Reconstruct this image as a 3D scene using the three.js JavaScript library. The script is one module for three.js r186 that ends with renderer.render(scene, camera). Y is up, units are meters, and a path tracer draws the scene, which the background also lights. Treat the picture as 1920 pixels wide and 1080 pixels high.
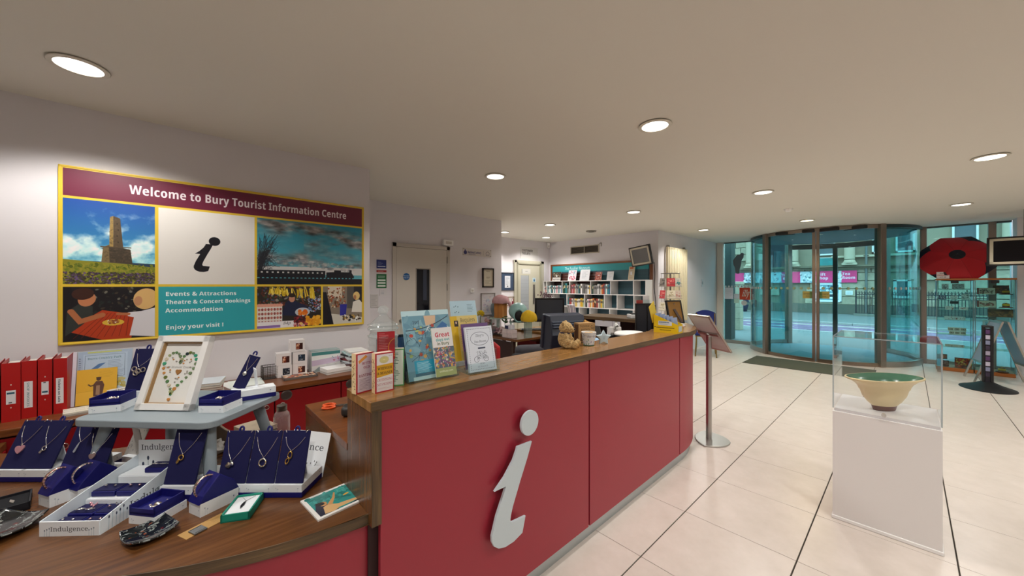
import * as THREE from 'three';
import { RoundedBoxGeometry } from 'three/addons/geometries/RoundedBoxGeometry.js';
import { mergeGeometries, mergeVertices } from 'three/addons/utils/BufferGeometryUtils.js';
import { MarchingCubes } from 'three/addons/objects/MarchingCubes.js';
import { ImprovedNoise } from 'three/addons/math/ImprovedNoise.js';

// ---------- camera, sky, exposure ----------
const scene = new THREE.Scene();
const renderer = new THREE.WebGLRenderer({ antialias: true });
renderer.shadowMap.enabled = true;
renderer.shadowMap.type = THREE.PCFSoftShadowMap;
renderer.toneMapping = THREE.LinearToneMapping;
renderer.toneMappingExposure = 1.0;
const YAW = Math.atan2(743, 684);
const camera = new THREE.PerspectiveCamera(2 * Math.atan(540 / 684) * 180 / Math.PI, 1920 / 1080, 0.05, 200);
camera.position.set(0, 1.52, 0);
camera.lookAt(Math.cos(YAW), 1.52, -Math.sin(YAW));
camera.setViewOffset(1920, 1080, 0, 5, 1920, 1080);
scene.add(camera);
// overcast sky: brighter towards the zenith, the same all round
{
  const W = 16, H = 64, d = new Float32Array(W * H * 4);
  for (let y = 0; y < H; y++) {
    const el = ((y + 0.5) / H - 0.5) * Math.PI, s = Math.max(0, Math.sin(el));
    const L = el > 0 ? 6.2 * (1 + 2 * s) / 3 : 0.8;
    for (let x = 0; x < W; x++) { const i = (y * W + x) * 4; d[i] = L * 0.9; d[i + 1] = L * 0.98; d[i + 2] = L * 1.06; d[i + 3] = 1; }
  }
  const t = new THREE.DataTexture(d, W, H, THREE.RGBAFormat, THREE.FloatType);
  t.mapping = THREE.EquirectangularReflectionMapping; t.magFilter = THREE.LinearFilter; t.needsUpdate = true;
  scene.background = t;
}
const ords9 = ['one', 'two', 'three', 'four', 'five', 'six', 'seven', 'eight', 'nine'];
const LAMP = { cd: 6.6, angle: 71, pen: 0.24, color: [1, 0.965, 0.915] };   // downlights
// ---------- helpers ----------
// plan coordinates: u runs along the counter to the doors, v across to the banner wall; world x = u, z = -v
let seed = 7;
const rnd = (a = 0, b = 1) => { seed = (seed * 1664525 + 1013904223) >>> 0; return a + (b - a) * seed / 4294967296; };
const D = Math.PI / 180, FACE = -42.6;
const noise = new ImprovedNoise();
const taken = {};
function numbered(name) { const n = taken[name] = (taken[name] ?? -1) + 1; return n ? name + '_' + String(n).padStart(3, '0') : name; }
function tag(o, label, category, group) { o.userData.label = label; o.userData.category = category; if (group) o.userData.group = group; return o; }
function thing(name, label, category, u, y, v, turn = 0, group) {
  const o = new THREE.Group(); o.name = numbered(name); scene.add(o); o.position.set(u, y, -v); o.rotation.y = turn * D;
  return tag(o, label, category, group);
}
function setUp(m) { m.castShadow = m.receiveShadow = true; return m; }
function part(parent, name, geo, m, x = 0, y = 0, z = 0, rx = 0, ry = 0, rz = 0) {
  const o = setUp(new THREE.Mesh(geo, m)); o.name = name; o.position.set(x, y, z); o.rotation.set(rx * D, ry * D, rz * D); parent.add(o); return o;
}
function struct(name, geo, m) {
  const o = geo ? setUp(new THREE.Mesh(geo, m)) : new THREE.Group(); o.name = numbered(name); o.userData.kind = 'structure'; scene.add(o); return o;
}
function copyOf(o, label, u, y, v, turn, group) {
  const c = o.clone(); c.name = numbered(o.name.replace(/_\d{3}$/, '')); scene.add(c); c.userData = { ...o.userData, label };
  if (group) c.userData.group = group;
  c.position.set(u, y, -v); if (turn !== undefined) c.rotation.y = turn * D; return c;
}
// geometry: boxes stand on y unless centred
const B = (w, h, d, x = 0, y = 0, z = 0) => new THREE.BoxGeometry(w, h, d).translate(x, y + h / 2, z);
const R = (w, h, d, r, x = 0, y = 0, z = 0) => new RoundedBoxGeometry(w, h, d, 2, Math.min(r, w / 2.01, h / 2.01, d / 2.01)).translate(x, y + h / 2, z);
const C = (r0, r1, h, n = 20, x = 0, y = 0, z = 0) => new THREE.CylinderGeometry(r1, r0, h, n).translate(x, y + h / 2, z);
const L = (pts, n = 32) => new THREE.LatheGeometry(pts.map(([x, y]) => new THREE.Vector2(x, y)), n);
const S = (r, w = 16, h = 10) => new THREE.SphereGeometry(r, w, h);
const V3 = (a) => new THREE.Vector3(...a);
const T = (pts, r, seg = 0, rs = 6, closed = false) => new THREE.TubeGeometry(new THREE.CatmullRomCurve3(pts.map(V3), closed, 'centripetal'), seg || pts.length * 6, r, rs, closed);
function bar(a, b, r, n = 8, r2 = r) { const A = V3(a), Bv = V3(b), d = Bv.clone().sub(A), g = new THREE.CylinderGeometry(r2, r, d.length(), n);
  g.applyQuaternion(new THREE.Quaternion().setFromUnitVectors(new THREE.Vector3(0, 1, 0), d.clone().normalize())); const m = A.add(Bv).multiplyScalar(0.5); return g.translate(m.x, m.y, m.z); }
const shapeOf = (pts) => { const s = new THREE.Shape(); pts.forEach(([x, y], i) => i ? s.lineTo(x, y) : s.moveTo(x, y)); s.closePath(); return s; };
function E(shape, depth, bevel = 0, seg = 1) { return new THREE.ExtrudeGeometry(shape, { depth, bevelEnabled: bevel > 0, bevelSize: bevel, bevelThickness: bevel, bevelSegments: seg, curveSegments: 16 }); }
const plan = (pts, y, h, bevel = 0) => E(shapeOf(pts), h - 2 * bevel, bevel).rotateX(-Math.PI / 2).translate(0, y + bevel, 0);   // plan polygon (u, v) raised to a slab
function merge(list) {
  return mergeGeometries(list.map((g) => { const n = g.index ? g.toNonIndexed() : g.clone(); for (const k of Object.keys(n.attributes)) if (!['position', 'normal', 'uv'].includes(k)) n.deleteAttribute(k);
    if (!n.attributes.uv) n.setAttribute('uv', new THREE.BufferAttribute(new Float32Array(n.attributes.position.count * 2), 2)); return n; }), false);
}
// uv in metres by the way each face points; grain runs along axis (0 x, 1 y, 2 z)
function metric(g, grain = 0, s = 1) {
  g = g.index ? g.toNonIndexed() : g; const p = g.attributes.position, n = g.attributes.normal, uv = new Float32Array(p.count * 2);
  for (let i = 0; i < p.count; i++) {
    const q = [p.getX(i), p.getY(i), p.getZ(i)], a = [Math.abs(n.getX(i)), Math.abs(n.getY(i)), Math.abs(n.getZ(i))];
    const k = a[0] >= a[1] && a[0] >= a[2] ? 0 : a[1] >= a[2] ? 1 : 2, rest = [0, 1, 2].filter((j) => j !== k), along = rest.includes(grain) ? grain : rest[0], across = rest.find((j) => j !== along);
    uv[2 * i] = q[along] * s; uv[2 * i + 1] = q[across] * s;
  }
  g.setAttribute('uv', new THREE.BufferAttribute(uv, 2)); return g;
}
// ---------- textures and materials ----------
function canvas(w, h, draw) { const c = document.createElement('canvas'); c.width = w; c.height = h; draw(c.getContext('2d'), w, h); return c; }
function texture(c, repeat = true, srgb = true) {
  const t = new THREE.CanvasTexture(c); if (srgb) t.colorSpace = THREE.SRGBColorSpace; t.magFilter = THREE.LinearFilter;
  if (repeat) t.wrapS = t.wrapT = THREE.RepeatWrapping; return t;
}
const fbm = (x, y, z = 0, o = 4) => { let s = 0, a = 0.5, f = 1; for (let i = 0; i < o; i++) { s += a * noise.noise(x * f, y * f, z + i * 7.3); a *= 0.5; f *= 2; } return s; };
function pixels(n, fn) {                                       // fn(x, y) in 0..1 -> [r, g, b]
  return canvas(n, n, (g) => { const im = g.createImageData(n, n); for (let y = 0; y < n; y++) for (let x = 0; x < n; x++) { const c = fn(x / n, y / n), i = (y * n + x) * 4; im.data[i] = c[0]; im.data[i + 1] = c[1]; im.data[i + 2] = c[2]; im.data[i + 3] = 255; } g.putImageData(im, 0, 0); });
}
const wrapN = (f, x, y) => { const a = x * x * (3 - 2 * x); return f(x, y) * (1 - a) + f(x - 1, y) * a; };
function woodTexture(dark, light, z) {
  const c = pixels(512, (x, y) => {
    const s = wrapN((a, b) => fbm(a * 3, b * 26, z, 4), x, y), f = wrapN((a, b) => noise.noise(a * 14, b * 210, z), x, y), k = wrapN((a, b) => fbm(a * 1.5, b * 5, z + 9, 2), x, y);
    const t = Math.min(1, Math.max(0, 0.5 + s * 1.1 + f * 0.28 + k * 0.6)); return [0, 1, 2].map((i) => dark[i] + (light[i] - dark[i]) * t);
  });
  const t = texture(c); t.repeat.set(1.1, 1.9); return t;
}
const mats = {};
function M(color, rough = 0.6, extra = {}) {
  const key = color + '/' + rough + '/' + Object.entries(extra).map(([k, v]) => k + ':' + (v?.uuid ?? v?.getHexString?.() ?? v)).join();
  return mats[key] ??= new THREE.MeshPhysicalMaterial({ color, roughness: rough, ...extra });
}
const metal = (c = '#b9b6b0', r = 0.3) => M(c, r, { metalness: 1 });
const WALNUT = new THREE.MeshPhysicalMaterial({ map: woodTexture([82, 50, 25], [116, 74, 38], 1), roughness: 0.27 });
const OAK = new THREE.MeshPhysicalMaterial({ map: woodTexture([120, 82, 40], [164, 118, 66], 4), roughness: 0.19 });
const EDGE = new THREE.MeshPhysicalMaterial({ map: woodTexture([58, 42, 24], [118, 92, 58], 6), roughness: 0.45 });
const BACKWOOD = new THREE.MeshPhysicalMaterial({ map: woodTexture([84, 44, 20], [138, 80, 38], 8), roughness: 0.3 });
const RED = M('#a2283a', 0.42), REDDARK = M('#8c0d14', 0.4), WHITE = M('#f3f2f0', 0.5), WALL = M('#dedadd', 0.85), CEIL = M('#dfdbd0', 0.9);
const BLACK = M('#141416', 0.45), CARD = M('#f2f6fa', 0.55), NAVY = M('#070745', 0.85, { sheen: 0.5, sheenColor: new THREE.Color('#1c209a'), sheenRoughness: 0.5 }), NAVYBOX = M('#0d0e66', 0.5), GREYBLUE = M('#8f9ba2', 0.45);
const SILVER = metal('#e8e6e2', 0.22), GOLD = metal('#d9b36a', 0.25), STEEL = metal('#a9a39c', 0.34), BRONZE = metal('#7d6a58', 0.36), ALU = metal('#c3c6c8', 0.35), CHROME = metal('#d8d8d8', 0.15);
const CLEAR = M('#f6fbfb', 0.02, { transmission: 1, thickness: 0, ior: 1.45 });
const TINT = M('#c0e6e8', 0.02, { transmission: 1, thickness: 0, ior: 1.5 });
const TINT2 = M('#c8e9ec', 0.02, { transmission: 1, thickness: 0, ior: 1.5 });
const SHELFGLASS = M('#dff2f2', 0.02, { transmission: 1, thickness: 0, ior: 1.45 });
// printed art, gathered on a few shared sheets
const sheets = [];
function art(w, h, draw, edge = '#f2f2f0') {
  w = Math.ceil(w); h = Math.ceil(h);
  let p = sheets.at(-1); const W = w + 12, H = h + 12;
  const fits = () => { if (!p) return false; if (p.x + W > 2048) { p.x = 0; p.y += p.row; p.row = 0; } return p.y + H <= 2048; };
  if (!fits()) { const c = document.createElement('canvas'); c.width = c.height = 2048; p = { c, g: c.getContext('2d'), x: 0, y: 0, row: 0, mats: {} }; p.tex = texture(c, false); sheets.push(p); }
  const x = p.x, y = p.y, g = p.g; p.x += W; p.row = Math.max(p.row, H);
  g.fillStyle = edge; g.fillRect(x, y, W, H); g.save(); g.beginPath(); g.rect(x + 6, y + 6, w, h); g.clip(); g.translate(x + 6, y + 6); draw(g, w, h); g.restore();
  const q = 2048; return { p, r: [(x + 6.5) / q, 1 - (y + 5.5 + h) / q, (x + 5.5 + w) / q, 1 - (y + 6.5) / q], e: [(x + 3) / q, 1 - (y + 3) / q] };
}
const sub = (a, x0, y0, x1, y1) => { const [l, b, r, t] = a.r, w = r - l, h = t - b; return { p: a.p, e: a.e, r: [l + w * x0, t - h * y1, l + w * x1, t - h * y0] }; };
const printMat = (a, rough = 0.45) => a.p.mats[rough] ??= new THREE.MeshPhysicalMaterial({ map: a.p.tex, roughness: rough });
// a box whose named faces carry prints; all others the edge colour. y from 0, centred in x and z
function printed(w, h, d, faces, x = 0, y = 0, z = 0) {
  const g = B(w, h, d, x, y, z), uv = g.attributes.uv, any = Object.values(faces)[0];
  ['right', 'left', 'top', 'bottom', 'front', 'back'].forEach((f, k) => { for (let i = k * 4; i < k * 4 + 4; i++) {
    const a = faces[f]; if (!a) uv.setXY(i, ...any.e); else { const [l, b, r, t] = a.r; uv.setXY(i, l + (r - l) * uv.getX(i), b + (t - b) * uv.getY(i)); } } });
  return g;
}
const leaflet = (parent, name, w, h, t, a, x = 0, y = 0, z = 0, rx = 0, ry = 0, rz = 0, rough = 0.4) => part(parent, name, printed(w, h, t, { front: a }), printMat(a, rough), x, y, z, rx, ry, rz);
function txt(g, s, x, y, size, color = '#222', font = 'sans-serif', weight = '', align = 'left', maxW) { g.fillStyle = color; g.font = `${weight} ${size}px ${font}`; g.textAlign = align; g.textBaseline = 'alphabetic'; maxW ? g.fillText(s, x, y, maxW) : g.fillText(s, x, y); }
function rows(g, x, y, w, n, gap, color = '#777', th = 2) { g.fillStyle = color; for (let i = 0; i < n; i++) g.fillRect(x, y + i * gap, w * rnd(0.6, 1), th); }
function blot(g, x, y, w, h, colors, n, r0, r1) { for (let i = 0; i < n; i++) { g.fillStyle = colors[Math.floor(rnd(0, colors.length))]; g.beginPath(); g.ellipse(x + rnd(0, w), y + rnd(0, h), rnd(r0, r1), rnd(r0, r1) * 0.8, rnd(0, 3), 0, 7); g.fill(); } }
const fill = (g, c, x, y, w, h) => { g.fillStyle = c; g.fillRect(x, y, w, h); };
function poly(g, c, pts) { g.fillStyle = c; g.beginPath(); pts.forEach(([x, y], i) => i ? g.lineTo(x, y) : g.moveTo(x, y)); g.closePath(); g.fill(); }
// the slanted letter i of the information sign, in metres (height 0.6), stem and dot
const STEM = [[0.274, 0.46], [0.177, 0.463], [0.172, 0.448], [0.149, 0.407], [0.094, 0.35], [0.036, 0.308], [0.104, 0.306], [0.094, 0.284], [0.047, 0.194], [0.02, 0.118], [0.021, 0.092], [0.033, 0.067], [0.06, 0.045], [0.099, 0.032], [0.152, 0.031], [0.209, 0.046], [0.23, 0.116], [0.14, 0.125], [0.13, 0.139], [0.134, 0.161], [0.146, 0.196], [0.196, 0.3], [0.244, 0.393]];
// ---------- the room ----------
const CH = 2.66;
{ // floor: grout bed with 0.6 m tiles of their own
  const f = struct('floor');
  const bed = M('#3c352e', 0.9);
  part(f, 'grout_bed', plan([[-4, -5], [10.9, -5], [10.9, 7], [-4, 7]], -0.15, 0.145), bed);
  const tileTex = [1, 2, 3].map((k) => texture(pixels(256, (x, y) => { const n = fbm(x * 4, y * 4, k * 5) * 16 + fbm(x * 16, y * 16, k * 3) * 7; return [217 + n * 0.7, 207 + n * 0.7, 198 + n * 0.8]; }), false));
  const tm = tileTex.map((t) => new THREE.MeshPhysicalMaterial({ map: t, roughness: 0.3 }));
  const tg = R(0.5966, 0.012, 0.5932, 0.0012, 0, -0.012, 0);
  { const p = tg.attributes.position, uv = tg.attributes.uv; for (let i = 0; i < p.count; i++) uv.setXY(i, p.getX(i) / 0.6 + 0.5, p.getZ(i) / 0.6 + 0.5); }
  for (let i = -2; i < 14; i++) for (let j = -5; j < 5; j++) {
    const u = 2.517 + 0.6 * i + 0.3, v = 0.4165 + 0.6 * j + 0.3;
    if (u > 10.9 || (v > 1.9 && u < 3.6)) continue;
    part(f, 'floor_tile', tg, tm[(i * 7 + j * 3 + 40) % 3], u, 0, -v, 0, 180 * ((i + j * 2 + 20) % 2), 0);
  }
  const plain = merge([plan([[-4, -5], [10.9, -5], [10.9, -2.5835], [-4, -2.5835]], -0.1, 0.1), plan([[-4, -2.58], [1.31, -2.58], [1.31, 7], [-4, 7]], -0.1, 0.1), plan([[1.31, 1.9], [3.71, 1.9], [3.71, 7], [1.31, 7]], -0.1, 0.0999), plan([[3.72, 3.42], [10.9, 3.42], [10.9, 7], [3.72, 7]], -0.1, 0.0995)]);
  part(f, 'floor_margin', plain, M('#dfd6cc', 0.35));
}
struct('ceiling', plan([[-4.2, -5.2], [10.78, -5.2], [10.78, 7.2], [-4.2, 7.2]], CH, 0.25), CEIL);
// walls with thickness
const wall = (name, pts) => struct(name, plan(pts, 0, CH), WALL);
wall('wall_left', [[-4.2, 3.59], [1.40, 3.59], [1.40, 7.2], [-4.2, 7.2]]);
wall('wall_recess', [[1.401, 4.86], [4.219, 4.86], [4.219, 7.2], [1.401, 7.2]]);
wall('wall_back', [[4.22, 6.5], [7.33, 6.5], [7.33, 7.2], [4.22, 7.2]]);
wall('wall_shelf', [[7.331, 3.5], [11.0, 3.5], [11.0, 7.2], [7.331, 7.2]]);
wall('wall_right', [[10.4, -5.2], [11.05, -5.2], [11.05, -1.24], [10.4, -1.24]]);
wall('wall_front', [[-4.2, -5.2], [10.4, -5.2], [10.4, -5.0], [-4.2, -5.0]]);
wall('wall_rear', [[-4.2, -5.0], [-4.0, -5.0], [-4.0, 3.59], [-4.2, 3.59]]);
// downlights on their grid
{
  const ring = L([[0.088, 0.0], [0.108, 0.0], [0.112, 0.004], [0.108, 0.008], [0.09, 0.012], [0.088, 0.0]], 40), lens = C(0.089, 0.089, 0.004, 40), cup = L([[0.0, 0.0], [0.02, 0.001], [0.03, 0.004], [0.032, 0.01]], 20);
  const rim = M('#d9d3c4', 0.4), glow = M('#ffffff', 0.4, { emissive: new THREE.Color(1, 0.97, 0.9), emissiveIntensity: 3.2 }), glowWarm = M('#fffaf0', 0.4, { emissive: new THREE.Color(1, 0.85, 0.5), emissiveIntensity: 3.4 });
  function downlight(u, v, label, warm, cd = LAMP.cd) {
    const t = thing('downlight', label, 'ceiling light', u, CH - 0.012, v, 0, 'round downlights in the ceiling');
    part(t, 'trim_ring', ring, rim); part(t, 'diffuser', lens, warm ? glowWarm : glow, 0, 0.003, 0);
    const s = new THREE.SpotLight(new THREE.Color(...(warm ? [1, 0.82, 0.5] : LAMP.color)), cd, 0, LAMP.angle * D, LAMP.pen, 2);
    s.position.set(0, -0.012, 0); s.target.position.set(u, 0, -v); s.castShadow = true; s.shadow.radius = 4; s.name = 'downlight_lamp'; t.add(s);
  }
  downlight(-0.37, 2.909, 'large round downlight over the red ring binders and welcome banner');
  downlight(2.505, 1.22, 'round downlight above the counter front with the letter i');
  downlight(2.445, 2.91, 'round downlight above the middle of the wooden counter, near the banner wall corner');
  downlight(5.266, 1.198, 'round downlight between the counter end and the smoke detector');
  downlight(5.3, -0.49, 'round downlight above the floor behind the glass display plinth');
  downlight(8.106, -0.502, 'round downlight in front of the poppy umbrella');
  downlight(5.204, 2.876, 'round downlight in front of the air vent and hanging screen');
  downlight(5.146, 4.543, 'round downlight between the wall vent and the information counter');
  downlight(5.155, 5.835, 'round downlight next to the jutting white wall corner');
  downlight(6.453, 5.815, 'round downlight over the toilet door sign');
  downlight(7.959, 2.846, 'small round downlight above the card rack and radiator');
  downlight(8.116, 1.2, 'warm yellow downlight in front of the revolving door', true);
  for (const [u, v] of [[-0.37, 1.2], [-0.37, -0.5], [2.5, -0.5], [2.5, -2.2], [5.3, -2.2], [8.1, -2.2]])
    downlight(u, v, 'round white downlight further along the same ceiling grid');
}
{ // small ceiling fittings
  const t = thing('smoke_detector', 'small white smoke detector dome on the ceiling', 'detector', 6.72, CH - 0.045, 1.213);
  part(t, 'base', C(0.055, 0.055, 0.015, 24, 0, 0.03), WHITE); part(t, 'dome', L([[0, 0], [0.022, 0.001], [0.036, 0.008], [0.045, 0.03]], 24), WHITE);
  const g = thing('ceiling_vent', 'small dark round vent in the ceiling before the wall grille', 'vent', 6.4, CH - 0.02, 4.5);
  part(g, 'rim', L([[0.06, 0.0], [0.1, 0.0], [0.11, 0.02], [0.06, 0.02], [0.06, 0]], 24), M('#8d887c', 0.5)); part(g, 'core', L([[0, 0.004], [0.04, 0.002], [0.055, 0.012]], 20), M('#4d4a44', 0.6));
}
// ---------- glazed front with revolving door ----------
const FU = 10.8;
{
  const bronze = metal('#9c9088', 0.38);
  // fixed panes between posts
  const win = (n, v0, v1) => {
    const o = struct('window_' + n);
    part(o, 'glass_pane', B(0.012, CH - 0.1, v1 - v0, 0, 0.08, 0), TINT2, FU, 0, -(v0 + v1) / 2);
    part(o, 'sill_rail', B(0.08, 0.08, v1 - v0, 0, 0, 0), STEEL, FU, 0, -(v0 + v1) / 2);
    part(o, 'head_rail', B(0.06, 0.03, v1 - v0, 0, CH - 0.03, 0), M('#59605f', 0.5), FU, 0, -(v0 + v1) / 2);
  };
  win(1, 2.71, 3.34); win(2, -0.98, -0.2); win(3, -1.23, -1.06);
  const post = (n, v, w, d = 0.12, m = bronze) => struct('trim_' + n, R(d, CH, w, 0.006, FU, 0, -v), m);
  post(1, 2.675, 0.07); post(2, -0.2, 0.09); post(3, -1.02, 0.09); post(4, 3.42, 0.15, 0.16, M('#ddd3c8', 0.7));
}
{
  const cu = 10.74, cv = 1.24, r = 1.41, A = (a) => [cu - r * Math.cos(a), cv + r * Math.sin(a)];   // a from straight ahead of the room, + towards the banner wall
  const t = thing('revolving_door', 'large curved glass revolving door with bronze posts', 'door', cu, 0, cv);
  const bronze = metal('#978a80', 0.36), loc = (a, rr = r) => [-rr * Math.cos(a), -rr * Math.sin(a)];
  const arcGeo = (a0, a1, r0, r1, y, h) => { const n = 24, pts = []; for (let i = 0; i <= n; i++) pts.push(loc(a0 + (a1 - a0) * i / n, r0)); for (let i = n; i >= 0; i--) pts.push(loc(a0 + (a1 - a0) * i / n, r1));
    const p = E(shapeOf(pts.map(([x, z]) => [x, -z])), h).rotateX(-Math.PI / 2).translate(0, y, 0); return p; };
  const ad = 0.683, full = Math.PI / 2 - 0.06;
  for (const [a0, a1] of [[ad + 0.03, full], [-full, -ad - 0.03]]) {
    part(t, 'curved_pane', arcGeo(a0, a1, r - 0.006, r + 0.006, 0.1, CH - 0.16), TINT);
    part(t, 'base_rail', arcGeo(a0 - 0.02, a1 + 0.02, r - 0.04, r + 0.03, 0.002, 0.1), STEEL);
    part(t, 'head_rail', arcGeo(a0 - 0.02, a1 + 0.02, r - 0.03, r + 0.02, CH - 0.06, 0.055), M('#20363c', 0.4));
    part(t, 'curved_pane', arcGeo(Math.PI - a1, Math.PI - a0, r - 0.006, r + 0.006, 0.1, CH - 0.16), TINT);
    part(t, 'base_rail', arcGeo(Math.PI - a1, Math.PI - a0, r - 0.04, r + 0.03, 0.002, 0.1), STEEL);
  }
  for (const s of [1, -1]) { const l = part(t, 'sliding_leaf', arcGeo(s * 0.025, s * (ad - 0.03), r - 0.005, r + 0.005, 0.07, CH - 0.14), TINT2);
    part(t, 'leaf_rail', arcGeo(s * 0.02, s * (ad - 0.02), r - 0.03, r + 0.03, 0.002, 0.07), metal('#8c7b6c', 0.3)); }
  part(t, 'door_header', arcGeo(-ad, ad, r - 0.05, r + 0.03, CH - 0.075, 0.07), bronze);
  for (const a of [ad, -ad, Math.PI - ad, Math.PI + ad]) { const [x, z] = loc(a); part(t, 'door_post', R(0.11, CH - 0.006, 0.12, 0.006, 0, 0.002, 0), bronze, x, 0, z, 0, a / D, 0); }
  for (const s of [1, -1]) { const [x, z] = loc(s * 0.022); part(t, 'leaf_stile', R(0.05, CH - 0.08, 0.05, 0.004, 0, 0.004, 0), bronze, x, 0, z, 0, s, 0); }
  { const [x, z] = loc(Math.PI); part(t, 'door_post', R(0.08, CH - 0.2, 0.09, 0.006, 0, 0.002, 0), metal('#4c5a5a', 0.4), x, 0, z); }
  part(t, 'drum_ceiling', C(r - 0.05, r - 0.05, 0.04, 48, 0, 2.58, 0), M('#5e7f88', 0.6));
  part(t, 'drum_beam', arcGeo(Math.PI - ad, Math.PI + ad, r - 0.04, r + 0.04, 2.45, 0.12), M('#3a4a4c', 0.4));
  part(t, 'drum_floor', C(r - 0.06, r - 0.06, 0.012, 48, 0, 0.001, 0), M('#6f8f98', 0.8));
  for (const [a, w] of [[0.36, 0.34], [-0.14, 0.3], [-0.4, 0.36], [0.08, 0.2]]) { const [x, z] = loc(a, r + 0.03); part(t, 'motion_sensor', R(0.07, 0.07, w, 0.02, 0, CH - 0.09, 0), BLACK, x, 0, z, 0, a / D, 0); }
  for (const s of [1, -1]) { const [x, z] = loc(s * 1.36, r - 0.05); part(t, 'push_button', R(0.08, 0.16, 0.1, 0.01, 0, 1.0, 0), M('#1d2630', 0.5), x, 0, z, 0, s * 78, 0); }
  // frosted dots on the panes at eye height
  const dot = C(0.027, 0.027, 0.002, 16).rotateZ(Math.PI / 2), df = M('#d9c9c6', 0.7), dk = M('#7f8a6c', 0.7);
  for (let i = 0; i < 9; i++) for (const s of [1, -1]) { const a = s * (ad + 0.1 + i * 0.08), [x, z] = loc(a, r + 0.008); part(t, 'marker_dot', dot, df, x, 1.46, z, 0, a / D, 0); }
  for (let i = 0; i < 7; i++) for (const s of [1, -1]) { const a = s * (0.08 + i * 0.085), [x, z] = loc(a, r + 0.008); part(t, 'marker_dot', dot, dk, x, 1.46, z, 0, a / D, 0); }
  const note = art(120, 90, (g, w, h) => { fill(g, '#8c8144', 0, 0, w, h); txt(g, 'AUTOMATIC', w / 2, 40, 17, '#2e2a12', 'sans-serif', 'bold', 'center'); txt(g, 'DOOR', w / 2, 66, 15, '#2e2a12', 'sans-serif', 'bold', 'center'); }, '#8c8144');
  for (const s of [1, -1]) { const a = s * 0.09, [x, z] = loc(a, r + 0.009); part(t, 'door_notice', printed(0.16, 0.14, 0.002, { front: note }), printMat(note), x, 1.26, z, 0, -90 + a / D, 0); }
}
// stickers on the fixed pane by the banner side
{
  const x = FU - 0.014;
  const glassNote = (name, label, cat, v0, v1, y0, y1, a) => { const t = thing(name, label, cat, x, y0, (v0 + v1) / 2, -90); leaflet(t, 'sheet', Math.abs(v1 - v0), y1 - y0, 0.003, a, 0, 0, 0); return t; };
  const paper = (tint, n) => art(90, 110, (g, w, h) => { fill(g, tint, 0, 0, w, h); rows(g, 10, 14, 70, n, 90 / n, '#b6bcc4', 2); }, tint);
  glassNote('paper_notice', 'plain white paper notice stuck on the window beside the radiator wall', 'notice', 3.495 - 0.17, 3.12, 1.16, 1.46, paper('#e3e4ee', 8));
  glassNote('small_notice', 'small white leaflet stuck below the grey glass label', 'notice', 3.1, 2.985, 1.17, 1.3, paper('#dbe3ea', 3));
  glassNote('green_notice', 'small pale green leaflet stuck under the white leaflet', 'notice', 3.1, 2.985, 1.055, 1.165, paper('#bfe6d6', 3));
  const illy = art(160, 136, (g, w, h) => { fill(g, '#d9431f', 0, 0, w, h); g.save(); g.translate(16, 98); g.transform(1, 0, -0.22, 1, 0, 0); txt(g, 'illy', 18, 0, 96, '#f6e9d8', 'serif', 'italic bold', 'left', 104); g.restore(); }, '#d9431f');
  glassNote('coffee_sticker', 'square orange coffee sticker with white lettering on the window', 'sticker', 2.975, 2.735, 1.15, 1.46, illy);
  const rs = thing('round_sticker', 'round pale sticker below the orange coffee sticker', 'sticker', x, 1.065, 2.87, -90);
  part(rs, 'disc', C(0.066, 0.066, 0.003, 32).rotateX(Math.PI / 2), M('#d9d8d4', 0.6));
  const sil = shapeOf([[0.0, 0.0], [0.05, 0.01], [0.06, 0.12], [0.09, 0.22], [0.1, 0.34], [0.15, 0.42], [0.155, 0.52], [0.11, 0.55], [0.06, 0.5], [0.0, 0.49], [-0.06, 0.41], [-0.1, 0.35], [-0.08, 0.22], [-0.05, 0.17], [-0.045, 0.06]]);
  const sk = thing('map_sticker', 'dark grey map shaped silhouette stuck high on the window', 'sticker', x, 1.82, 3.03, -90); part(sk, 'silhouette', E(sil, 0.003), M('#66727a', 0.7));
  const dots = thing('marker_dot_row', 'row of small white dots on the window above the notices', 'markings', x, 1.49, 3.0, -90);
  for (let i = 0; i < 8; i++) part(dots, 'marker_dot', C(0.024, 0.024, 0.003, 16).rotateX(Math.PI / 2), M('#d6dade', 0.7), -0.3 + i * 0.075, 0, 0);
}
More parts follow.
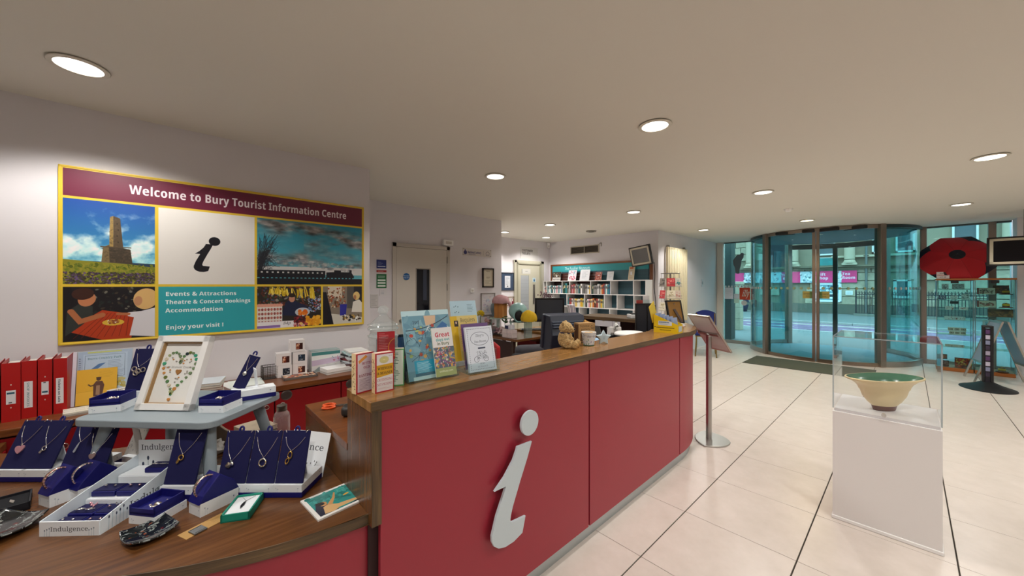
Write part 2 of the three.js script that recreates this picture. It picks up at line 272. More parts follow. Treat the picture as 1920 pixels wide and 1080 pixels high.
// ---------- reception counter, curved display counter, back cabinets ----------
const arcPts = (cx, cy, r, a0, a1, n) => Array.from({ length: n + 1 }, (_, i) => { const a = (a0 + (a1 - a0) * i / n) * D; return [cx + r * Math.cos(a), cy + r * Math.sin(a)]; });
const TOP = 1.115, LOW = 0.72, BACK = 0.78, DESK = 0.9;
const ribbon = (pts, y, h, t) => { // upright band that follows a plan line, thickness t towards the left of its travel
  const off = pts.map(([x, v], i) => { const a = pts[Math.max(0, i - 1)], b = pts[Math.min(pts.length - 1, i + 1)], dx = b[0] - a[0], dv = b[1] - a[1], l = Math.hypot(dx, dv); return [x - dv / l * t, v + dx / l * t]; });
  return plan([...pts, ...off.reverse()], y, h);
};
const front = (u) => 1.252 + (u - 0.495) * 0.0178;
{
  const t = thing('reception_counter', 'long tall wooden counter with red front panels and a raised letter i', 'counter', 0, 0, 0);
  const outer = (o) => [[0.495 - 0, front(0.495) + o], [1.8, front(1.8) + o], [3.2, 1.3 + o], ...arcPts(3.2, 2.5, 1.218 - o, -88, -33, 30).slice(1)];
  const inner = [...arcPts(3.2, 2.5, 0.9, -33, -90, 24), [3.1, 1.56], [1.4, 1.54], [0.495, 1.492]];
  part(t, 'worktop', metric(plan([...outer(0.004), ...inner], TOP - 0.036, 0.036, 0.002), 0), OAK);
  part(t, 'worktop_edge', metric(ribbon(outer(0), TOP - 0.0365, 0.036, 0.004), 0), EDGE);
  // end panel down to the display counter, and the lower staff desk behind
  part(t, 'end_panel', metric(B(0.034, 0.394, 0.24, 0.512, 0.684, -1.372), 1), WALNUT);
  part(t, 'end_panel_edge', metric(B(0.034, 0.40, 0.005, 0.5125, 0.684, -1.2515), 1), EDGE);
  part(t, 'desk_end_panel', metric(B(0.034, DESK - 0.03, 0.63, 0.512, 0.0, -1.805), 1), WALNUT);
  part(t, 'desk_top', metric(plan([[0.495, 1.495], [3.25, 1.57], [3.98, 1.84], [3.97, 2.3], [2.6, 2.14], [0.495, 2.12]], DESK - 0.03, 0.03, 0.002), 0), BACKWOOD);
  part(t, 'back_panel', B(2.6, 1.07, 0.02, 1.85, 0, -1.5), REDDARK);
  // red laminate panels with open joints
  const joint = [0.532, 1.806, 1.818, 3.132, 3.144], pan = (pts) => ribbon(pts, 0.085, TOP - 0.036 - 0.087, 0.018);
  const dot = C(0.0595, 0.0595, 0.012, 40).rotateX(Math.PI / 2), stem = E(shapeOf(STEM), 0.01, 0.001);
  const lineAt = (u) => [u, front(u) + 0.012];
  part(t, 'front_panel', pan([lineAt(0.532), lineAt(1.2), lineAt(1.804)]), RED);
  part(t, 'front_panel', pan([lineAt(1.818), lineAt(2.5), lineAt(3.130)]), RED);
  part(t, 'front_panel', pan([lineAt(3.142), [3.2, 1.312], ...arcPts(3.2, 2.5, 1.188, -88, -34, 26)]), RED);
  part(t, 'joint_backing', ribbon([[0.497, 1.287], [1.8, 1.306], [3.2, 1.331], ...arcPts(3.2, 2.5, 1.169, -88, -35, 26)], 0.085, 0.99, 0.006), M('#2a0608', 0.7));
  part(t, 'skirting', ribbon([[0.52, 1.292], [1.8, 1.313], [3.2, 1.335], ...arcPts(3.2, 2.5, 1.165, -88, -35, 26)], 0.001, 0.084, 0.01), metal('#b9c2c4', 0.42));
  const sign = M('#cfdde4', 0.35);
  const tilt = -Math.atan(0.0178) / D;
  part(t, 'letter_stem', stem, sign, 1.0, 0.3, -(front(1.14) - 0.016), 0, -tilt, 0);
  part(t, 'letter_dot', dot, sign, 1.262, 0.853, -(front(1.26) - 0.0125), 0, -tilt, 0);
  for (const [x, y] of [[1.07, 0.36], [1.14, 0.36], [1.15, 0.6], [1.23, 0.74], [1.25, 0.85], [1.28, 0.85]]) part(t, 'stand_off', C(0.006, 0.006, 0.018, 10).rotateX(-Math.PI / 2), STEEL, x, y, -(front(x) + 0.01) + 0.016);
  part(t, 'cable_grommet', L([[0, 0.001], [0.026, 0.001], [0.028, 0.0015], [0.034, 0.002], [0.036, 0.0]], 24), M('#0c0a09', 0.6), 1.885, TOP, -1.485);
}
{
  const t = thing('display_counter', 'low curved dark wooden counter with red front carrying the jewellery displays', 'counter', 0, 0, 0);
  const rim = (o) => [...arcPts(0.53, 2.48, 1.2 - o, 269, 225, 22), [-0.52 + o * 0.8, 1.83], [-0.76 + o * 0.8, 2.1], [-0.93 + o, 2.5], [-0.98 + o, 2.9]].reverse();
  const inner = [[0.494, 2.29], [0.2, 2.46], [-0.02, 2.57], [-0.36, 2.68], [-0.64, 2.95], [-0.64, 3.12], [-0.98, 3.12]];
  part(t, 'worktop', metric(plan([...rim(0.004).filter((p) => p[0] < 0.49), [0.494, 1.285], ...inner], LOW - 0.036, 0.036, 0.002), 0), WALNUT);
  part(t, 'worktop_edge', metric(ribbon([...rim(0), [0.4935, 1.2795]], LOW - 0.0365, 0.036, 0.004), 0), EDGE);
  part(t, 'front_panel', ribbon([...rim(0.02).filter((p) => p[0] < 0.49), [0.519, 1.3]], 0.085, LOW - 0.036 - 0.087, 0.018), RED);
  part(t, 'skirting', ribbon([...rim(0.045).filter((p) => p[0] < 0.49), [0.519, 1.325]], 0.001, 0.084, 0.01), metal('#b9c2c4', 0.42));
  part(t, 'inner_panel', ribbon([[0.49, 2.29], [0.2, 2.46], [-0.02, 2.57], [-0.36, 2.68], [-0.635, 2.945], [-0.635, 3.11]].map(([a, b]) => [a, b - 0.01]), 0.002, LOW - 0.04, 0.015), REDDARK);
}
{
  const w = thing('back_worktop', 'long brown wooden worktop along the wall under the welcome banner', 'worktop', 0, 0, 0);
  part(w, 'board', metric(R(2.375, 0.04, 0.455, 0.004, 0.1975, BACK - 0.04, -3.3605), 0), BACKWOOD);
  const labels = ['red cupboard unit under the red ring binders', 'red cupboard unit behind the leg of the grey stool', 'red cupboard unit with ring handle behind the glass bottle', 'red cupboard unit with round steel vent below the white mug boxes', 'red cupboard unit with round steel vent below the leaflet pile'];
  const edges = [-0.985, -0.404, 0.07, 0.532, 0.995, 1.385], ring = new THREE.TorusGeometry(0.014, 0.003, 8, 24);
  for (let k = 0; k < 5; k++) {
    const a = edges[k], b = edges[k + 1], m = (a + b) / 2, c = thing('cupboard_unit', labels[k], 'cupboard', m, 0, 3.37, 0, 'red cupboards along the banner wall');
    part(c, 'carcass', B(b - a - 0.004, BACK - 0.045, 0.4, 0, 0.002, 0), M('#5c0a0c', 0.6));
    const d = part(c, 'door', R(b - a - 0.008, BACK - 0.13, 0.018, 0.002, 0, 0.08, 0.212), REDDARK);
    const hx = (k === 3 ? -1 : 1) * ((b - a) / 2 - 0.05);
    part(d, 'ring_handle', ring, SILVER, hx, 0.635, 0.222);
    part(d, 'handle_plate', C(0.011, 0.011, 0.003, 16).rotateX(Math.PI / 2), M('#5a1210', 0.5), hx, 0.635, 0.222);
    if (k >= 3) part(d, 'vent_cap', L([[0, 0.006], [0.028, 0.005], [0.036, 0.003], [0.038, 0]], 28).rotateX(Math.PI / 2), metal('#6f6763', 0.45), -(b - a) / 2 + 0.075, 0.70, 0.221);
  }
}
// ---------- the welcome banner ----------
{
  const W = 1498, H = 900, sx = 800;     // pixels per metre
  const c = canvas(W, H, (g) => {
    const X = (u) => (u + 0.537) * sx, Y = (y) => (2.272 - y) * sx;
    fill(g, '#e3c03a', 0, 0, W, H);
    const cell = (u0, u1, y0, y1, draw) => { g.save(); g.beginPath(); g.rect(X(u0), Y(y1), (u1 - u0) * sx, (y1 - y0) * sx); g.clip(); g.translate(X(u0), Y(y1)); draw((u1 - u0) * sx, (y1 - y0) * sx); g.restore(); };
    cell(-0.522, 1.321, 2.085, 2.258, (w, h) => { fill(g, '#6c1a38', 0, 0, w, h); });
    txt(g, 'Welcome to Bury Tourist Information Centre', X(-0.235), Y(2.142), 68, '#efe6ea', 'sans-serif', 'bold', 'left', 1130);
    // tower on the moor
    cell(-0.522, -0.11, 1.527, 2.07, (w, h) => {
      g.drawImage(pixels(220, (x, y) => { const k = y, d = fbm(x * 3.2 + 0.4, y * 3.6, 3, 5) + (y - 0.5) * 0.55, c = Math.min(1, Math.max(0, d * 3.2 + 0.25)), q = 0.86 + 0.5 * fbm(x * 6, y * 7 + 0.2, 6); return [24 + 50 * k + (232 * q - 40) * c, 76 + 92 * k + (150 * q - 20) * c, 158 + 46 * k + 66 * c * q].map((t) => Math.min(246, t)); }), 0, 0, w, h * 0.78);
      poly(g, '#233a55', [[0, h * 0.72], [w, h * 0.74], [w, h], [0, h]]);
      poly(g, '#8d8a2c', [[0, h * 0.71], [w * 0.4, h * 0.735], [w * 0.7, h * 0.75], [w, h * 0.79], [w, h], [0, h]]);
      blot(g, 0, h * 0.76, w, h * 0.24, ['#6d7a22', '#9a9130', '#55611c', '#7c7f2a'], 500, 2, 10);
      blot(g, 0, h * 0.86, w, h * 0.14, ['#4d3a50', '#3d2c44', '#66507a', '#35331f', '#4c4a22'], 620, 2, 7);
      poly(g, '#7d6a48', [[w * 0.39, h * 0.735], [w * 0.41, h * 0.55], [w * 0.47, h * 0.52], [w * 0.71, h * 0.57], [w * 0.735, h * 0.75]]);
      poly(g, '#463c30', [[w * 0.47, h * 0.52], [w * 0.71, h * 0.57], [w * 0.735, h * 0.75], [w * 0.48, h * 0.735]]);
      poly(g, '#a5884e', [[w * 0.475, h * 0.54], [w * 0.483, h * 0.18], [w * 0.52, h * 0.165], [w * 0.52, h * 0.545]]);
      poly(g, '#5b4c39', [[w * 0.52, h * 0.165], [w * 0.595, h * 0.19], [w * 0.63, h * 0.56], [w * 0.52, h * 0.545]]);
      for (let i = 0; i < 4; i++) fill(g, '#2c251c', w * (0.555 + 0.012 * (i % 2)), h * (0.25 + i * 0.075), 4, 7); blot(g, w * 0.48, h * 0.18, w * 0.1, h * 0.36, ['rgba(60,48,36,0.25)', 'rgba(120,100,76,0.25)'], 60, 2, 6); blot(g, w * 0.4, h * 0.56, w * 0.32, h * 0.17, ['rgba(52,42,32,0.3)', 'rgba(120,100,76,0.25)'], 110, 2, 6); fill(g, '#5b4c39', w * 0.38, h * 0.54, w * 0.34, 5);
    });
    cell(-0.093, 0.466, 1.527, 2.07, (w, h) => {
      fill(g, '#e4e0da', 0, 0, w, h); const k = 0.39 * sx, ox = w * 0.32, oy = h * 0.83;
      poly(g, '#10101a', STEM.map(([x, y]) => [ox + x * k * 1.12, oy - (y - 0.03) * k * 1.25])); g.beginPath(); g.ellipse(ox + 0.33 * k, oy - 0.60 * k, 0.088 * k, 0.085 * k, 0, 0, 7); g.fill();
    });
    // steam train
    cell(0.482, 1.321, 1.527, 2.07, (w, h) => {
      g.drawImage(pixels(256, (x, y) => { const d = fbm(x * 3.5, y * 6, 8, 5), band = Math.exp(-Math.pow((y - 0.08 - 0.12 * x) / 0.13, 2)) * 1.1 + Math.exp(-Math.pow((y - 0.6) / 0.2, 2)) * 0.75 + Math.exp(-Math.pow((y - 0.4 + 0.1 * x) / 0.07, 2)) * (x > 0.4 ? 0.6 : 0), c = Math.min(1, Math.max(0, band * (0.75 + d * 2.2) - 0.12)), q = 0.72 + 0.9 * fbm(x * 9, y * 14, 2, 4), sky = [30 + 70 * y, 140 + 30 * y, 168 + 12 * y], cl = [176 * q, 172 * q, 170 * q]; return sky.map((t, i) => Math.min(240, t + (cl[i] - t) * c)); }), 0, 0, w, h);
      const puff = (x0, x1, y, s, cols, n) => { for (let i = 0; i < n; i++) { const x = rnd(x0, x1); g.fillStyle = cols[i % cols.length]; g.globalAlpha = 0.4; g.beginPath(); g.ellipse(x, y(x) + rnd(-s, s), rnd(6, 24), rnd(4, 12), 0, 0, 7); g.fill(); } g.globalAlpha = 1; };
            fill(g, '#c9c8c6', 0, h * 0.72, w, h * 0.12);
      puff(w * 0.02, w * 0.9, (x) => h * (0.6 + 0.14 * x / w), 24, ['#7f858c', '#b7b0a8', '#5b6269', '#cfc9c2'], 150);
      g.strokeStyle = '#20242c'; for (let i = 0; i < 130; i++) { g.lineWidth = rnd(0.7, 2.2); g.beginPath(); g.moveTo(rnd(0, 16), h * rnd(0.6, 0.9)); g.quadraticCurveTo(rnd(10, 70), h * rnd(0.35, 0.8), rnd(0, 130), h * rnd(0.22, 0.8)); g.stroke(); }
      fill(g, '#12161f', 0, h * 0.905, w, h * 0.1); fill(g, '#12161f', 0, h * 0.775, w * 0.61, h * 0.115);
      for (let i = 0; i < 13; i++) fill(g, '#c7c6c2', w * (0.03 + i * 0.045), h * 0.8, 11, 10);
      poly(g, '#12161f', [[w * 0.62, h * 0.88], [w * 0.62, h * 0.8], [w * 0.7, h * 0.79], [w * 0.7, h * 0.76], [w * 0.77, h * 0.76], [w * 0.77, h * 0.79], [w * 0.86, h * 0.79], [w * 0.86, h * 0.75], [w * 0.885, h * 0.75], [w * 0.885, h * 0.8], [w * 0.91, h * 0.86], [w * 0.91, h * 0.89], [w * 0.62, h * 0.89]]);
      for (let i = 0; i < 24; i++) { g.beginPath(); g.arc(w * (0.03 + i * 0.037), h * 0.893, 7, 0, 7); g.fill(); }
    });
    // two people at a table
    cell(-0.522, -0.11, 1.162, 1.51, (w, h) => {
      fill(g, '#120e14', 0, 0, w, h); blot(g, w * 0.3, 0, w * 0.5, h * 0.5, ['#2b2620', '#40352a', '#6d6a5e', '#1b2624'], 60, 2, 10);
      poly(g, '#b23a16', [[w * 0.02, h * 0.8], [w * 0.4, h * 0.44], [w * 0.8, h * 0.55], [w * 0.72, h], [w * 0.4, h]]); g.strokeStyle = '#6e1f0c'; g.lineWidth = 2; for (let i = 0; i < 9; i++) { g.beginPath(); g.moveTo(w * (0.1 + i * 0.08), h * 0.95); g.lineTo(w * (0.42 + i * 0.04), h * 0.5); g.stroke(); }
      poly(g, '#2f3330', [[w * 0.02, h * 0.9], [w * 0.04, h * 0.45], [w * 0.15, h * 0.32], [w * 0.3, h * 0.36], [w * 0.3, h * 0.55], [w * 0.18, h * 0.72]]);
      g.strokeStyle = '#b06a42'; g.lineWidth = 24; g.lineCap = 'round'; g.beginPath(); g.moveTo(w * 0.08, h * 0.45); g.lineTo(w * 0.17, h * 0.64); g.lineTo(w * 0.4, h * 0.53); g.stroke();
      g.fillStyle = '#c07c54'; g.beginPath(); g.ellipse(w * 0.24, h * 0.23, 30, 38, 0.3, 0, 7); g.fill(); g.fillStyle = '#3b1d14'; g.beginPath(); g.ellipse(w * 0.2, h * 0.13, 38, 30, -0.2, 0, 7); g.fill();
      g.fillStyle = '#d9b23c'; g.beginPath(); g.ellipse(w * 0.52, h * 0.68, 40, 17, 0, 0, 7); g.fill(); blot(g, w * 0.46, h * 0.63, w * 0.12, h * 0.07, ['#e9e2d4', '#8e4a28', '#b98030'], 22, 3, 8);
      poly(g, '#d8d6da', [[w * 0.7, h * 0.95], [w * 0.75, h * 0.6], [w * 0.68, h * 0.57], [w * 0.68, h * 0.5], [w * 0.84, h * 0.48], [w, h * 0.42], [w, h]]);
      g.fillStyle = '#d9b070'; g.beginPath(); g.ellipse(w * 0.89, h * 0.24, 48, 58, 0.2, 0, 7); g.fill(); g.fillStyle = '#c08a62'; g.beginPath(); g.ellipse(w * 0.8, h * 0.28, 16, 26, 0.1, 0, 7); g.fill();
      g.strokeStyle = '#b06a42'; g.lineWidth = 14; g.beginPath(); g.moveTo(w * 0.69, h * 0.53); g.lineTo(w * 0.57, h * 0.52); g.stroke();
    });
    cell(-0.093, 0.466, 1.162, 1.51, (w, h) => { fill(g, '#2ea3ac', 0, 0, w, h); [['Events & Attractions', 0.19], ['Theatre & Concert Bookings', 0.36], ['Accommodation', 0.53], ['Enjoy your visit !', 0.88]].forEach(([s, y]) => txt(g, s, 28, h * y, 33, '#eef6f6', 'sans-serif', 'bold', 'left', w - 50)); });
    // market stall
    cell(0.482, 0.958, 1.162, 1.51, (w, h) => {
      fill(g, '#2a2622', 0, 0, w, h); blot(g, 0, 0, w, h * 0.5, ['#5b2a20', '#7a3a28', '#31402c', '#8f8a80', '#44506a'], 240, 3, 11); blot(g, w * 0.78, h * 0.3, w * 0.22, h * 0.35, ['#9db4d0', '#d0d6da', '#6076a8', '#b4473c'], 70, 2, 8);
      for (let i = 0; i < 60; i++) { g.strokeStyle = ['#e0c030', '#c9a81e', '#f0d860'][i % 3]; g.lineWidth = rnd(4, 8); const x = w * rnd(0.18, 0.88); g.beginPath(); g.moveTo(x, h * rnd(0, 0.1)); g.lineTo(x + rnd(-12, 22), h * (0.1 + 0.2 * x / w + rnd(0, 0.06))); g.stroke(); }
      poly(g, '#1c2440', [[w * 0.36, h * 0.7], [w * 0.42, h * 0.4], [w * 0.5, h * 0.3], [w * 0.6, h * 0.38], [w * 0.78, h * 0.5], [w * 0.7, h * 0.75]]); g.fillStyle = '#c58a70'; g.beginPath(); g.ellipse(w * 0.52, h * 0.3, 18, 25, 0, 0, 7); g.fill(); g.fillStyle = '#2b2018'; g.beginPath(); g.ellipse(w * 0.52, h * 0.22, 22, 14, 0, 0, 7); g.fill();
      fill(g, '#ddd8d0', 0, h * 0.46, w * 0.37, h * 0.54); for (let r = 0; r < 5; r++) for (let i = 0; i < 8; i++) { g.fillStyle = r ? ['#b5675a', '#8e4a44'][i % 2] : '#d99a84'; g.beginPath(); g.ellipse(w * (0.03 + i * 0.045), h * (0.45 + r * 0.1), r ? 7 : 13, r ? 9 : 11, 0, 0, 7); g.fill(); }
      fill(g, '#e6e2e4', 0, h * 0.84, w * 0.55, h * 0.16); fill(g, '#8a6aa8', 0, h * 0.93, w * 0.34, h * 0.06); txt(g, '84p', w * 0.38, h * 0.93, 26, '#222', 'serif', 'italic');
      g.fillStyle = '#b9c2cc'; g.beginPath(); g.ellipse(w * 0.69, h * 0.64, 46, 30, 0, 0, 7); g.fill(); blot(g, w * 0.62, h * 0.6, w * 0.14, h * 0.1, ['#e0781e', '#d8661a', '#ef9438'], 26, 7, 12); blot(g, w * 0.56, h * 0.74, w * 0.22, h * 0.18, ['#6d1c24', '#8f2a30', '#401018'], 40, 6, 11); blot(g, w * 0.76, h * 0.76, w * 0.24, h * 0.22, ['#e39a1c', '#f0b236', '#d9861a'], 60, 9, 15); blot(g, w * 0.56, h * 0.92, w * 0.2, h * 0.08, ['#d0a0a0', '#b44a4a', '#e8c070'], 16, 8, 13);
    });
    // cafe counter
    cell(0.974, 1.321, 1.162, 1.51, (w, h) => {
      fill(g, '#857a6c', 0, 0, w, h); fill(g, '#d8ccb8', w * 0.12, 0, w * 0.35, h * 0.3); blot(g, w * 0.1, h * 0.05, w * 0.45, h * 0.5, ['#8c5a34', '#b0885c', '#5a3c28', '#d6c8b0', '#a4462e'], 120, 3, 9); fill(g, '#55524e', w * 0.6, 0, w * 0.18, h * 0.6); fill(g, '#20222c', w * 0.78, 0, w * 0.22, h * 0.5);
      poly(g, '#14161f', [[0, h * 0.15], [w * 0.08, h * 0.15], [w * 0.16, h * 0.5], [w * 0.26, h], [0, h]]); poly(g, '#cfcabd', [[w * 0.2, h * 0.72], [w, h * 0.85], [w, h], [w * 0.26, h]]); poly(g, '#2c2f93', [[w * 0.42, h * 0.48], [w * 0.6, h * 0.48], [w * 0.57, h * 0.78], [w * 0.42, h * 0.78]]);
      poly(g, '#e3ddd2', [[w * 0.72, h * 0.7], [w * 0.76, h * 0.42], [w * 0.92, h * 0.36], [w, h * 0.45], [w, h * 0.72]]); g.fillStyle = '#e2c27c'; g.beginPath(); g.ellipse(w * 0.85, h * 0.26, 25, 32, 0, 0, 7); g.fill(); g.fillStyle = '#b07a58'; g.beginPath(); g.ellipse(w * 0.81, h * 0.3, 10, 17, 0, 0, 7); g.fill(); blot(g, w * 0.5, h * 0.78, w * 0.45, h * 0.14, ['#22242a', '#c09a50', '#efece4', '#5a4a36'], 50, 4, 12);
    });
  });
  const t = thing('welcome_banner', 'large framed banner welcoming visitors with photos and a black letter i', 'sign', 0.399, 1.147, 3.579);
  const tex = texture(c, false), m = new THREE.MeshPhysicalMaterial({ map: tex, roughness: 0.4 });
  const g = new THREE.PlaneGeometry(1.868, 1.121); g.translate(0, 0.5625, 0.0095);
  part(t, 'backing_board', B(1.872, 1.125, 0.018), M('#e3c03a', 0.5));
  part(t, 'printed_face', g, m);
  const fm = M('#e3c03a', 0.4);
  part(t, 'frame_rail', merge([R(1.876, 0.012, 0.024, 0.003, 0, -0.002, 0), R(1.876, 0.012, 0.024, 0.003, 0, 1.115, 0), R(0.012, 1.127, 0.024, 0.003, -0.932, -0.001, 0), R(0.012, 1.127, 0.024, 0.003, 0.932, -0.001, 0)]), fm);
}
// ---------- jewellery on the display counter ----------
const indul = 'serif';
// open jewellery box turned into a stand: navy lid below, white box, navy velvet pad leaning back
const standBase = merge([B(0.104, 0.026, 0.14, 0, 0.02, -0.07)]), standLid = R(0.106, 0.02, 0.142, 0.003, 0, 0, -0.07), padGeo = R(0.101, 0.178, 0.007, 0.002, 0, 0, 0), tabGeo = T([[-0.007, 0, 0], [-0.006, 0.012, 0], [0, 0.017, 0.001], [0.006, 0.012, 0], [0.007, 0, 0]], 0.0035, 16, 6);
const sprig = art(120, 60, (g, w, h) => { fill(g, '#f1f6fa', 0, 0, w, h); for (let i = 0; i < 3; i++) { const x = [14, 22, 104][i], y = [26, 34, 30][i]; g.strokeStyle = '#cfd9e0'; g.lineWidth = 1; g.beginPath(); g.moveTo(x, h); g.quadraticCurveTo(x + rnd(-5, 5), h * 0.6, x, y); g.stroke(); g.fillStyle = i === 2 ? '#5b6c90' : '#aab6c6'; g.beginPath(); g.ellipse(x, y, 1.6, 3.4, 0, 0, 7); g.fill(); } }, '#f1f6fa');
const tiltOf = new Map();
function necklaceStand(u, v, turn, label, y = LOW, TILT = 17, size = 1.05) {
  const t = thing('necklace_stand', label, 'display stand', u, y, v, turn, 'navy velvet necklace stands'); tiltOf.set(t, [TILT, size]); t.scale.setScalar(size);
  part(t, 'navy_lid', standLid, NAVYBOX); part(t, 'white_box', printed(0.104, 0.026, 0.14, { front: sprig, right: sprig, left: sprig }, 0, 0.02, -0.07), printMat(sprig));
  part(t, 'velvet_pad', padGeo, NAVY, 0, 0.046, -0.012, -TILT, 0, 0); const c = Math.cos(TILT * D), s = Math.sin(TILT * D);
  part(t, 'ribbon_tab', tabGeo, NAVYBOX, 0, 0.046 + 0.176 * c, -0.012 - 0.176 * s, -TILT, 0, 0);
  part(t, 'rear_strut', B(0.05, 0.1, 0.003), CARD, 0, 0.046, -0.085, 12, 0, 0);
  return t;
}
// necklaces hang on the pad; local x across, y up the pad
const chainGeo = (w, top, low, skew = 0) => merge([T([[-w, top, 0.0052], [-w * 0.62 + skew * 0.4, (top + low) / 2 - 0.004, 0.0056], [skew, low, 0.006]], 0.0011, 18, 5), T([[w, top, 0.0052], [w * 0.55 + skew * 0.4, (top + low) / 2 - 0.002, 0.0056], [skew, low, 0.006]], 0.0011, 18, 5)]);
const clasp = (w, s) => T([[s * w, 0.172, 0.005], [s * (w + 0.004), 0.178, 0.004], [s * (w + 0.007), 0.1795, 0.0]], 0.0016, 10, 5);
function onPad(stand, name, label, pend, o = {}) {
  const t = thing(name, label, 'necklace', 0, 0, 0, 0); const [TILT, size] = tiltOf.get(stand); t.position.copy(stand.position); t.rotation.y = stand.rotation.y; t.scale.setScalar(size);
  t.position.add(new THREE.Vector3(0, 0.046, -0.012).multiplyScalar(size).applyAxisAngle(new THREE.Vector3(0, 1, 0), t.rotation.y));
  t.rotation.order = 'YXZ'; t.rotation.x = -TILT * D;
  part(t, 'chain', chainGeo(o.w ?? 0.036, 0.156, o.low ?? 0.08, o.skew ?? -0.006), o.chain ?? SILVER);
  for (const s of [-1, 1]) part(t, 'clasp', clasp(o.w ?? 0.036, s), SILVER);
  pend(t, o.skew ?? -0.006, o.low ?? 0.08); return t;
}
const PINK = M('#e7a9b6', 0.3, { metalness: 0.5 }), heartShape = (r) => { const s = new THREE.Shape(); s.moveTo(0, -r); s.bezierCurveTo(-r * 1.5, r * 0.1, -r * 0.9, r * 1.1, 0, r * 0.45); s.bezierCurveTo(r * 0.9, r * 1.1, r * 1.5, r * 0.1, 0, -r); return s; };
const ringGeo = (R0, r, arc = Math.PI * 2) => new THREE.TorusGeometry(R0, r, 8, 28, arc);
const heartPendant = (m, r = 0.013) => (t, x, y) => { part(t, 'heart_pendant', E(heartShape(r), 0.003, 0.0012, 2), m, x, y - r * 0.9, 0.006, 0, 0, 8); part(t, 'bail', ringGeo(0.003, 0.0009), SILVER, x, y + 0.001, 0.007); };
const twoDrops = (m) => (t, x, y) => { part(t, 'pendant', ringGeo(0.0075, 0.0022), m, x - 0.002, y - 0.009, 0.0075, 0, 0, 20); part(t, 'pendant_drop', L([[0, -0.013], [0.005, -0.009], [0.004, 0], [0, 0.006]], 14).scale(1, 1, 0.5), m, x - 0.008, y - 0.016, 0.008, 0, 0, -22); };
const dropPendant = (m) => (t, x, y) => { part(t, 'pendant', L([[0, -0.04], [0.0048, -0.036], [0.0036, -0.012], [0.0015, 0]], 14).scale(1, 1, 0.6), m, x - 0.003, y, 0.0075, 0, 0, -12); };
const ballPendant = (t, x, y) => { part(t, 'pendant', L([[0, -0.011], [0.0105, -0.003], [0.0105, 0.003], [0, 0.011]], 18).scale(1, 1, 0.45), metal('#b8aa98', 0.4), x - 0.006, y - 0.011, 0.0085, 0, 0, 20); part(t, 'charm', S(0.008, 14, 10).scale(1, 1, 0.6), SILVER, x + 0.005, y - 0.006, 0.009); };
const ringPendant = (t, x, y) => { part(t, 'pendant', ringGeo(0.0125, 0.003), SILVER, x, y - 0.015, 0.009); part(t, 'jewel_set', merge([0, 1, 2, 3, 4].map((i) => S(0.0026, 8, 6).translate(x + 0.0125 * Math.cos(i * 0.7 - 2.6), y - 0.015 + 0.0125 * Math.sin(i * 0.7 - 2.6), 0.011))), GOLD); };
const twistPendant = (t, x, y) => { part(t, 'pendant', merge([ringGeo(0.009, 0.0024).scale(0.8, 1.25, 1).translate(x - 0.001, y - 0.013, 0.008), ringGeo(0.0075, 0.0024).scale(0.75, 1.25, 1).rotateZ(-0.3).translate(x - 0.008, y - 0.033, 0.008)]), GOLD); };
{
  const th = FACE, du = Math.cos(th * D), dv = Math.sin(th * D), at = (u, v, k) => [u + du * k, v + dv * k];
  // three stands in a row
  const st = [[0.145, 1.731], [0.226, 1.657], [0.307, 1.583]].map(([u, v], i) => necklaceStand(u, v, th, ['first of three navy necklace stands in a row, in front of the stool leg', 'middle of the three navy necklace stands standing in a row', 'navy necklace stand at the end of the row of three, next to the white card'][i]));
  onPad(st[0], 'necklace', 'silver necklace with a round pebble charm on the stand by the stool leg', ballPendant, { w: 0.04, low: 0.072, skew: -0.012 });
  onPad(st[1], 'necklace', 'silver necklace with a jewelled ring pendant on the middle stand', ringPendant, { w: 0.038, low: 0.085, skew: 0.0 });
  onPad(st[2], 'necklace', 'silver necklace with a golden twisted loop pendant beside the white card', twistPendant, { w: 0.036, low: 0.108, skew: -0.008 });
  const mid = necklaceStand(0.0, 1.84, th, 'single navy necklace stand beside the open cardboard tray and brooch box', LOW, 17, 1.16);
  onPad(mid, 'necklace', 'silver necklace with two linked rings on the stand beside the open tray', twoDrops(GOLD), { w: 0.038, low: 0.09, skew: -0.008 });
  const a = necklaceStand(-0.50, 2.475, th, 'navy necklace stand nearest the red binders, with a pink heart', LOW, 25), b = necklaceStand(-0.424, 2.405, th, 'navy necklace stand second from the picture edge, beside the pink heart', LOW, 25);
  onPad(a, 'necklace', 'silver necklace with a large pink heart pendant', heartPendant(PINK, 0.017), { low: 0.086 }); onPad(b, 'necklace', 'silver necklace with a small curled pendant, next to the pink heart necklace', twoDrops(SILVER), { low: 0.082 });
  const c = necklaceStand(-0.32, 2.33, th, 'navy necklace stand with a long drop pendant behind the bracelets', LOW, 22), d = necklaceStand(-0.262, 2.15, th, 'navy necklace stand with a small silver heart behind the open tray', LOW, 21);
  onPad(c, 'necklace', 'silver necklace with a long pale drop pendant', dropPendant(M('#cfd6e6', 0.25, { metalness: 0.6 })), { low: 0.09 }); onPad(d, 'necklace', 'silver necklace with a small pale heart cluster above the open tray', heartPendant(metal('#f0d8d4', 0.3), 0.012), { low: 0.088 });
}
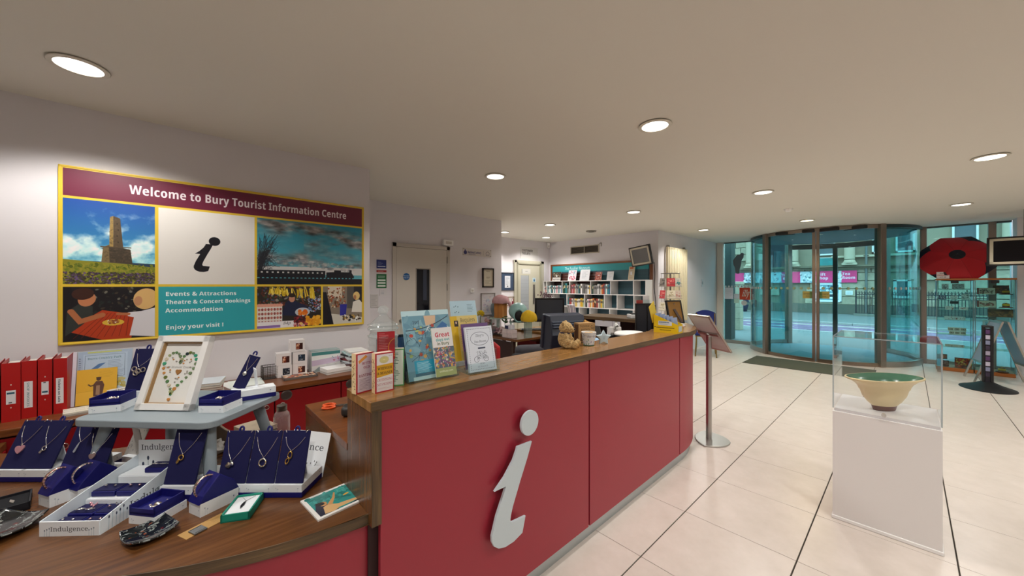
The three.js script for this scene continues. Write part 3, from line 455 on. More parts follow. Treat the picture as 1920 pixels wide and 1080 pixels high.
// bracelets round navy wedges
function braceletBox(u, v, turn, l1, l2, m, size = 1) {
  const t = thing('bracelet_box', l1, 'display box', u, LOW, v, turn, 'white boxes with a navy wedge for bracelets');
  part(t, 'white_box', printed(0.07, 0.045, 0.12, { front: sprig, right: sprig, left: sprig }, 0, 0, -0.06), printMat(sprig));
  const w = shapeOf([[-0.06, 0], [0.06, 0], [0.045, 0.035], [0.0, 0.075], [-0.05, 0.02]]);
  part(t, 'navy_wedge', E(w, 0.064, 0.003, 2).translate(0, 0, -0.032).rotateY(Math.PI / 2), NAVYBOX, 0, 0.045, -0.06);
  const k = thing('bracelet', l2, 'bracelet', u, LOW, v, turn); k.position.y += 0.085; k.translateZ(-0.02);
  part(k, 'bangle', ringGeo(0.036, 0.0034, Math.PI * 1.15).scale(1, 1, 1.9).rotateY(Math.PI / 2).rotateX(0.9), m, 0, 0.0, -0.015);
  part(k, 'stones', merge(Array.from({ length: 11 }, (_, i) => { const a = 0.25 + i * 0.26; return S(0.0028, 8, 6).translate(0.0362 * Math.cos(a), 0.0362 * Math.sin(a), 0.0035); })).rotateY(Math.PI / 2).rotateX(0.9), PINK, 0, 0, -0.015);
}
braceletBox(-0.352, 2.118, FACE - 18, 'bracelet box with rose gold bangle beside the black gift boxes', 'rose gold bangle on a navy wedge near the black boxes', metal('#e0b9a2', 0.25));
braceletBox(-0.283, 2.10, FACE - 18, 'bracelet box with silver bangle between two other navy displays', 'silver bangle on the navy wedge in front of the long drop necklace', SILVER);
braceletBox(0.047, 1.682, FACE - 24, 'bracelet box with jewelled bangle beside the brooch box', 'pale jewelled bangle on the navy wedge next to the three stands', metal('#d8cbb8', 0.25));
// pin boxes: shallow navy tray tilted in a white box, with a brooch
const broochBox = (u, v, y, turn, l, lab2, shape, group) => {
  const t = thing('brooch_box', l, 'jewellery box', u, y, v, turn, 'white boxes with navy inlays');
  part(t, 'white_box', printed(0.102, 0.028, 0.105, { front: sprig, right: sprig, left: sprig }, 0, 0, -0.0525), printMat(sprig));
  const tray = part(t, 'navy_inlay', merge([B(0.098, 0.012, 0.1, 0, 0, -0.05), B(0.004, 0.024, 0.1, -0.047, 0.01, -0.05), B(0.004, 0.024, 0.1, 0.047, 0.01, -0.05), B(0.098, 0.026, 0.004, 0, 0.01, -0.098), B(0.098, 0.02, 0.004, 0, 0.005, -0.002)]), NAVYBOX, 0, 0.028, 0);
  const k = thing('brooch', lab2, 'brooch', u, y + 0.041, v, turn); k.translateZ(-0.05); shape(k); return t;
};
const sparkle = (n, s) => merge(Array.from({ length: n }, (_, i) => S(rnd(0.002, 0.0042), 8, 6).translate(rnd(-s, s) * 0.9, 0.003 + rnd(0, 0.003), rnd(-s, s) * 0.7)));
broochBox(-0.085, 1.735, LOW, FACE - 8, 'jewellery box with a jewelled bear brooch in front of the cardboard tray', 'jewelled silver bear brooch on navy velvet', (k) => {
  part(k, 'bear_figure', merge([S(0.011, 12, 8).scale(1.25, 0.5, 0.9), S(0.0075, 12, 8).scale(1, 0.5, 1).translate(0.017, 0, -0.013), ...[[-0.018, 0.01], [-0.006, 0.016], [0.012, 0.011], [0.002, 0.014]].map(([x, z]) => S(0.0042, 8, 6).scale(1, 0.5, 1.4).translate(x, 0, z)), S(0.003, 8, 6).translate(0.024, 0.002, -0.019), S(0.003, 8, 6).translate(0.012, 0.002, -0.021)]), metal('#f2e3d2', 0.3));
});
// the open cardboard tray with ear ring boxes
{
  const t = thing('display_tray', 'white sloping cardboard tray with a back card, filled with small ear ring boxes', 'tray', -0.25, LOW, 1.815, FACE + 2);
  const w = 0.182, d = 0.32, sideArt = (flip) => art(520, 187, (g, W, H) => { fill(g, '#e8f3fa', 0, 0, W, H); for (let i = 0; i < 7; i++) { const x = (flip ? W - 40 : 40) + (flip ? -1 : 1) * i * 19, y = H - rnd(45, 95); g.strokeStyle = '#93b6c8'; g.lineWidth = 2; g.beginPath(); g.moveTo(x, H); g.lineTo(x + 3, y); g.stroke(); g.fillStyle = '#2c3a55'; g.beginPath(); g.ellipse(x + 3, y, 4, 8, 0, 0, 7); g.fill(); } txt(g, 'Indulgence', flip ? 90 : 150, H - 40, 58, '#2b2f36', indul); }, '#e8f3fa');
  const fa = art(300, 88, (g, W, H) => { fill(g, '#f1f6fa', 0, 0, W, H); txt(g, 'Indulgence', W / 2, 58, 36, '#30343a', indul, '', 'center'); for (const x of [26, 38, 50, 250, 262, 274]) { g.strokeStyle = '#9db4c2'; g.lineWidth = 1.5; g.beginPath(); g.moveTo(x, H); g.lineTo(x, 40 + (x % 7) * 3); g.stroke(); g.fillStyle = '#55657c'; g.beginPath(); g.ellipse(x, 38 + (x % 7) * 3, 2.5, 5, 0, 0, 7); g.fill(); } }, '#f1f6fa');
  const ba = art(300, 284, (g, W, H) => { fill(g, '#f3f6f8', 0, 0, W, H); txt(g, 'Indulgence', W / 2, 66, 50, '#30343a', indul, '', 'center'); for (const [x, y] of [[30, 160], [62, 120], [95, 150], [14, 190]]) { g.strokeStyle = '#3b4a58'; g.lineWidth = 2; g.beginPath(); g.moveTo(x + 10, H); g.quadraticCurveTo(x, 230, x, y); g.stroke(); g.fillStyle = '#1d2a48'; g.beginPath(); g.ellipse(x, y, 7, 14, 0, 0, 7); g.fill(); } }, '#f3f6f8');
  part(t, 'front_wall', printed(w, 0.046, 0.004, { front: fa }), printMat(fa), 0, 0, 0);
  part(t, 'base_card', B(w, 0.003, d, 0, 0, -d / 2), CARD);
  const sideShape = shapeOf([[0, 0], [d, 0], [d, 0.115], [0.0, 0.046]]);
  for (const s of [1, -1]) {
    const a = sideArt(s < 0), e = E(sideShape, 0.003); const uv = e.attributes.uv, p = e.attributes.position, n = e.attributes.normal, [l, b, r, tt] = a.r;
    for (let i = 0; i < uv.count; i++) { const out = s > 0 && n.getZ(i) > 0.5; if (out) uv.setXY(i, l + (r - l) * (p.getX(i) / d), b + (tt - b) * (p.getY(i) / 0.115)); else uv.setXY(i, ...a.e); }
    e.rotateY(Math.PI / 2); part(t, 'side_wall', e, printMat(a), s * (w / 2) - (s > 0 ? 0 : 0.003) + 0.0, 0, 0);
  }
  const back = printed(w, 0.172, 0.004, { front: ba }); part(t, 'back_card', back, printMat(ba), 0, 0, -d);
  for (const [i, z, h] of [[0, -0.125, 0.042], [1, -0.235, 0.068]]) part(t, 'step', merge([B(w - 0.01, 0.003, 0.08, 0, h, z - 0.04), B(w - 0.01, h, 0.003, 0, 0, z)]), CARD);
  const box = R(0.08, 0.018, 0.056, 0.003), inl = B(0.073, 0.002, 0.049, 0, 0.018, 0);
  const spots = [[-0.043, 0.006, -0.033], [0.043, 0.006, -0.033], [-0.043, 0.012, -0.093], [0.043, 0.012, -0.093], [-0.043, 0.0455, -0.165], [0.043, 0.0455, -0.165], [0.035, 0.0715, -0.278]];
  const lab = ['by the tray front, left empty of stones', 'by the tray front with pink studs', 'with large looped ear rings in the second row', 'with small pink studs in the second row', 'on the middle step with silver studs', 'on the middle step with paired drops', 'on the top step with silver hoops'];
  spots.forEach(([x, y, z], i) => {
    const k = thing('earring_box', 'navy ear ring box ' + lab[i].replace('left ', ''), 'jewellery box', 0, 0, 0, FACE + 2, 'navy ear ring boxes in the cardboard tray'); k.position.set(x, y, z).applyAxisAngle(new THREE.Vector3(0, 1, 0), t.rotation.y).add(t.position);
    part(k, 'box', box, NAVYBOX); part(k, 'velvet_inlay', inl, NAVY);
    const e = thing('earrings', 'pair of silver ear rings ' + ['in the box by the tray front', 'with pink stones by the tray front', 'with large loops in the second row', 'with tiny pink studs in the second row', 'as plain studs on the middle step', 'as small drops on the middle step', 'as hoops on the top step'][i], 'ear rings', 0, 0, 0, FACE + 2, 'ear rings in the cardboard tray'); e.position.copy(k.position); e.position.y += 0.0205;
    for (const s of [-1, 1]) part(e, 'ear_ring', i === 6 ? ringGeo(0.016, 0.0016).rotateX(1.2) : i === 2 ? ringGeo(0.011, 0.002).rotateX(1.2) : L([[0, 0], [0.005, 0.002], [0.003, 0.005], [0, 0.006]], 12), i % 2 ? metal('#efc9cc', 0.3) : SILVER, s * 0.016, 0.003, i === 2 ? 0.01 : 0);
    if (i === 2 || i === 3) part(e, 'stone_cluster', sparkle(7, 0.016), i === 2 ? PINK : SILVER, 0, 0.001, -0.012);
  });
}
// glazed dishes
{
  const tx = pixels(256, (x, y) => { const n = fbm(x * 6, y * 6, 2), k = fbm(x * 18, y * 18, 5), vein = Math.abs(fbm(x * 3 + n, y * 3, 8)) < 0.03; if (k > 0.4) return [176, 176, 168]; if (n > 0.33) return [128, 70, 48]; if (n < -0.34) return [104, 30, 26]; return vein ? [142, 150, 148] : [26 + k * 30, 30 + k * 30, 32 + k * 28]; });
  const m = new THREE.MeshPhysicalMaterial({ map: texture(tx, false), roughness: 0.12, clearcoat: 0.6 });
  const dish = (r, h) => { const n = 20, g = new THREE.BufferGeometry(), P = [], uv = [], ix = []; for (let s = 0; s < 2; s++) for (let j = 0; j <= n; j++) for (let i = 0; i <= n; i++) { const x = i / n * 2 - 1, z = j / n * 2 - 1, q = Math.max(0, (x * x + z * z) / 2); P.push(x * r * (1 - 0.12 * z * z), h * Math.pow(q, 1.1) + (s ? 0 : 0.005), z * r * (1 - 0.12 * x * x)); uv.push(i / n, j / n); }
    const N = (n + 1) * (n + 1), q4 = (a, b, c, d, f) => f ? ix.push(a, b, c, a, c, d) : ix.push(a, c, b, a, d, c); for (let s = 0; s < 2; s++) for (let j = 0; j < n; j++) for (let i = 0; i < n; i++) { const a = s * N + j * (n + 1) + i; q4(a, a + n + 1, a + n + 2, a + 1, !s); }
    for (let i = 0; i < n; i++) for (const [f, e] of [[i, i + 1], [(n + 1) * n + i + 1, (n + 1) * n + i], [(i + 1) * (n + 1), i * (n + 1)], [i * (n + 1) + n, (i + 1) * (n + 1) + n]]) { ix.push(f, e, e + N, f, e + N, f + N); }
    g.setAttribute('position', new THREE.Float32BufferAttribute(P, 3)); g.setAttribute('uv', new THREE.Float32BufferAttribute(uv, 2)); g.setIndex(ix); g.computeVertexNormals(); return g; };
  const a = thing('glazed_dish', 'square dark glazed dish with bright flecks in front of the brooch box', 'dish', -0.062, LOW, 1.645, 20); part(a, 'dish_body', dish(0.062, 0.02), m, 0, 0.003, 0); part(a, 'foot', C(0.02, 0.022, 0.004), BLACK);
  const b = thing('glazed_dish', 'larger dark glazed dish in front of the black gift boxes, cut by the picture edge', 'dish', -0.425, LOW, 1.985, 48); part(b, 'dish_body', dish(0.085, 0.03), m, 0, 0.003, 0); part(b, 'foot', C(0.028, 0.03, 0.004), BLACK);
  const blk = M('#10121c', 0.6);
  for (const [u, v, l] of [[-0.435, 2.185, 'open black gift box with a pale brooch, in front of the bracelets'], [-0.52, 2.235, 'black gift box cut by the picture edge, behind the large dish']]) {
    const t = thing('gift_box', l, 'jewellery box', u, LOW, v, 8, 'black gift boxes'); part(t, 'box', merge([B(0.085, 0.008, 0.13), B(0.004, 0.028, 0.13, -0.0405), B(0.004, 0.028, 0.13, 0.0405), B(0.085, 0.028, 0.004, 0, 0, 0.063), B(0.085, 0.028, 0.004, 0, 0, -0.063)]), blk); part(t, 'black_pad', R(0.074, 0.012, 0.12, 0.003, 0, 0.008, 0), M('#0c0d14', 0.9));
  }
  const k = thing('brooch', 'pale pointed brooch lying in the black gift box', 'brooch', -0.435, LOW + 0.0205, 2.185, 20); part(k, 'leaf', E(shapeOf([[0, -0.02], [0.006, 0], [0, 0.022], [-0.005, 0.002]]), 0.002, 0.0008).rotateX(-Math.PI / 2), metal('#d9d6cc', 0.35));
}
{ // kraft card with pewter square, teal box, picture book
  const t = thing('kraft_card', 'brown kraft card lying between the dark dish and teal box', 'card', 0.07, LOW, 1.584, 24);
  const ka = art(120, 50, (g, w, h) => { fill(g, '#b98f52', 0, 0, w, h); rows(g, 80, 14, 30, 3, 7, '#8c6a38', 1.5); }, '#b98f52');
  part(t, 'card', printed(0.125, 0.0015, 0.05, { top: ka }), printMat(ka, 0.7));
  const s = thing('pewter_tile', 'small grey square metal tile on the brown kraft card', 'ornament', 0.052, LOW + 0.0016, 1.565, 24); part(s, 'tile', R(0.036, 0.005, 0.036, 0.001), metal('#8d8f90', 0.5)); part(s, 'chased_edge', merge([B(0.03, 0.001, 0.001, 0, 0.005, 0.014), B(0.03, 0.001, 0.001, 0, 0.005, -0.014)]), metal('#6b6d6e', 0.5));
  const b = thing('teal_box', 'small open teal box with a silver necklace on white card', 'jewellery box', 0.175, LOW, 1.6, -27); const teal = M('#0f8f78', 0.6);
  part(b, 'tray', merge([B(0.085, 0.004, 0.125), B(0.005, 0.026, 0.125, -0.04), B(0.005, 0.026, 0.125, 0.04), B(0.085, 0.026, 0.005, 0, 0, 0.06), B(0.085, 0.026, 0.005, 0, 0, -0.06)]), teal); part(b, 'white_card', B(0.074, 0.003, 0.113, 0, 0.017, 0), CARD);
  const n = thing('necklace', 'fine silver necklace with a feather pendant in the teal box', 'necklace', 0.175, LOW + 0.0215, 1.6, -27);
  part(n, 'chain', merge([T([[-0.02, 0, -0.05], [-0.008, 0, -0.035], [0.0, 0, -0.022]], 0.0008, 12, 5), T([[0.022, 0, -0.05], [0.01, 0, -0.036], [0.0, 0, -0.022]], 0.0008, 12, 5)]), SILVER); part(n, 'feather_pendant', E(shapeOf([[0, -0.026], [0.0045, -0.006], [0.002, 0.018], [-0.003, 0.01], [-0.005, -0.008]]), 0.0015, 0.0005).rotateX(-Math.PI / 2), metal('#4a4a4c', 0.35), 0, 0.0005, -0.002);
  const pa = art(340, 300, (g, w, h) => { fill(g, '#eceae6', 0, 0, w, h); fill(g, '#2f8f8a', 26, 22, w - 52, h - 44); blot(g, 26, 22, w - 60, h * 0.5, ['#2a827f', '#38a098', '#237570'], 60, 8, 26);
    blot(g, 230, 36, 70, 50, ['#7cc2b4', '#9ad0c2'], 40, 1, 3); poly(g, '#2b2a3c', [[26, 278], [26, 200], [60, 110], [110, 150], [150, 278]]); poly(g, '#d9b07a', [[60, 270], [80, 190], [120, 175], [170, 215], [300, 236], [312, 250], [290, 262], [160, 262], [120, 278]]); poly(g, '#c99a64', [[110, 180], [170, 120], [206, 60], [214, 66], [186, 130], [140, 196]]); g.fillStyle = '#c7935e'; g.beginPath(); g.ellipse(96, 150, 24, 28, 0, 0, 7); g.fill(); g.fillStyle = '#241a18'; g.beginPath(); g.ellipse(80, 138, 28, 22, 0.4, 0, 7); g.fill(); g.fillStyle = '#d8a848'; g.beginPath(); g.ellipse(262, 140, 24, 9, -0.2, 0, 7); g.fill(); poly(g, '#1f2233', [[200, 278], [314, 258], [314, 278]]); }, '#eceae6');
  const k = thing('picture_book', 'picture book with a swimmer on its teal cover, lying by the end panel', 'book', 0.43, LOW, 1.443, 6);
  part(k, 'cover', printed(0.172, 0.006, 0.165, { top: pa }), printMat(pa, 0.25)); part(k, 'spine_band', B(0.006, 0.0066, 0.165, 0.083, 0, 0), M('#f0d21c', 0.4));
}
// grey step stool carrying more jewellery
const STU = 0.04, STV = 2.136, STH = 0.28, STT = -46;
{
  const t = thing('step_stool', 'grey painted wooden step stool standing on the display counter', 'stool', STU, LOW, STV, STT);
  const s = new THREE.Shape(), W = 0.285, Dp = 0.2, r = 0.05; s.moveTo(-W + r, -Dp); s.lineTo(W - r, -Dp); s.quadraticCurveTo(W, -Dp, W, -Dp + r); s.lineTo(W, Dp - r); s.quadraticCurveTo(W, Dp, W - r, Dp); s.lineTo(-W + r, Dp); s.quadraticCurveTo(-W, Dp, -W, Dp - r); s.lineTo(-W, -Dp + r); s.quadraticCurveTo(-W, -Dp, -W + r, -Dp);
  part(t, 'seat', E(s, 0.018, 0.005, 3).rotateX(-Math.PI / 2).translate(0, STH - 0.023, 0), GREYBLUE);
  for (const a of [-1, 1]) { part(t, 'batten', R(0.07, 0.02, 0.3, 0.004, a * 0.21, STH - 0.048, 0), GREYBLUE);
    for (const b of [-1, 1]) { const A = [a * 0.215, STH - 0.048, b * 0.13], Z = [a * 0.255, 0.034, b * 0.165], K = [a * 0.2585, 0.001, b * 0.1685]; part(t, 'leg', bar(Z, A, 0.02, 14, 0.024), GREYBLUE).name = 'leg'; part(t, 'bare_wood_foot', bar(K, Z, 0.0185, 14, 0.02), M('#c79a55', 0.5)); } }
}
{
  const top = LOW + STH, put = (x, z) => { const p = new THREE.Vector3(x, 0, z).applyAxisAngle(new THREE.Vector3(0, 1, 0), STT * D); return [STU + p.x, STV - p.z]; };
  // box frame with a heart of buttons
  const fu = -0.038, fv = 2.095;
  const t = thing('box_frame', 'white box frame with a heart made of green buttons, leaning on the stool', 'picture frame', fu, top, fv, FACE - 2); t.rotation.order = 'YXZ'; t.rotation.x = -20 * D;
  const w = 0.235, h = 0.312, b = 0.027;
  part(t, 'frame_rail', merge([R(w, b, 0.03, 0.002), R(w, b, 0.03, 0.002, 0, h - b, 0), R(b, h, 0.03, 0.002, -w / 2 + b / 2), R(b, h, 0.03, 0.002, w / 2 - b / 2)]), WHITE);
  part(t, 'inner_slip', merge([B(w - 2 * b, 0.004, 0.014, 0, b, -0.002), B(w - 2 * b, 0.004, 0.014, 0, h - b - 0.004, -0.002), B(0.004, h - 2 * b, 0.014, -w / 2 + b + 0.002, b, -0.002), B(0.004, h - 2 * b, 0.014, w / 2 - b - 0.002, b, -0.002)]), M('#a88456', 0.6));
  const ba = art(180, 250, (g, W, H) => { fill(g, '#efeeea', 0, 0, W, H); txt(g, 'Every Moment Treasured', W / 2, 108, 12, '#777', 'serif', 'italic', 'center'); }, '#efeeea');
  part(t, 'backing_card', printed(w - 2 * b, h - 2 * b, 0.003, { front: ba }, 0, b, -0.01), printMat(ba, 0.7));
  const cols = ['#8f9c52', '#5f8a58', '#39a07c', '#c98d4a', '#6f7d3c', '#a8b080', '#2d3b3f', '#d6cbb4', '#7a8f6a'].map((c) => M(c, 0.35)), btn = C(0.0062, 0.0056, 0.004, 12).rotateX(Math.PI / 2), small = C(0.0032, 0.003, 0.003, 8).rotateX(Math.PI / 2), nail = M('#a9a39a', 0.4);
  for (let i = 0; i < 36; i++) { const a = i / 36 * Math.PI * 2, x = 16 * Math.pow(Math.sin(a), 3), y = 13 * Math.cos(a) - 5 * Math.cos(2 * a) - 2 * Math.cos(3 * a) - Math.cos(4 * a); const o = part(t, 'button', btn, cols[Math.floor(rnd(0, 9))], x * 0.0044, h * 0.54 + y * 0.0061, -0.0082); const k = rnd(0.8, 1.25); o.scale.set(k, k, 1); }
  for (let i = 0; i < 34; i++) { const a = rnd(0, 6.28), q = rnd(0.35, 0.8), x = 16 * Math.pow(Math.sin(a), 3) * q, y = (13 * Math.cos(a) - 5 * Math.cos(2 * a) - 2 * Math.cos(3 * a)) * q; if (Math.hypot(x, y + 1) < 5) continue; part(t, 'bead', small, i % 3 ? nail : cols[3], x * 0.0044, h * 0.54 + y * 0.0061, -0.0085); }
  part(t, 'wooden_heart', E(heartShape(0.012), 0.004, 0.001), M('#a5733c', 0.6), 0.004, h * 0.51, -0.0085); part(t, 'tail_button', btn, cols[3], -0.001, h * 0.54 - 0.124, -0.0078);
  const L1 = (k) => { part(k, 'leaf_cluster', sparkle(22, 0.02), metal('#f0e6da', 0.28)); };
  let p; broochBox(-0.215, 2.225, top, FACE + 18, 'jewellery box with a leafy brooch on the stool, before the yellow leaflet', 'leafy sparkling brooch in the box beside the heart frame, binder side', L1);
  broochBox(0.104, 1.927, top, FACE + 0, 'jewellery box with a flower brooch at the front corner of the stool', 'sparkling flower brooch in the box at the stool front corner', L1);
  // stands on the stool
  const s1 = necklaceStand(-0.135, 2.33, FACE + 4, 'navy necklace stand on the stool, half hidden behind the heart frame', top); onPad(s1, 'necklace', 'silver necklace with linked black rings on the stand behind the heart frame', (q, x, y) => { part(q, 'linked_rings', merge([[-0.014, -0.008], [0.004, -0.018], [0.022, -0.012], [-0.004, -0.026]].map(([a, c]) => ringGeo(0.009, 0.0024).translate(x + a, y + c, 0.0085))), metal('#c9beb2', 0.3)); }, { low: 0.098, skew: -0.016 });
  p = [0.185, 2.06]; const s2 = thing('bracelet_stand', 'tall narrow navy stand rising from an open white box on the stool', 'display stand', p[0], top, p[1], FACE + 14, 'navy velvet necklace stands');
  part(s2, 'navy_lid', R(0.08, 0.02, 0.165, 0.003, 0, 0, -0.08).rotateY(-1.1), NAVYBOX); part(s2, 'white_box', printed(0.078, 0.026, 0.163, { front: sprig, right: sprig, left: sprig }, 0, 0.02, -0.08).rotateY(-1.1), printMat(sprig));
  part(s2, 'velvet_pad', R(0.05, 0.155, 0.007, 0.002), NAVY, 0.012, 0.046, -0.03, -18, 0, -19); part(s2, 'ribbon_tab', tabGeo, NAVYBOX, 0.0595, 0.19, -0.075, -18, 0, -19); part(s2, 'rear_strut', B(0.03, 0.09, 0.003), CARD, 0.075, 0.046, -0.06, 14, -50, 0);
  const n2 = thing('necklace', 'silver necklace with an oval pendant on the tall narrow stand', 'necklace', 0, 0, 0, 0); n2.position.copy(s2.position); n2.rotation.copy(s2.rotation);
  const q = new THREE.Group(); n2.add(q); q.name = 'necklace_body'; q.position.set(0.012, 0.046, -0.03); q.rotation.set(-18 * D, 0, -19 * D);
  part(q, 'chain', chainGeo(0.017, 0.147, 0.08, -0.002), SILVER); part(q, 'oval_pendant', L([[0, -0.013], [0.009, -0.004], [0.008, 0.004], [0, 0.011]], 16).scale(1, 1, 0.5), metal('#dfe0d8', 0.3), -0.003, 0.07, 0.008);
}
// things under and behind the stool
{
  const ca = art(150, 260, (g, w, h) => { fill(g, '#d9d4cc', 0, 0, w, h); for (let i = 0; i < 34; i++) { g.fillStyle = '#3a3d4a'; g.beginPath(); g.ellipse(rnd(10, w - 10), rnd(60, h), 1.8, 5, 0, 0, 7); g.fill(); } txt(g, 'nce', 40, 34, 30, '#555', indul); }, '#d9d4cc');
  const c = thing('open_card_box', 'upright white patterned card box under the stool', 'box', -0.16, LOW, 2.42, FACE - 12); part(c, 'front_card', printed(0.075, 0.19, 0.003, { front: ca }), printMat(ca, 0.6), 0, 0, 0, -14, 0, -13); part(c, 'rear_card', B(0.065, 0.16, 0.003), M('#cfc9c0', 0.6), 0.035, 0, -0.03, 12, -12, -6); part(c, 'box_base', B(0.1, 0.025, 0.1, 0.04, 0, -0.03), CARD);
  const wv = thing('wooden_offcut', 'grey brown wooden board with a curved top edge under the stool', 'ornament', 0.12, LOW, 2.36, FACE); const ws = new THREE.Shape(); ws.moveTo(-0.16, 0); ws.lineTo(0.2, 0); ws.lineTo(0.2, 0.03); ws.bezierCurveTo(0.15, 0.07, 0.1, 0.06, 0.05, 0.115); ws.bezierCurveTo(0.02, 0.13, -0.08, 0.11, -0.16, 0.085); part(wv, 'board', E(ws, 0.01, 0.002), M('#8d7a68', 0.7)); part(wv, 'base_batten', B(0.3, 0.012, 0.04, 0.01, 0, 0.02), M('#8d7a68', 0.7));
  const tp = thing('tissue_paper', 'crumpled white tissue paper under the stool', 'paper', 0.1, LOW, 2.24, 0); const tg = new THREE.IcosahedronGeometry(0.05, 4), tpz = tg.attributes.position; for (let i = 0; i < tpz.count; i++) { const x = tpz.getX(i), y = tpz.getY(i), z = tpz.getZ(i), k = 1 + 0.6 * noise.noise(x * 40, y * 40, z * 40); tpz.setXYZ(i, x * k * 1.4, Math.max(0, (y + 0.03) * k * 0.7), z * k); } tg.computeVertexNormals(); part(tp, 'crumpled_sheet', tg, M('#d9d5cf', 0.8));
  const dc = thing('display_card', 'white printed card leaning behind the row of three navy stands', 'sign', 0.392, LOW, 1.72, FACE - 6); const da = art(200, 240, (g, w, h) => { fill(g, '#f4f6f8', 0, 0, w, h); txt(g, 'Indulgence', w - 22, 100, 46, '#30343a', indul, '', 'right'); for (let i = 0; i < 14; i++) { g.fillStyle = '#444'; g.beginPath(); g.ellipse(rnd(80, w - 20), rnd(140, h - 10), 1.8, 5, 0.1, 0, 7); g.fill(); } }, '#f4f6f8'); part(dc, 'card', printed(0.172, 0.176, 0.003, { front: da }), printMat(da, 0.6), 0, 0, 0, -16, 0, -3); part(dc, 'easel_strut', B(0.04, 0.14, 0.003), CARD, 0, 0, -0.09, 14, 0, 0);
  const bt = thing('water_bottle', 'clear glass water bottle with a steel screw cap behind the stands', 'bottle', 0.405, LOW, 2.21, 0);
  part(bt, 'glass_body', L([[0, 0.001], [0.036, 0.001], [0.038, 0.006], [0.038, 0.118], [0.034, 0.135], [0.024, 0.146], [0.021, 0.15], [0.0195, 0.15], [0.0225, 0.145], [0.0325, 0.133], [0.0362, 0.117], [0.0362, 0.006], [0, 0.004]], 36), M('#f4eeee', 0.06, { transmission: 0.86, thickness: 0, ior: 1.45 })); part(bt, 'screw_cap', L([[0, 0.178], [0.022, 0.178], [0.024, 0.176], [0.024, 0.149], [0, 0.149]], 30), metal('#8b8680', 0.35));
  const bk = ['#2f6f6a', '#d6cfc0', '#335a58', '#c9b8a0'];
  for (let i = 0; i < 4; i++) { const b = thing('book', ['teal paperback', 'cream paperback', 'dark green paperback', 'pale paperback'][i] + ' in the short pile behind the stool leg, ' + ['lowest', 'second lowest', 'second from top', 'topmost'][i], 'book', 0.30, LOW + i * 0.022, 2.255, 8 + i * 3, 'books behind the stool'); part(b, 'cover', merge([B(0.13, 0.002, 0.16), B(0.13, 0.002, 0.16, 0, 0.019, 0), B(0.002, 0.021, 0.16, -0.064)]), M(bk[i], 0.5)); part(b, 'pages', B(0.122, 0.017, 0.154, 0.002, 0.002, 0), M('#e6ddc8', 0.8)); }
  // scissors and scanner on the staff desk
  const sc = thing('scissors', 'pair of scissors with orange handles on the staff desk', 'scissors', 0.60, DESK + 0.004, 1.985, -20); const or = M('#e4561c', 0.4); for (const s of [-1, 1]) { part(sc, 'finger_loop', ringGeo(0.02, 0.0055).scale(1.3, 1, 1).rotateX(Math.PI / 2), or, -0.03, 0.002, s * 0.021); part(sc, 'blade', E(shapeOf([[0, 0], [0.1, s * 0.006], [0.02, s * 0.012]]), 0.002).rotateX(-Math.PI / 2), STEEL, 0.0, 0, 0); }
  const gn = thing('barcode_scanner', 'dark grey hand scanner lying by the orange scissors', 'scanner', 0.64, DESK, 1.87, 62); part(gn, 'handle', R(0.13, 0.045, 0.045, 0.02), M('#4b463f', 0.5), 0, 0, 0, 0, 0, 12); part(gn, 'head', R(0.07, 0.05, 0.065, 0.02), M('#2b2825', 0.5), -0.07, 0, 0);
}
// ---------- things on the back worktop ----------
{
  const red = M('#b01010', 0.45), redIn = M('#7c0a0a', 0.6), paper = M('#ded9cf', 0.8);
  const spineArt = (k) => art(90, 300, (g, w, h) => {
    fill(g, '#b01010', 0, 0, w, h);
    if (k === 0 || k === 2) { fill(g, '#e2e2e6', 22, k ? 118 : 140, 46, 60 + 10); fill(g, '#2d5c70', 26, k ? 168 : 150, 36, 9); fill(g, '#33373c', 34, k ? 120 : 200, 16, 5); g.fillStyle = '#c9c2b8'; for (const y of [k ? 92 : 112, k ? 214 : 228]) { g.beginPath(); g.arc(45, y, 4, 0, 7); g.fill(); } }
    if (k === 1 || k === 3) { fill(g, '#e4e2e4', 16, 106, 50, 138); g.save(); g.translate(k === 1 ? 32 : 30, 112); g.rotate(Math.PI / 2); txt(g, k === 1 ? 'SHOP INVOICES' : 'Tickets on Sale', 0, 0, k === 1 ? 19 : 21, k === 1 ? '#2b6a70' : '#24303e', 'sans-serif', k === 1 ? '' : 'bold', 'left', 126); g.restore(); }
  }, '#b01010');
  const labs = ['red lever arch binder with a small label, second from the picture edge', 'red lever arch binder marked with shop invoices', 'red lever arch binder with a small label, between the invoices and tickets binders', 'red lever arch binder marked for tickets on sale, last of the row', 'red lever arch binder cut by the picture edge'];
  const spots = [[-0.66, 3.3, 0.062, 6], [-0.603, 3.32, 0.052, 4], [-0.548, 3.322, 0.05, 4], [-0.492, 3.318, 0.05, 2], [-0.727, 3.29, 0.06, 7]];
  spots.forEach(([u, v, w, r], i) => {
    const t = thing('ring_binder', labs[i], 'binder', u, BACK, v, r, 'red ring binders'), h = 0.318, d = 0.25, a = spineArt(i);
    part(t, 'spine', printed(w, h, 0.003, { front: a }), printMat(a, 0.4));
    for (const s of [1, -1]) part(t, 'cover_board', B(0.0025, h, d, s * (w / 2 - 0.0013), 0, -d / 2), red);
    part(t, 'paper_block', B(w * 0.62, 0.295, 0.215, -w * 0.08, 0.004, -0.125), paper);
    part(t, 'lever_arch', T([[-0.012, 0.3, -0.03], [-0.01, 0.31, -0.06], [0.012, 0.305, -0.08]], 0.002, 14, 6), CHROME);
  });
}
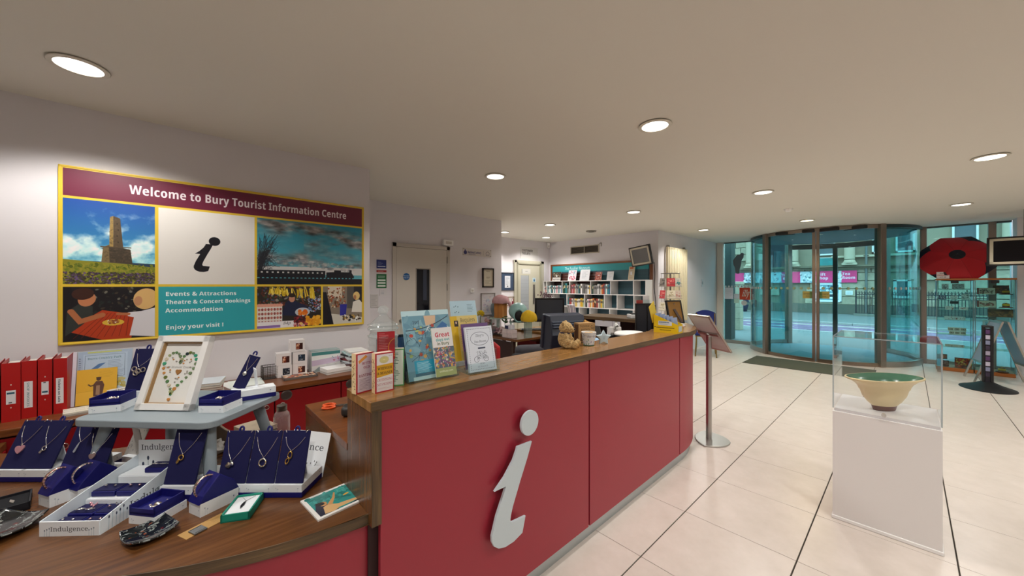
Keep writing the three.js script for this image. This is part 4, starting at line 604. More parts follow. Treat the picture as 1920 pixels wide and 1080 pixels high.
{
  const pa = art(240, 320, (g, w, h) => { fill(g, '#c6cbe2', 0, 0, w, h); fill(g, '#d9dcf0', 22, 18, w - 44, h - 40); g.strokeStyle = '#7a84a0'; g.lineWidth = 2; g.strokeRect(30, 26, w - 64, 140); txt(g, 'Burrs Country Park', 40, 52, 18, '#3f6a78', 'serif', '', 'left', 150); rows(g, 130, 64, 80, 12, 9, '#8f98b8', 2); poly(g, '#5b7fb8', [[36, 130], [90, 80], [120, 76], [60, 136]]); blot(g, 120, 160, 90, 80, ['#d9b24a', '#a0a8b8', '#e2c884'], 24, 6, 18); rows(g, 4, 40, 10, 20, 13, '#8a90a8', 5); fill(g, '#e8dc70', 40, 4, 150, 8); }, '#c6cbe2');
  const t = thing('brochure_stand', 'clear pocket stand with a lilac country park brochure beside the binders', 'brochure', -0.335, BACK, 3.44, -3); t.rotation.order = 'YXZ'; t.rotation.x = -12 * D;
  leaflet(t, 'brochure', 0.235, 0.325, 0.004, pa, 0, 0.002, 0); part(t, 'clear_pocket', B(0.245, 0.33, 0.002, 0, 0, 0.006), CLEAR); part(t, 'pocket_spine', B(0.016, 0.33, 0.012, -0.13, 0, 0), M('#d5cfda', 0.4));
  const ya = art(220, 270, (g, w, h) => { fill(g, '#dcab2e', 0, 0, w, h); rows(g, 120, 22, 90, 6, 9, '#b98e24', 1.5); fill(g, '#e2b23a', 0, 170, w, 100); g.strokeStyle = '#a88220'; g.beginPath(); g.moveTo(0, 172); g.lineTo(w, 160); g.stroke();
    g.fillStyle = '#5d7c80'; g.beginPath(); g.ellipse(116, 238, 36, 22, 0, 0, 7); g.fill(); poly(g, '#5b3a2c', [[92, 210], [90, 120], [104, 96], [138, 98], [150, 130], [140, 208]]); poly(g, '#9a7a5e', [[104, 200], [106, 130], [126, 130], [126, 205]]); g.fillStyle = '#4a3024'; g.beginPath(); g.ellipse(118, 80, 13, 15, 0, 0, 7); g.fill(); fill(g, '#3a261c', 104, 66, 28, 8); g.strokeStyle = '#4a3024'; g.lineWidth = 8; g.beginPath(); g.moveTo(100, 124); g.lineTo(76, 130); g.lineTo(62, 116); g.stroke(); fill(g, '#3a261c', 104, 205, 26, 22); }, '#dcab2e');
  const y = thing('yellow_leaflet', 'yellow leaflet with a picture of a bronze statue, in front of the lilac brochure', 'leaflet', -0.345, BACK + 0.004, 3.415, -3); y.rotation.order = 'YXZ'; y.rotation.x = -12 * D; leaflet(y, 'leaflet', 0.17, 0.215, 0.003, ya, -0.02, 0, 0.004);
  const ta = art(110, 22, (g, w, h) => { fill(g, '#efece6', 0, 0, w, h); txt(g, 'Souvenir Book £1.50', 6, 16, 12, '#333', 'sans-serif', 'bold', 'left', 98); }, '#efece6');
  leaflet(y, 'price_strip', 0.1, 0.02, 0.002, ta, 0.075, 0.06, 0.008, 0, 0, 6);
  const st = thing('paper_pile', 'flat pile of white patterned leaflets in front of the yellow leaflet', 'leaflets', -0.39, BACK, 3.27, 8); const wa = art(160, 120, (g, w, h) => { fill(g, '#d9d4c6', 0, 0, w, h); for (let i = 0; i < 7; i++) { g.strokeStyle = '#8f8a70'; g.lineWidth = 2; g.beginPath(); g.ellipse(20 + (i % 4) * 40, 30 + Math.floor(i / 4) * 50, 16, 9, 0, 0, 7); g.stroke(); } }, '#d9d4c6');
  part(st, 'top_leaflet', printed(0.17, 0.004, 0.12, { top: wa }, 0, 0.016, 0), printMat(wa)); part(st, 'lower_leaflets', merge([0, 1, 2].map((i) => B(0.172, 0.004, 0.12, 0.003 * i, i * 0.0053, 0.002 * i))), M('#cfcabf', 0.6));
  for (let i = 0; i < 6; i++) { const b = thing('booklet', ['lowest', 'second lowest', 'third', 'fourth', 'second highest', 'topmost'][i] + ' booklet in the thin pile behind the heart frame', 'booklet', 0.165, BACK + i * 0.0165, 3.2, 6 - i * 4, 'booklets behind the heart frame'); part(b, 'pages', B(0.145, 0.012, 0.2, 0, 0.0015, 0), M('#e3dccd', 0.8)); part(b, 'cover', merge([B(0.148, 0.0015, 0.203), B(0.148, 0.0015, 0.203, 0, 0.0135, 0)]), M(['#d9d6d0', '#b9b3a6', '#e6e2da', '#8c4a40', '#d0cabc', '#c9d0d6'][i], 0.5)); }
  const sh = thing('paper_sheet', 'loose white sheets of paper lying behind the narrow navy stand', 'paper', 0.36, BACK, 3.41, 12); part(sh, 'sheet', B(0.21, 0.001, 0.25), M('#e4e6e2', 0.7)); part(sh, 'sheet', B(0.21, 0.001, 0.25, 0, 0.001, 0), M('#dfe6df', 0.7), 0.03, 0, 0.01, 0, -14, 0);
  // wire desk tidy
  const w = thing('wire_basket', 'small dark wire mesh desk tidy beside the white mug boxes', 'desk tidy', 0.55, BACK, 3.45, 4), wm = metal('#4d4640', 0.45), bars = []; for (let i = 0; i <= 9; i++) for (const s of [1, -1]) bars.push(bar([-0.05 + i * 0.0111, 0, s * 0.045], [-0.05 + i * 0.0111, 0.1, s * 0.045], 0.0009, 5), bar([s * 0.05, 0, -0.045 + i * 0.01], [s * 0.05, 0.1, -0.045 + i * 0.01], 0.0009, 5)); for (let i = 0; i < 8; i++) bars.push(T([[-0.05, 0.005 + i * 0.013, -0.045], [0.05, 0.005 + i * 0.013, -0.045], [0.05, 0.005 + i * 0.013, 0.045], [-0.05, 0.005 + i * 0.013, 0.045]], 0.0009, 40, 5, true));
  const mesh = part(w, 'wire_mesh', merge(bars), wm); mesh.userData.kind = 'stuff'; part(w, 'rim_wire', merge([bar([-0.05, 0.1, -0.045], [0.05, 0.1, -0.045], 0.0022), bar([-0.05, 0.1, 0.045], [0.05, 0.1, 0.045], 0.0022), bar([-0.05, 0.1, -0.045], [-0.05, 0.1, 0.045], 0.0022), bar([0.05, 0.1, -0.045], [0.05, 0.1, 0.045], 0.0022)]), wm); part(w, 'base_plate', B(0.1, 0.002, 0.09), wm);
  // mug boxes
  const ma = (k) => art(110, 100, (g, W, H) => { fill(g, '#ebe7e6', 0, 0, W, H); fill(g, k ? '#1d2a38' : '#3a1410', 42, 26, 52, 54); if (k) { blot(g, 46, 34, 42, 40, ['#cfd6da', '#3f5a78', '#11161f'], 26, 2, 6); } else { fill(g, '#7d2a18', 44, 28, 26, 50); blot(g, 46, 32, 22, 42, ['#c98d6a', '#e2b48a', '#8c3a24', '#f0d8c0'], 24, 2, 6); } }, '#ebe7e6');
  const sa = art(60, 60, (g, W, H) => { fill(g, '#e2dddc', 0, 0, W, H); fill(g, '#4a3832', 22, 12, 10, 40); }, '#e2dddc');
  const mb = [[0.645, 0, 1, 'lower of the two by the wire tidy'], [0.755, 0, 0, 'lowest box of the tall stack of three'], [0.642, 0.097, 0, 'upper of the two by the wire tidy'], [0.755, 0.097, 1, 'middle box of the tall stack of three'], [0.738, 0.194, 0, 'topmost of all, on the stack of three']];
  for (const [u, y, k, l] of mb) { const a = ma(k), t2 = thing('mug_box', 'white mug box with a picture window, ' + l, 'box', u, BACK + y, 3.45, -4, 'white mug boxes on the back worktop'); part(t2, 'carton', printed(0.104, 0.096, 0.1, { front: a }), printMat(a, 0.45)); part(t2, 'side_slot', printed(0.001, 0.07, 0.06, { left: sa }, -0.0525, 0.013, 0), printMat(sa)); }
  const mg = thing('magazine_tray', 'shallow clear tray of colourful magazines in front of the mug boxes', 'magazines', 0.735, BACK, 3.335, -3); const mga = art(220, 90, (g, W, H) => { fill(g, '#6a3a2c', 0, 0, W, H); blot(g, 0, 0, W, H, ['#c9b8a8', '#8e2a1c', '#e0782e', '#d9d2c8', '#3a2a26', '#b44a2a', '#e6c090'], 130, 3, 14); }, '#d0c8be');
  part(mg, 'magazine', printed(0.22, 0.008, 0.14, { top: mga }, 0, 0.004, 0), printMat(mga, 0.3)); part(mg, 'tray', merge([B(0.235, 0.003, 0.15), B(0.235, 0.018, 0.003, 0, 0, 0.0735), B(0.003, 0.018, 0.15, -0.116), B(0.003, 0.018, 0.15, 0.116)]), M('#6f6a66', 0.3)); 
  const la = art(240, 190, (g, W, H) => { fill(g, '#dcdcda', 0, 0, W, H); fill(g, '#4a8a8a', 0, 6, W, 30); poly(g, '#c7b6cc', [[0, 60], [W, 40], [W, 110], [0, 130]]); poly(g, '#e8ecea', [[0, 36], [W, 36], [W, 60], [0, 80]]); blot(g, 170, 60, 60, 40, ['#c04a6a', '#8a5a8a', '#7aa8b0'], 10, 3, 7); rows(g, 120, 120, 100, 4, 10, '#9a9aa0', 2); poly(g, '#9aa8a8', [[10, 180], [60, 140], [120, 170], [160, 150], [160, 185], [10, 185]]); }, '#cfd2d0');
  const lb = thing('leaflet_carton', 'printed grey and teal carton of leaflets beside the mug boxes', 'box', 0.955, BACK, 3.46, -2); part(lb, 'carton', printed(0.225, 0.175, 0.12, { front: la }), printMat(la)); part(lb, 'lid_flap', B(0.225, 0.003, 0.12, 0, 0.175, 0), M('#8fa2a2', 0.5));
  const wb = thing('flat_box', 'flat white box lying in front of the leaflet carton', 'box', 1.01, BACK, 3.32, 8); part(wb, 'lid', R(0.215, 0.03, 0.14, 0.003, 0, 0.016, 0), WHITE); part(wb, 'base', B(0.209, 0.02, 0.134), M('#d2d0cc', 0.6)); part(wb, 'dark_rule', B(0.216, 0.0015, 0.002, 0, 0.04, 0.067), M('#30343a', 0.5));
  const pc = ['#3f8f88', '#d8d4ce', '#5a3a3a', '#c9ced2', '#7a2a30', '#dfe3e6', '#2f3438', '#bfe0e2', '#e8e8e4'];
  for (let i = 0; i < 9; i++) { const t2 = thing('leaflet_bundle', ['teal', 'white', 'brown', 'pale grey', 'dark red', 'white glossy', 'black', 'pale blue', 'cream curled'][i] + ' bundle in the tall leaflet pile by the sweet jar, ' + ['lowest', 'second up', 'third up', 'fourth up', 'fifth up', 'sixth up', 'seventh up', 'second from top', 'topmost'][i], 'leaflets', 1.185 + rnd(-0.012, 0.012), BACK + i * 0.0185, 3.36, rnd(-14, 14), 'leaflet bundles by the jar'); part(t2, 'sheets', R(0.16, 0.0165, 0.22, 0.003), M(pc[i], 0.35)); part(t2, 'paper_band', B(0.162, 0.0168, 0.018, 0, 0.0002, 0.03), M('#d9dde0', 0.5)); }
}
// ---------- things on top of the reception counter ----------
{
  const box = (name, label, u, v, turn, draw, edge, side) => { const t = thing(name, label, 'box', u, TOP, v, turn, 'novelty boxes on the counter corner'), a = art(190, 380, draw, edge), sa = art(60, 380, side, edge); 
    part(t, 'carton_front', printed(0.074, 0.149, 0.003, { front: a }, 0, 0, -0.0015), printMat(a, 0.35)); part(t, 'carton_body', printed(0.074, 0.149, 0.027, { left: sa, right: sa }, 0, 0, -0.0165), printMat(sa, 0.35)); part(t, 'tuck_flap', B(0.07, 0.0006, 0.027, 0, 0.149, -0.0165), M('#e9d8c8', 0.5)); };
  const side = (g, w, h) => { fill(g, '#e0c79a', 0, 0, w, h); blot(g, 12, 60, 36, 280, ['#8a6a3c', '#5b4526', '#b08c54'], 46, 3, 8); };
  box('novelty_box', 'cardboard novelty box with red border and yellow band, at the front of the counter corner', 0.583, 1.347, 4, (g, w, h) => { fill(g, '#b32634', 0, 0, w, h); fill(g, '#e7e2e4', 13, 12, w - 22, h - 26); g.fillStyle = '#ece3a0'; g.beginPath(); g.ellipse(w / 2 - 6, 66, 46, 32, 0, 0, 7); g.fill(); g.strokeStyle = '#7d7238'; g.lineWidth = 2; for (let i = 0; i < 4; i++) { g.beginPath(); g.ellipse(w / 2 - 6, 66, 46 - i * 10, 32 - i * 7, 0, 0, 7); g.stroke(); } g.fillStyle = '#e8e4e8'; g.beginPath(); g.arc(w - 34, 34, 22, 0, 7); g.fill(); txt(g, '£2.99', w - 52, 38, 14, '#6a6a70'); poly(g, '#d9a51c', [[13, 116], [w - 9, 108], [w - 9, 214], [13, 232]]); txt(g, 'WHINGER', w / 2 + 2, 160, 34, '#3a2410', 'serif', 'bold', 'center', 150); txt(g, '& MOANER', w / 2 + 2, 206, 34, '#3a2410', 'serif', 'bold', 'center', 156); txt(g, 'CRITICISING', w / 2 + 2, 268, 30, '#b04a4a', 'serif', '', 'center', 158); txt(g, 'NIT-PICKING', w / 2 + 2, 312, 30, '#a8405a', 'serif', '', 'center', 156); rows(g, 30, 334, 130, 2, 8, '#c9a0a0', 2); }, '#b32634', side);
  box('novelty_box', 'cardboard novelty box with red border and lilac front, partly behind the yellow banded one', 0.527, 1.393, 14, (g, w, h) => { fill(g, '#b32634', 0, 0, w, h); fill(g, '#ddd3e0', 13, 12, w - 22, h - 26); poly(g, '#e8a04a', [[20, 70], [100, 20], [120, 40], [30, 96]]); txt(g, 'BITTER', 60, 110, 32, '#9a3a60', 'serif', 'bold'); txt(g, 'OLD', 74, 150, 32, '#9a3a60', 'serif', 'bold'); txt(g, 'RANTING', 26, 226, 36, '#7a1430', 'serif', 'bold', 'left', 140); rows(g, 30, 244, 120, 9, 12, '#a08aa0', 4); }, '#b32634', side);
  box('novelty_box', 'cardboard novelty box with a green border, behind the yellow banded one', 0.645, 1.398, -28, (g, w, h) => { fill(g, '#4f9a58', 0, 0, w, h); fill(g, '#d6e6dc', 13, 12, w - 22, h - 26); rows(g, 30, 40, 120, 20, 15, '#3a6a58', 6); }, '#4f9a58', (g, w, h) => { fill(g, '#a9d8b0', 0, 0, w, h); g.save(); g.translate(18, 60); g.rotate(Math.PI / 2); txt(g, 'GREEN TEA', 0, 0, 40, '#2f5a68', 'serif', 'bold'); g.restore(); });
  // sweet jar
  const j = thing('sweet_jar', 'big ribbed clear glass jar with a knobbed glass lid', 'jar', 0.622, TOP, 1.452, 0);
  const prof = [[0, 0.001], [0.05, 0.001], [0.056, 0.008]]; for (let i = 0; i <= 30; i++) { const y = 0.012 + i * 0.0062; prof.push([0.0575 + 0.0012 * Math.sin(i * 1.5), y]); } prof.push([0.054, 0.205], [0.051, 0.214], [0.052, 0.222]); const inn = prof.slice().reverse().map(([x, y]) => [Math.max(0, x - 0.003), y + (y < 0.01 ? 0.004 : 0)]);
  const gl = M('#f4f8f8', 0.03, { transmission: 0.88, thickness: 0, ior: 1.55 });
  part(j, 'glass_body', L(prof, 48), gl);
  part(j, 'glass_lid', L([[0.058, 0.222], [0.061, 0.226], [0.059, 0.233], [0.053, 0.24], [0.051, 0.246], [0.046, 0.254], [0.036, 0.264], [0.026, 0.272], [0.018, 0.28], [0.012, 0.29]], 48), gl); part(j, 'lid_knob', L([[0.012, 0.288], [0.02, 0.295], [0.023, 0.304], [0.02, 0.314], [0.011, 0.322], [0, 0.324]], 10), M('#f2f6f6', 0.04, { transmission: 0.85, thickness: 0, ior: 1.5 }));
  const band = L([[0.0585, 0.0], [0.0585, 0.008]], 40); for (const y of [0.196, 0.226, 0.24]) part(j, 'rib_ring', L([[0.053, y], [0.0605, y + 0.003], [0.061, y + 0.006], [0.0535, y + 0.009]], 40), gl);
  const tp = art(160, 120, (g, w, h) => { fill(g, '#4c4f50', 0, 0, w, h); rows(g, 0, 10, w, 12, 9, '#5f6364', 3); }, '#4c4f50');
  part(j, 'packet', printed(0.05, 0.1, 0.03, { front: tp }, 0.004, 0.085, -0.005), printMat(tp)); part(j, 'wrapped_sweets', merge(Array.from({ length: 26 }, () => S(0.011, 8, 6).scale(1.3, 0.7, 1).translate(rnd(-0.032, 0.032), rnd(0.012, 0.075), rnd(-0.032, 0.032)))), M('#d8c39a', 0.5)).userData.kind = 'stuff';
  const ra = art(120, 190, (g, w, h) => { fill(g, '#a31822', 0, 0, w, h); rows(g, 12, 14, 66, 10, 11, '#d8a0a0', 2); g.strokeStyle = '#e0a030'; g.lineWidth = 4; g.beginPath(); g.arc(140, 110, 64, 1.8, 4.4); g.stroke(); g.fillStyle = '#d9b8b8'; g.beginPath(); g.arc(24, 166, 9, 0, 7); g.fill(); txt(g, 'Lakes', 80, 160, 18, '#e6b42a', 'serif', 'bold', 'left', 38); }, '#a31822');
  const rl = thing('red_leaflet', 'red leaflet standing in front of the sweet jar', 'leaflet', 0.606, TOP + 0.115, 1.387, -20); leaflet(rl, 'leaflet', 0.066, 0.108, 0.002, ra, 0, 0, 0, -6); part(rl, 'clear_holder', merge([B(0.07, 0.2, 0.002, 0, -0.115, -0.004), B(0.07, 0.002, 0.02, 0, -0.115, 0.004)]), CLEAR);
  const dl = thing('dark_leaflet', 'dark navy leaflet with a red swoosh beside the map leaflet', 'leaflet', 0.722, TOP, 1.458, 0); const da = art(120, 260, (g, w, h) => { fill(g, '#151a2c', 0, 0, w, h); fill(g, '#33507c', 20, 16, 60, 60); g.strokeStyle = '#b03030'; g.lineWidth = 12; g.beginPath(); g.arc(10, 60, 90, 0.3, 1.5); g.stroke(); }, '#151a2c'); leaflet(dl, 'leaflet', 0.085, 0.195, 0.002, da, 0, 0, 0, -6); part(dl, 'foot', B(0.05, 0.003, 0.04), CLEAR);
}
{ // acrylic leaflet holders
  const acr = (t, w, h, d, lean) => part(t, 'acrylic_holder', merge([B(w, h, 0.003).rotateX(-lean * D).translate(0, 0.004, -0.012), B(w, 0.003, d, 0, 0, -d / 2 + 0.02), B(w, 0.045, 0.003).rotateX(-lean * D).translate(0, 0.003, 0.014), B(0.003, 0.05, 0.03, -w / 2, 0, 0.002), B(0.003, 0.05, 0.03, w / 2, 0, 0.002), B(w, h * 0.5, 0.003).rotateX(24 * D).translate(0, 0.002, -d + 0.02)]), CLEAR);
  const mapA = art(430, 590, (g, w, h) => { fill(g, '#6f9fb4', 0, 0, w, h); fill(g, '#bfe0ea', 0, 0, w, 46); blot(g, 20, 50, w - 40, 330, ['#7ba8ba', '#6896ac', '#83b0c0'], 60, 20, 60); poly(g, '#d9b99a', [[190, 50], [300, 50], [290, 120], [200, 140]]); g.strokeStyle = '#2b3a48'; g.lineWidth = 7; g.beginPath(); g.moveTo(20, 170); g.bezierCurveTo(150, 170, 260, 150, 420, 60); g.stroke(); g.lineWidth = 3; for (let i = 0; i < 26; i++) { const x = rnd(20, 300), y = rnd(90, 400); g.beginPath(); g.moveTo(x, y); g.lineTo(x + rnd(-50, 50), y + rnd(-16, 16)); g.lineTo(x + rnd(-60, 60), y + rnd(30, 70)); g.stroke(); } g.strokeStyle = '#e6f2f6'; g.lineWidth = 4; for (let i = 0; i < 22; i++) { const x = rnd(180, 400), y = rnd(120, 330); g.beginPath(); g.moveTo(x, y); g.lineTo(x + rnd(-40, 40), y + rnd(-30, 30)); g.stroke(); } poly(g, '#2f6aa8', [[300, 160], [360, 110], [400, 140], [396, 200], [330, 220]]); blot(g, 40, 140, 240, 300, ['#d0a860', '#c89a58', '#a8c07a', '#b84a3c'], 22, 8, 20); fill(g, '#2fa5c8', 60, 430, w - 60, 110); rows(g, 80, 446, 130, 9, 10, '#c4eaf4', 3); rows(g, 250, 446, 100, 9, 10, '#c4eaf4', 3); fill(g, '#37708a', 60, 536, w, 24); fill(g, '#c9e6ea', 40, 560, w, 30); }, '#bcdce6');
  const t = thing('leaflet_holder', 'clear acrylic holder with a large blue town map, next to the sweet jar', 'leaflet holder', 0.821, TOP, 1.395, 0, 'acrylic leaflet holders'); acr(t, 0.242, 0.26, 0.085, 15);
  const m = thing('map_leaflet', 'large blue town map leaflet standing in the acrylic holder', 'leaflet', 0.821, TOP + 0.006, 1.39, 0); m.rotation.order = 'YXZ'; m.rotation.x = -15 * D; leaflet(m, 'map_sheet', 0.232, 0.297, 0.004, mapA, 0, 0, 0);
  const gA = art(220, 440, (g, w, h) => { fill(g, '#e4e2e2', 0, 0, w, h); txt(g, 'Great', w / 2, 86, 58, '#c02040', 'sans-serif', 'bold', 'center'); txt(g, 'days out', w / 2, 124, 36, '#3a9aa0', 'sans-serif', 'bold', 'center'); txt(g, 'in Bury', w / 2, 160, 38, '#5a6a4a', 'sans-serif', 'bold', 'center'); fill(g, '#5a6a78', 0, 180, w, 190); blot(g, 0, 180, w, 185, ['#c08a9a', '#6a80a8', '#9aa86a', '#d8c8b8', '#4a5a6a', '#d8a04a', '#7a5a8a', '#a84a5a'], 200, 4, 16); fill(g, '#9aa870', 0, 366, w, 74); txt(g, 'visitbury.com', w / 2, 404, 24, '#eef2d8', 'sans-serif', '', 'center'); }, '#cfd4c0');
  const gl = thing('days_out_leaflet', 'colourful leaflet about great days out, in front of the blue map', 'leaflet', 0.873, TOP + 0.008, 1.376, -2); gl.rotation.order = 'YXZ'; gl.rotation.x = -14 * D; leaflet(gl, 'leaflet', 0.102, 0.212, 0.006, gA, 0.0, 0, 0.006);
  const teaA = art(330, 470, (g, w, h) => { fill(g, '#dfe6f2', 0, 0, w, h); g.strokeStyle = '#3b4660'; g.lineWidth = 4; g.setLineDash([12, 8]); g.strokeRect(24, 24, w - 48, h - 48); g.setLineDash([]); g.beginPath(); g.ellipse(w / 2, 130, 110, 70, 0, 0, 7); g.stroke(); txt(g, 'Tiny’s', w / 2, 110, 36, '#3b4660', 'serif', 'italic', 'center'); txt(g, 'Tea Room', w / 2, 172, 32, '#3b4660', 'serif', 'italic', 'center'); fill(g, '#39435a', 130, 222, 90, 16); for (let i = 0; i < 150; i++) { g.strokeStyle = '#3f485c'; g.lineWidth = rnd(1, 3); const x = rnd(110, 230), y = rnd(262, 350); g.beginPath(); g.moveTo(x, y); g.lineTo(x + rnd(-12, 12), y + rnd(-12, 12)); g.stroke(); } for (const x of [100, 215]) { g.lineWidth = 4; g.beginPath(); g.arc(x, 345, 28, 0, 7); g.stroke(); } txt(g, 'BURY', w / 2, 400, 22, '#6a7488', 'serif', '', 'center'); txt(g, 'BURRAGE', w / 2, 430, 26, '#98a0b4', 'serif', '', 'center'); }, '#d3d9ea');
  const t2 = thing('leaflet_holder', 'clear stepped acrylic holder with several leaflets, beside the blue map', 'leaflet holder', 1.055, TOP, 1.345, -6, 'acrylic leaflet holders'); acr(t2, 0.165, 0.17, 0.14, 14); part(t2, 'upper_tier', merge([B(0.165, 0.003, 0.05, 0, 0.09, -0.1), B(0.165, 0.19, 0.003).rotateX(-14 * D).translate(0, 0.09, -0.125), B(0.165, 0.05, 0.003).rotateX(-14 * D).translate(0, 0.09, -0.075), B(0.003, 0.1, 0.12, -0.082, 0, -0.07), B(0.003, 0.1, 0.12, 0.082, 0, -0.07)]), CLEAR);
  const put = (name, label, w, h, a, du, dy, dv, th = 0.004, turn = -6) => { const k = thing(name, label, 'leaflet', 1.055 + du, TOP + dy, 1.345 + dv, turn); k.rotation.order = 'YXZ'; k.rotation.x = -14 * D; leaflet(k, 'leaflet', w, h, th, a); return k; };
  put('tea_room_leaflet', 'white tea room leaflet with line drawings at the front of the stepped holder', 0.148, 0.208, teaA, -0.002, 0.006, -0.002, 0.012);
  const rqA = art(300, 420, (g, w, h) => { fill(g, '#dcc676', 0, 0, w, h); fill(g, '#d9b21c', 0, 0, 70, h); fill(g, '#2a1a18', 36, 44, 44, 56); g.fillStyle = '#d8b8a0'; g.beginPath(); g.ellipse(58, 64, 9, 12, 0, 0, 7); g.fill(); txt(g, 'Requiem', 104, 62, 52, '#4a4530', 'serif', '', 'left', 170); rows(g, 90, 130, 180, 8, 22, '#8a8050', 4); }, '#d9b21c');
  put('requiem_leaflet', 'yellow requiem concert leaflet behind the tea room leaflet', 0.15, 0.21, rqA, -0.04, 0.055, 0.055, 0.004, -2);
  const pk = art(40, 40, (g, w, h) => fill(g, '#6a4a80', 0, 0, w, h), '#a05a80'); put('purple_leaflet', 'purple edged leaflet just behind the tea room leaflet', 0.148, 0.21, pk, -0.005, 0.018, 0.02);
  const mtA = art(300, 420, (g, w, h) => { fill(g, '#b4d4e6', 0, 0, w, h); for (const [x, y] of [[40, 60], [60, 52], [84, 60], [44, 116], [62, 108], [86, 116]]) { g.fillStyle = '#33506a'; g.beginPath(); g.ellipse(x, y, 4, 6, 0.4, 0, 7); g.fill(); } rows(g, 190, 40, 80, 6, 14, '#6a8aa0', 4); txt(g, 'Music at The Met', 34, 226, 36, '#2f4660', 'serif', '', 'left', 230); }, '#b4d4e6');
  put('music_leaflet', 'pale blue music leaflet on the upper tier of the stepped holder', 0.15, 0.208, mtA, 0.0, 0.125, 0.12, 0.005, -2);
}
// ---------- bear, kraft box, bucket, star ----------
function blob(balls, cell, pad = 0.02) {  // smooth union of ellipsoids {c, r} as one skin
  const lo = [1e9, 1e9, 1e9], hi = [-1e9, -1e9, -1e9]; for (const b of balls) for (let k = 0; k < 3; k++) { lo[k] = Math.min(lo[k], b.c[k] - b.r[k] - pad); hi[k] = Math.max(hi[k], b.c[k] + b.r[k] + pad); }
  const size = Math.max(...[0, 1, 2].map((k) => hi[k] - lo[k])), n = Math.ceil(size / cell), mc = new MarchingCubes(n, new THREE.MeshStandardMaterial(), false, false, 400000), mid = [0, 1, 2].map((k) => (lo[k] + hi[k]) / 2);
  const kk = 0.006; for (let z = 0; z < n; z++) for (let y = 0; y < n; y++) for (let x = 0; x < n; x++) { const p = [x, y, z].map((q, k) => mid[k] + (q / n * 2 - 1) * size / 2); let d = 1e9; for (const b of balls) { const q = Math.hypot((p[0] - b.c[0]) / b.r[0], (p[1] - b.c[1]) / b.r[1], (p[2] - b.c[2]) / b.r[2]), e = (q - 1) * Math.min(...b.r); const h = Math.max(0, 1 - Math.abs(d - e) / kk); d = Math.min(d, e) - (d > 1e8 ? 0 : h * h * kk / 4); } mc.field[z * n * n + y * n + x] = -d; }
  mc.isolation = 0; mc.update(); const g = new THREE.BufferGeometry(), c = mc.count, P = mc.positionArray.slice(0, c * 3); for (let i = 0; i < c; i++) for (let k = 0; k < 3; k++) P[i * 3 + k] = mid[k] + P[i * 3 + k] * size / 2; g.setAttribute('position', new THREE.BufferAttribute(P, 3)); const w = mergeVertices(g, 1e-5); w.computeVertexNormals(); return w;
}
function teddy(u, y, v, turn, size, label, fur, group) {
  const t = thing('teddy_bear', label, 'teddy bear', u, y, v, turn, group); t.scale.setScalar(size);
  // sits facing local +x
  const b = (c, r) => ({ c, r }), body = [b([0, 0.05, 0], [0.036, 0.05, 0.036]), b([0.008, 0.11, 0], [0.037, 0.034, 0.039]), b([0.04, 0.1, 0], [0.018, 0.015, 0.015]), b([0.0, 0.137, 0.029], [0.008, 0.013, 0.013]), b([0.0, 0.137, -0.029], [0.008, 0.013, 0.013]),
    b([0.035, 0.018, 0.03], [0.036, 0.018, 0.018]), b([0.035, 0.018, -0.03], [0.036, 0.018, 0.018]), b([0.068, 0.024, 0.033], [0.014, 0.022, 0.016]), b([0.068, 0.024, -0.033], [0.014, 0.022, 0.016]), b([0.016, 0.058, 0.038], [0.018, 0.028, 0.014]), b([0.028, 0.04, 0.046], [0.016, 0.016, 0.013]), b([0.016, 0.058, -0.038], [0.018, 0.028, 0.014]), b([0.028, 0.04, -0.046], [0.016, 0.016, 0.013])];
  const g = blob(body, 0.003), p = g.attributes.position, n = g.attributes.normal; for (let i = 0; i < p.count; i++) { const x = p.getX(i), yy = p.getY(i), z = p.getZ(i), k = 0.0036 * noise.noise(x * 240, yy * 240, z * 240) + 0.0022 * noise.noise(x * 120, yy * 120, z * 120); p.setXYZ(i, x + n.getX(i) * k, Math.max(0.0005, yy + n.getY(i) * k), z + n.getZ(i) * k); } g.computeVertexNormals();
  const col = new Float32Array(p.count * 3), cc = new THREE.Color(fur); for (let i = 0; i < p.count; i++) { const k = 1 + 0.75 * noise.noise(p.getX(i) * 170, p.getY(i) * 170, p.getZ(i) * 170); col.set([cc.r * k, cc.g * k, cc.b * k], i * 3); } g.setAttribute('color', new THREE.BufferAttribute(col, 3));
  part(t, 'fur_body', g, new THREE.MeshPhysicalMaterial({ vertexColors: true, roughness: 1, sheen: 0.5, sheenColor: new THREE.Color(0.6, 0.52, 0.4) }));
  for (const s of [1, -1]) part(t, 'eye', S(0.0042, 10, 8), M('#0c0a08', 0.15), 0.037, 0.118, s * 0.014); part(t, 'nose', S(0.006, 12, 8).scale(0.8, 0.8, 1.2), M('#15100c', 0.4), 0.057, 0.104, 0); 
  for (const s of [1, -1]) part(t, 'paw_pad', S(0.011, 12, 8).scale(0.25, 1.1, 0.9), M('#caa064', 0.9), 0.0815, 0.025, s * 0.033);
  part(t, 'ribbon', new THREE.TorusGeometry(0.026, 0.005, 8, 24).rotateX(Math.PI / 2), M('#1a2350', 0.5), 0.004, 0.084, 0); return t;
}
teddy(1.865, TOP, 1.52, -64, 1.16, 'golden brown teddy bear with a blue ribbon sitting on the counter edge', '#bd9e6c');
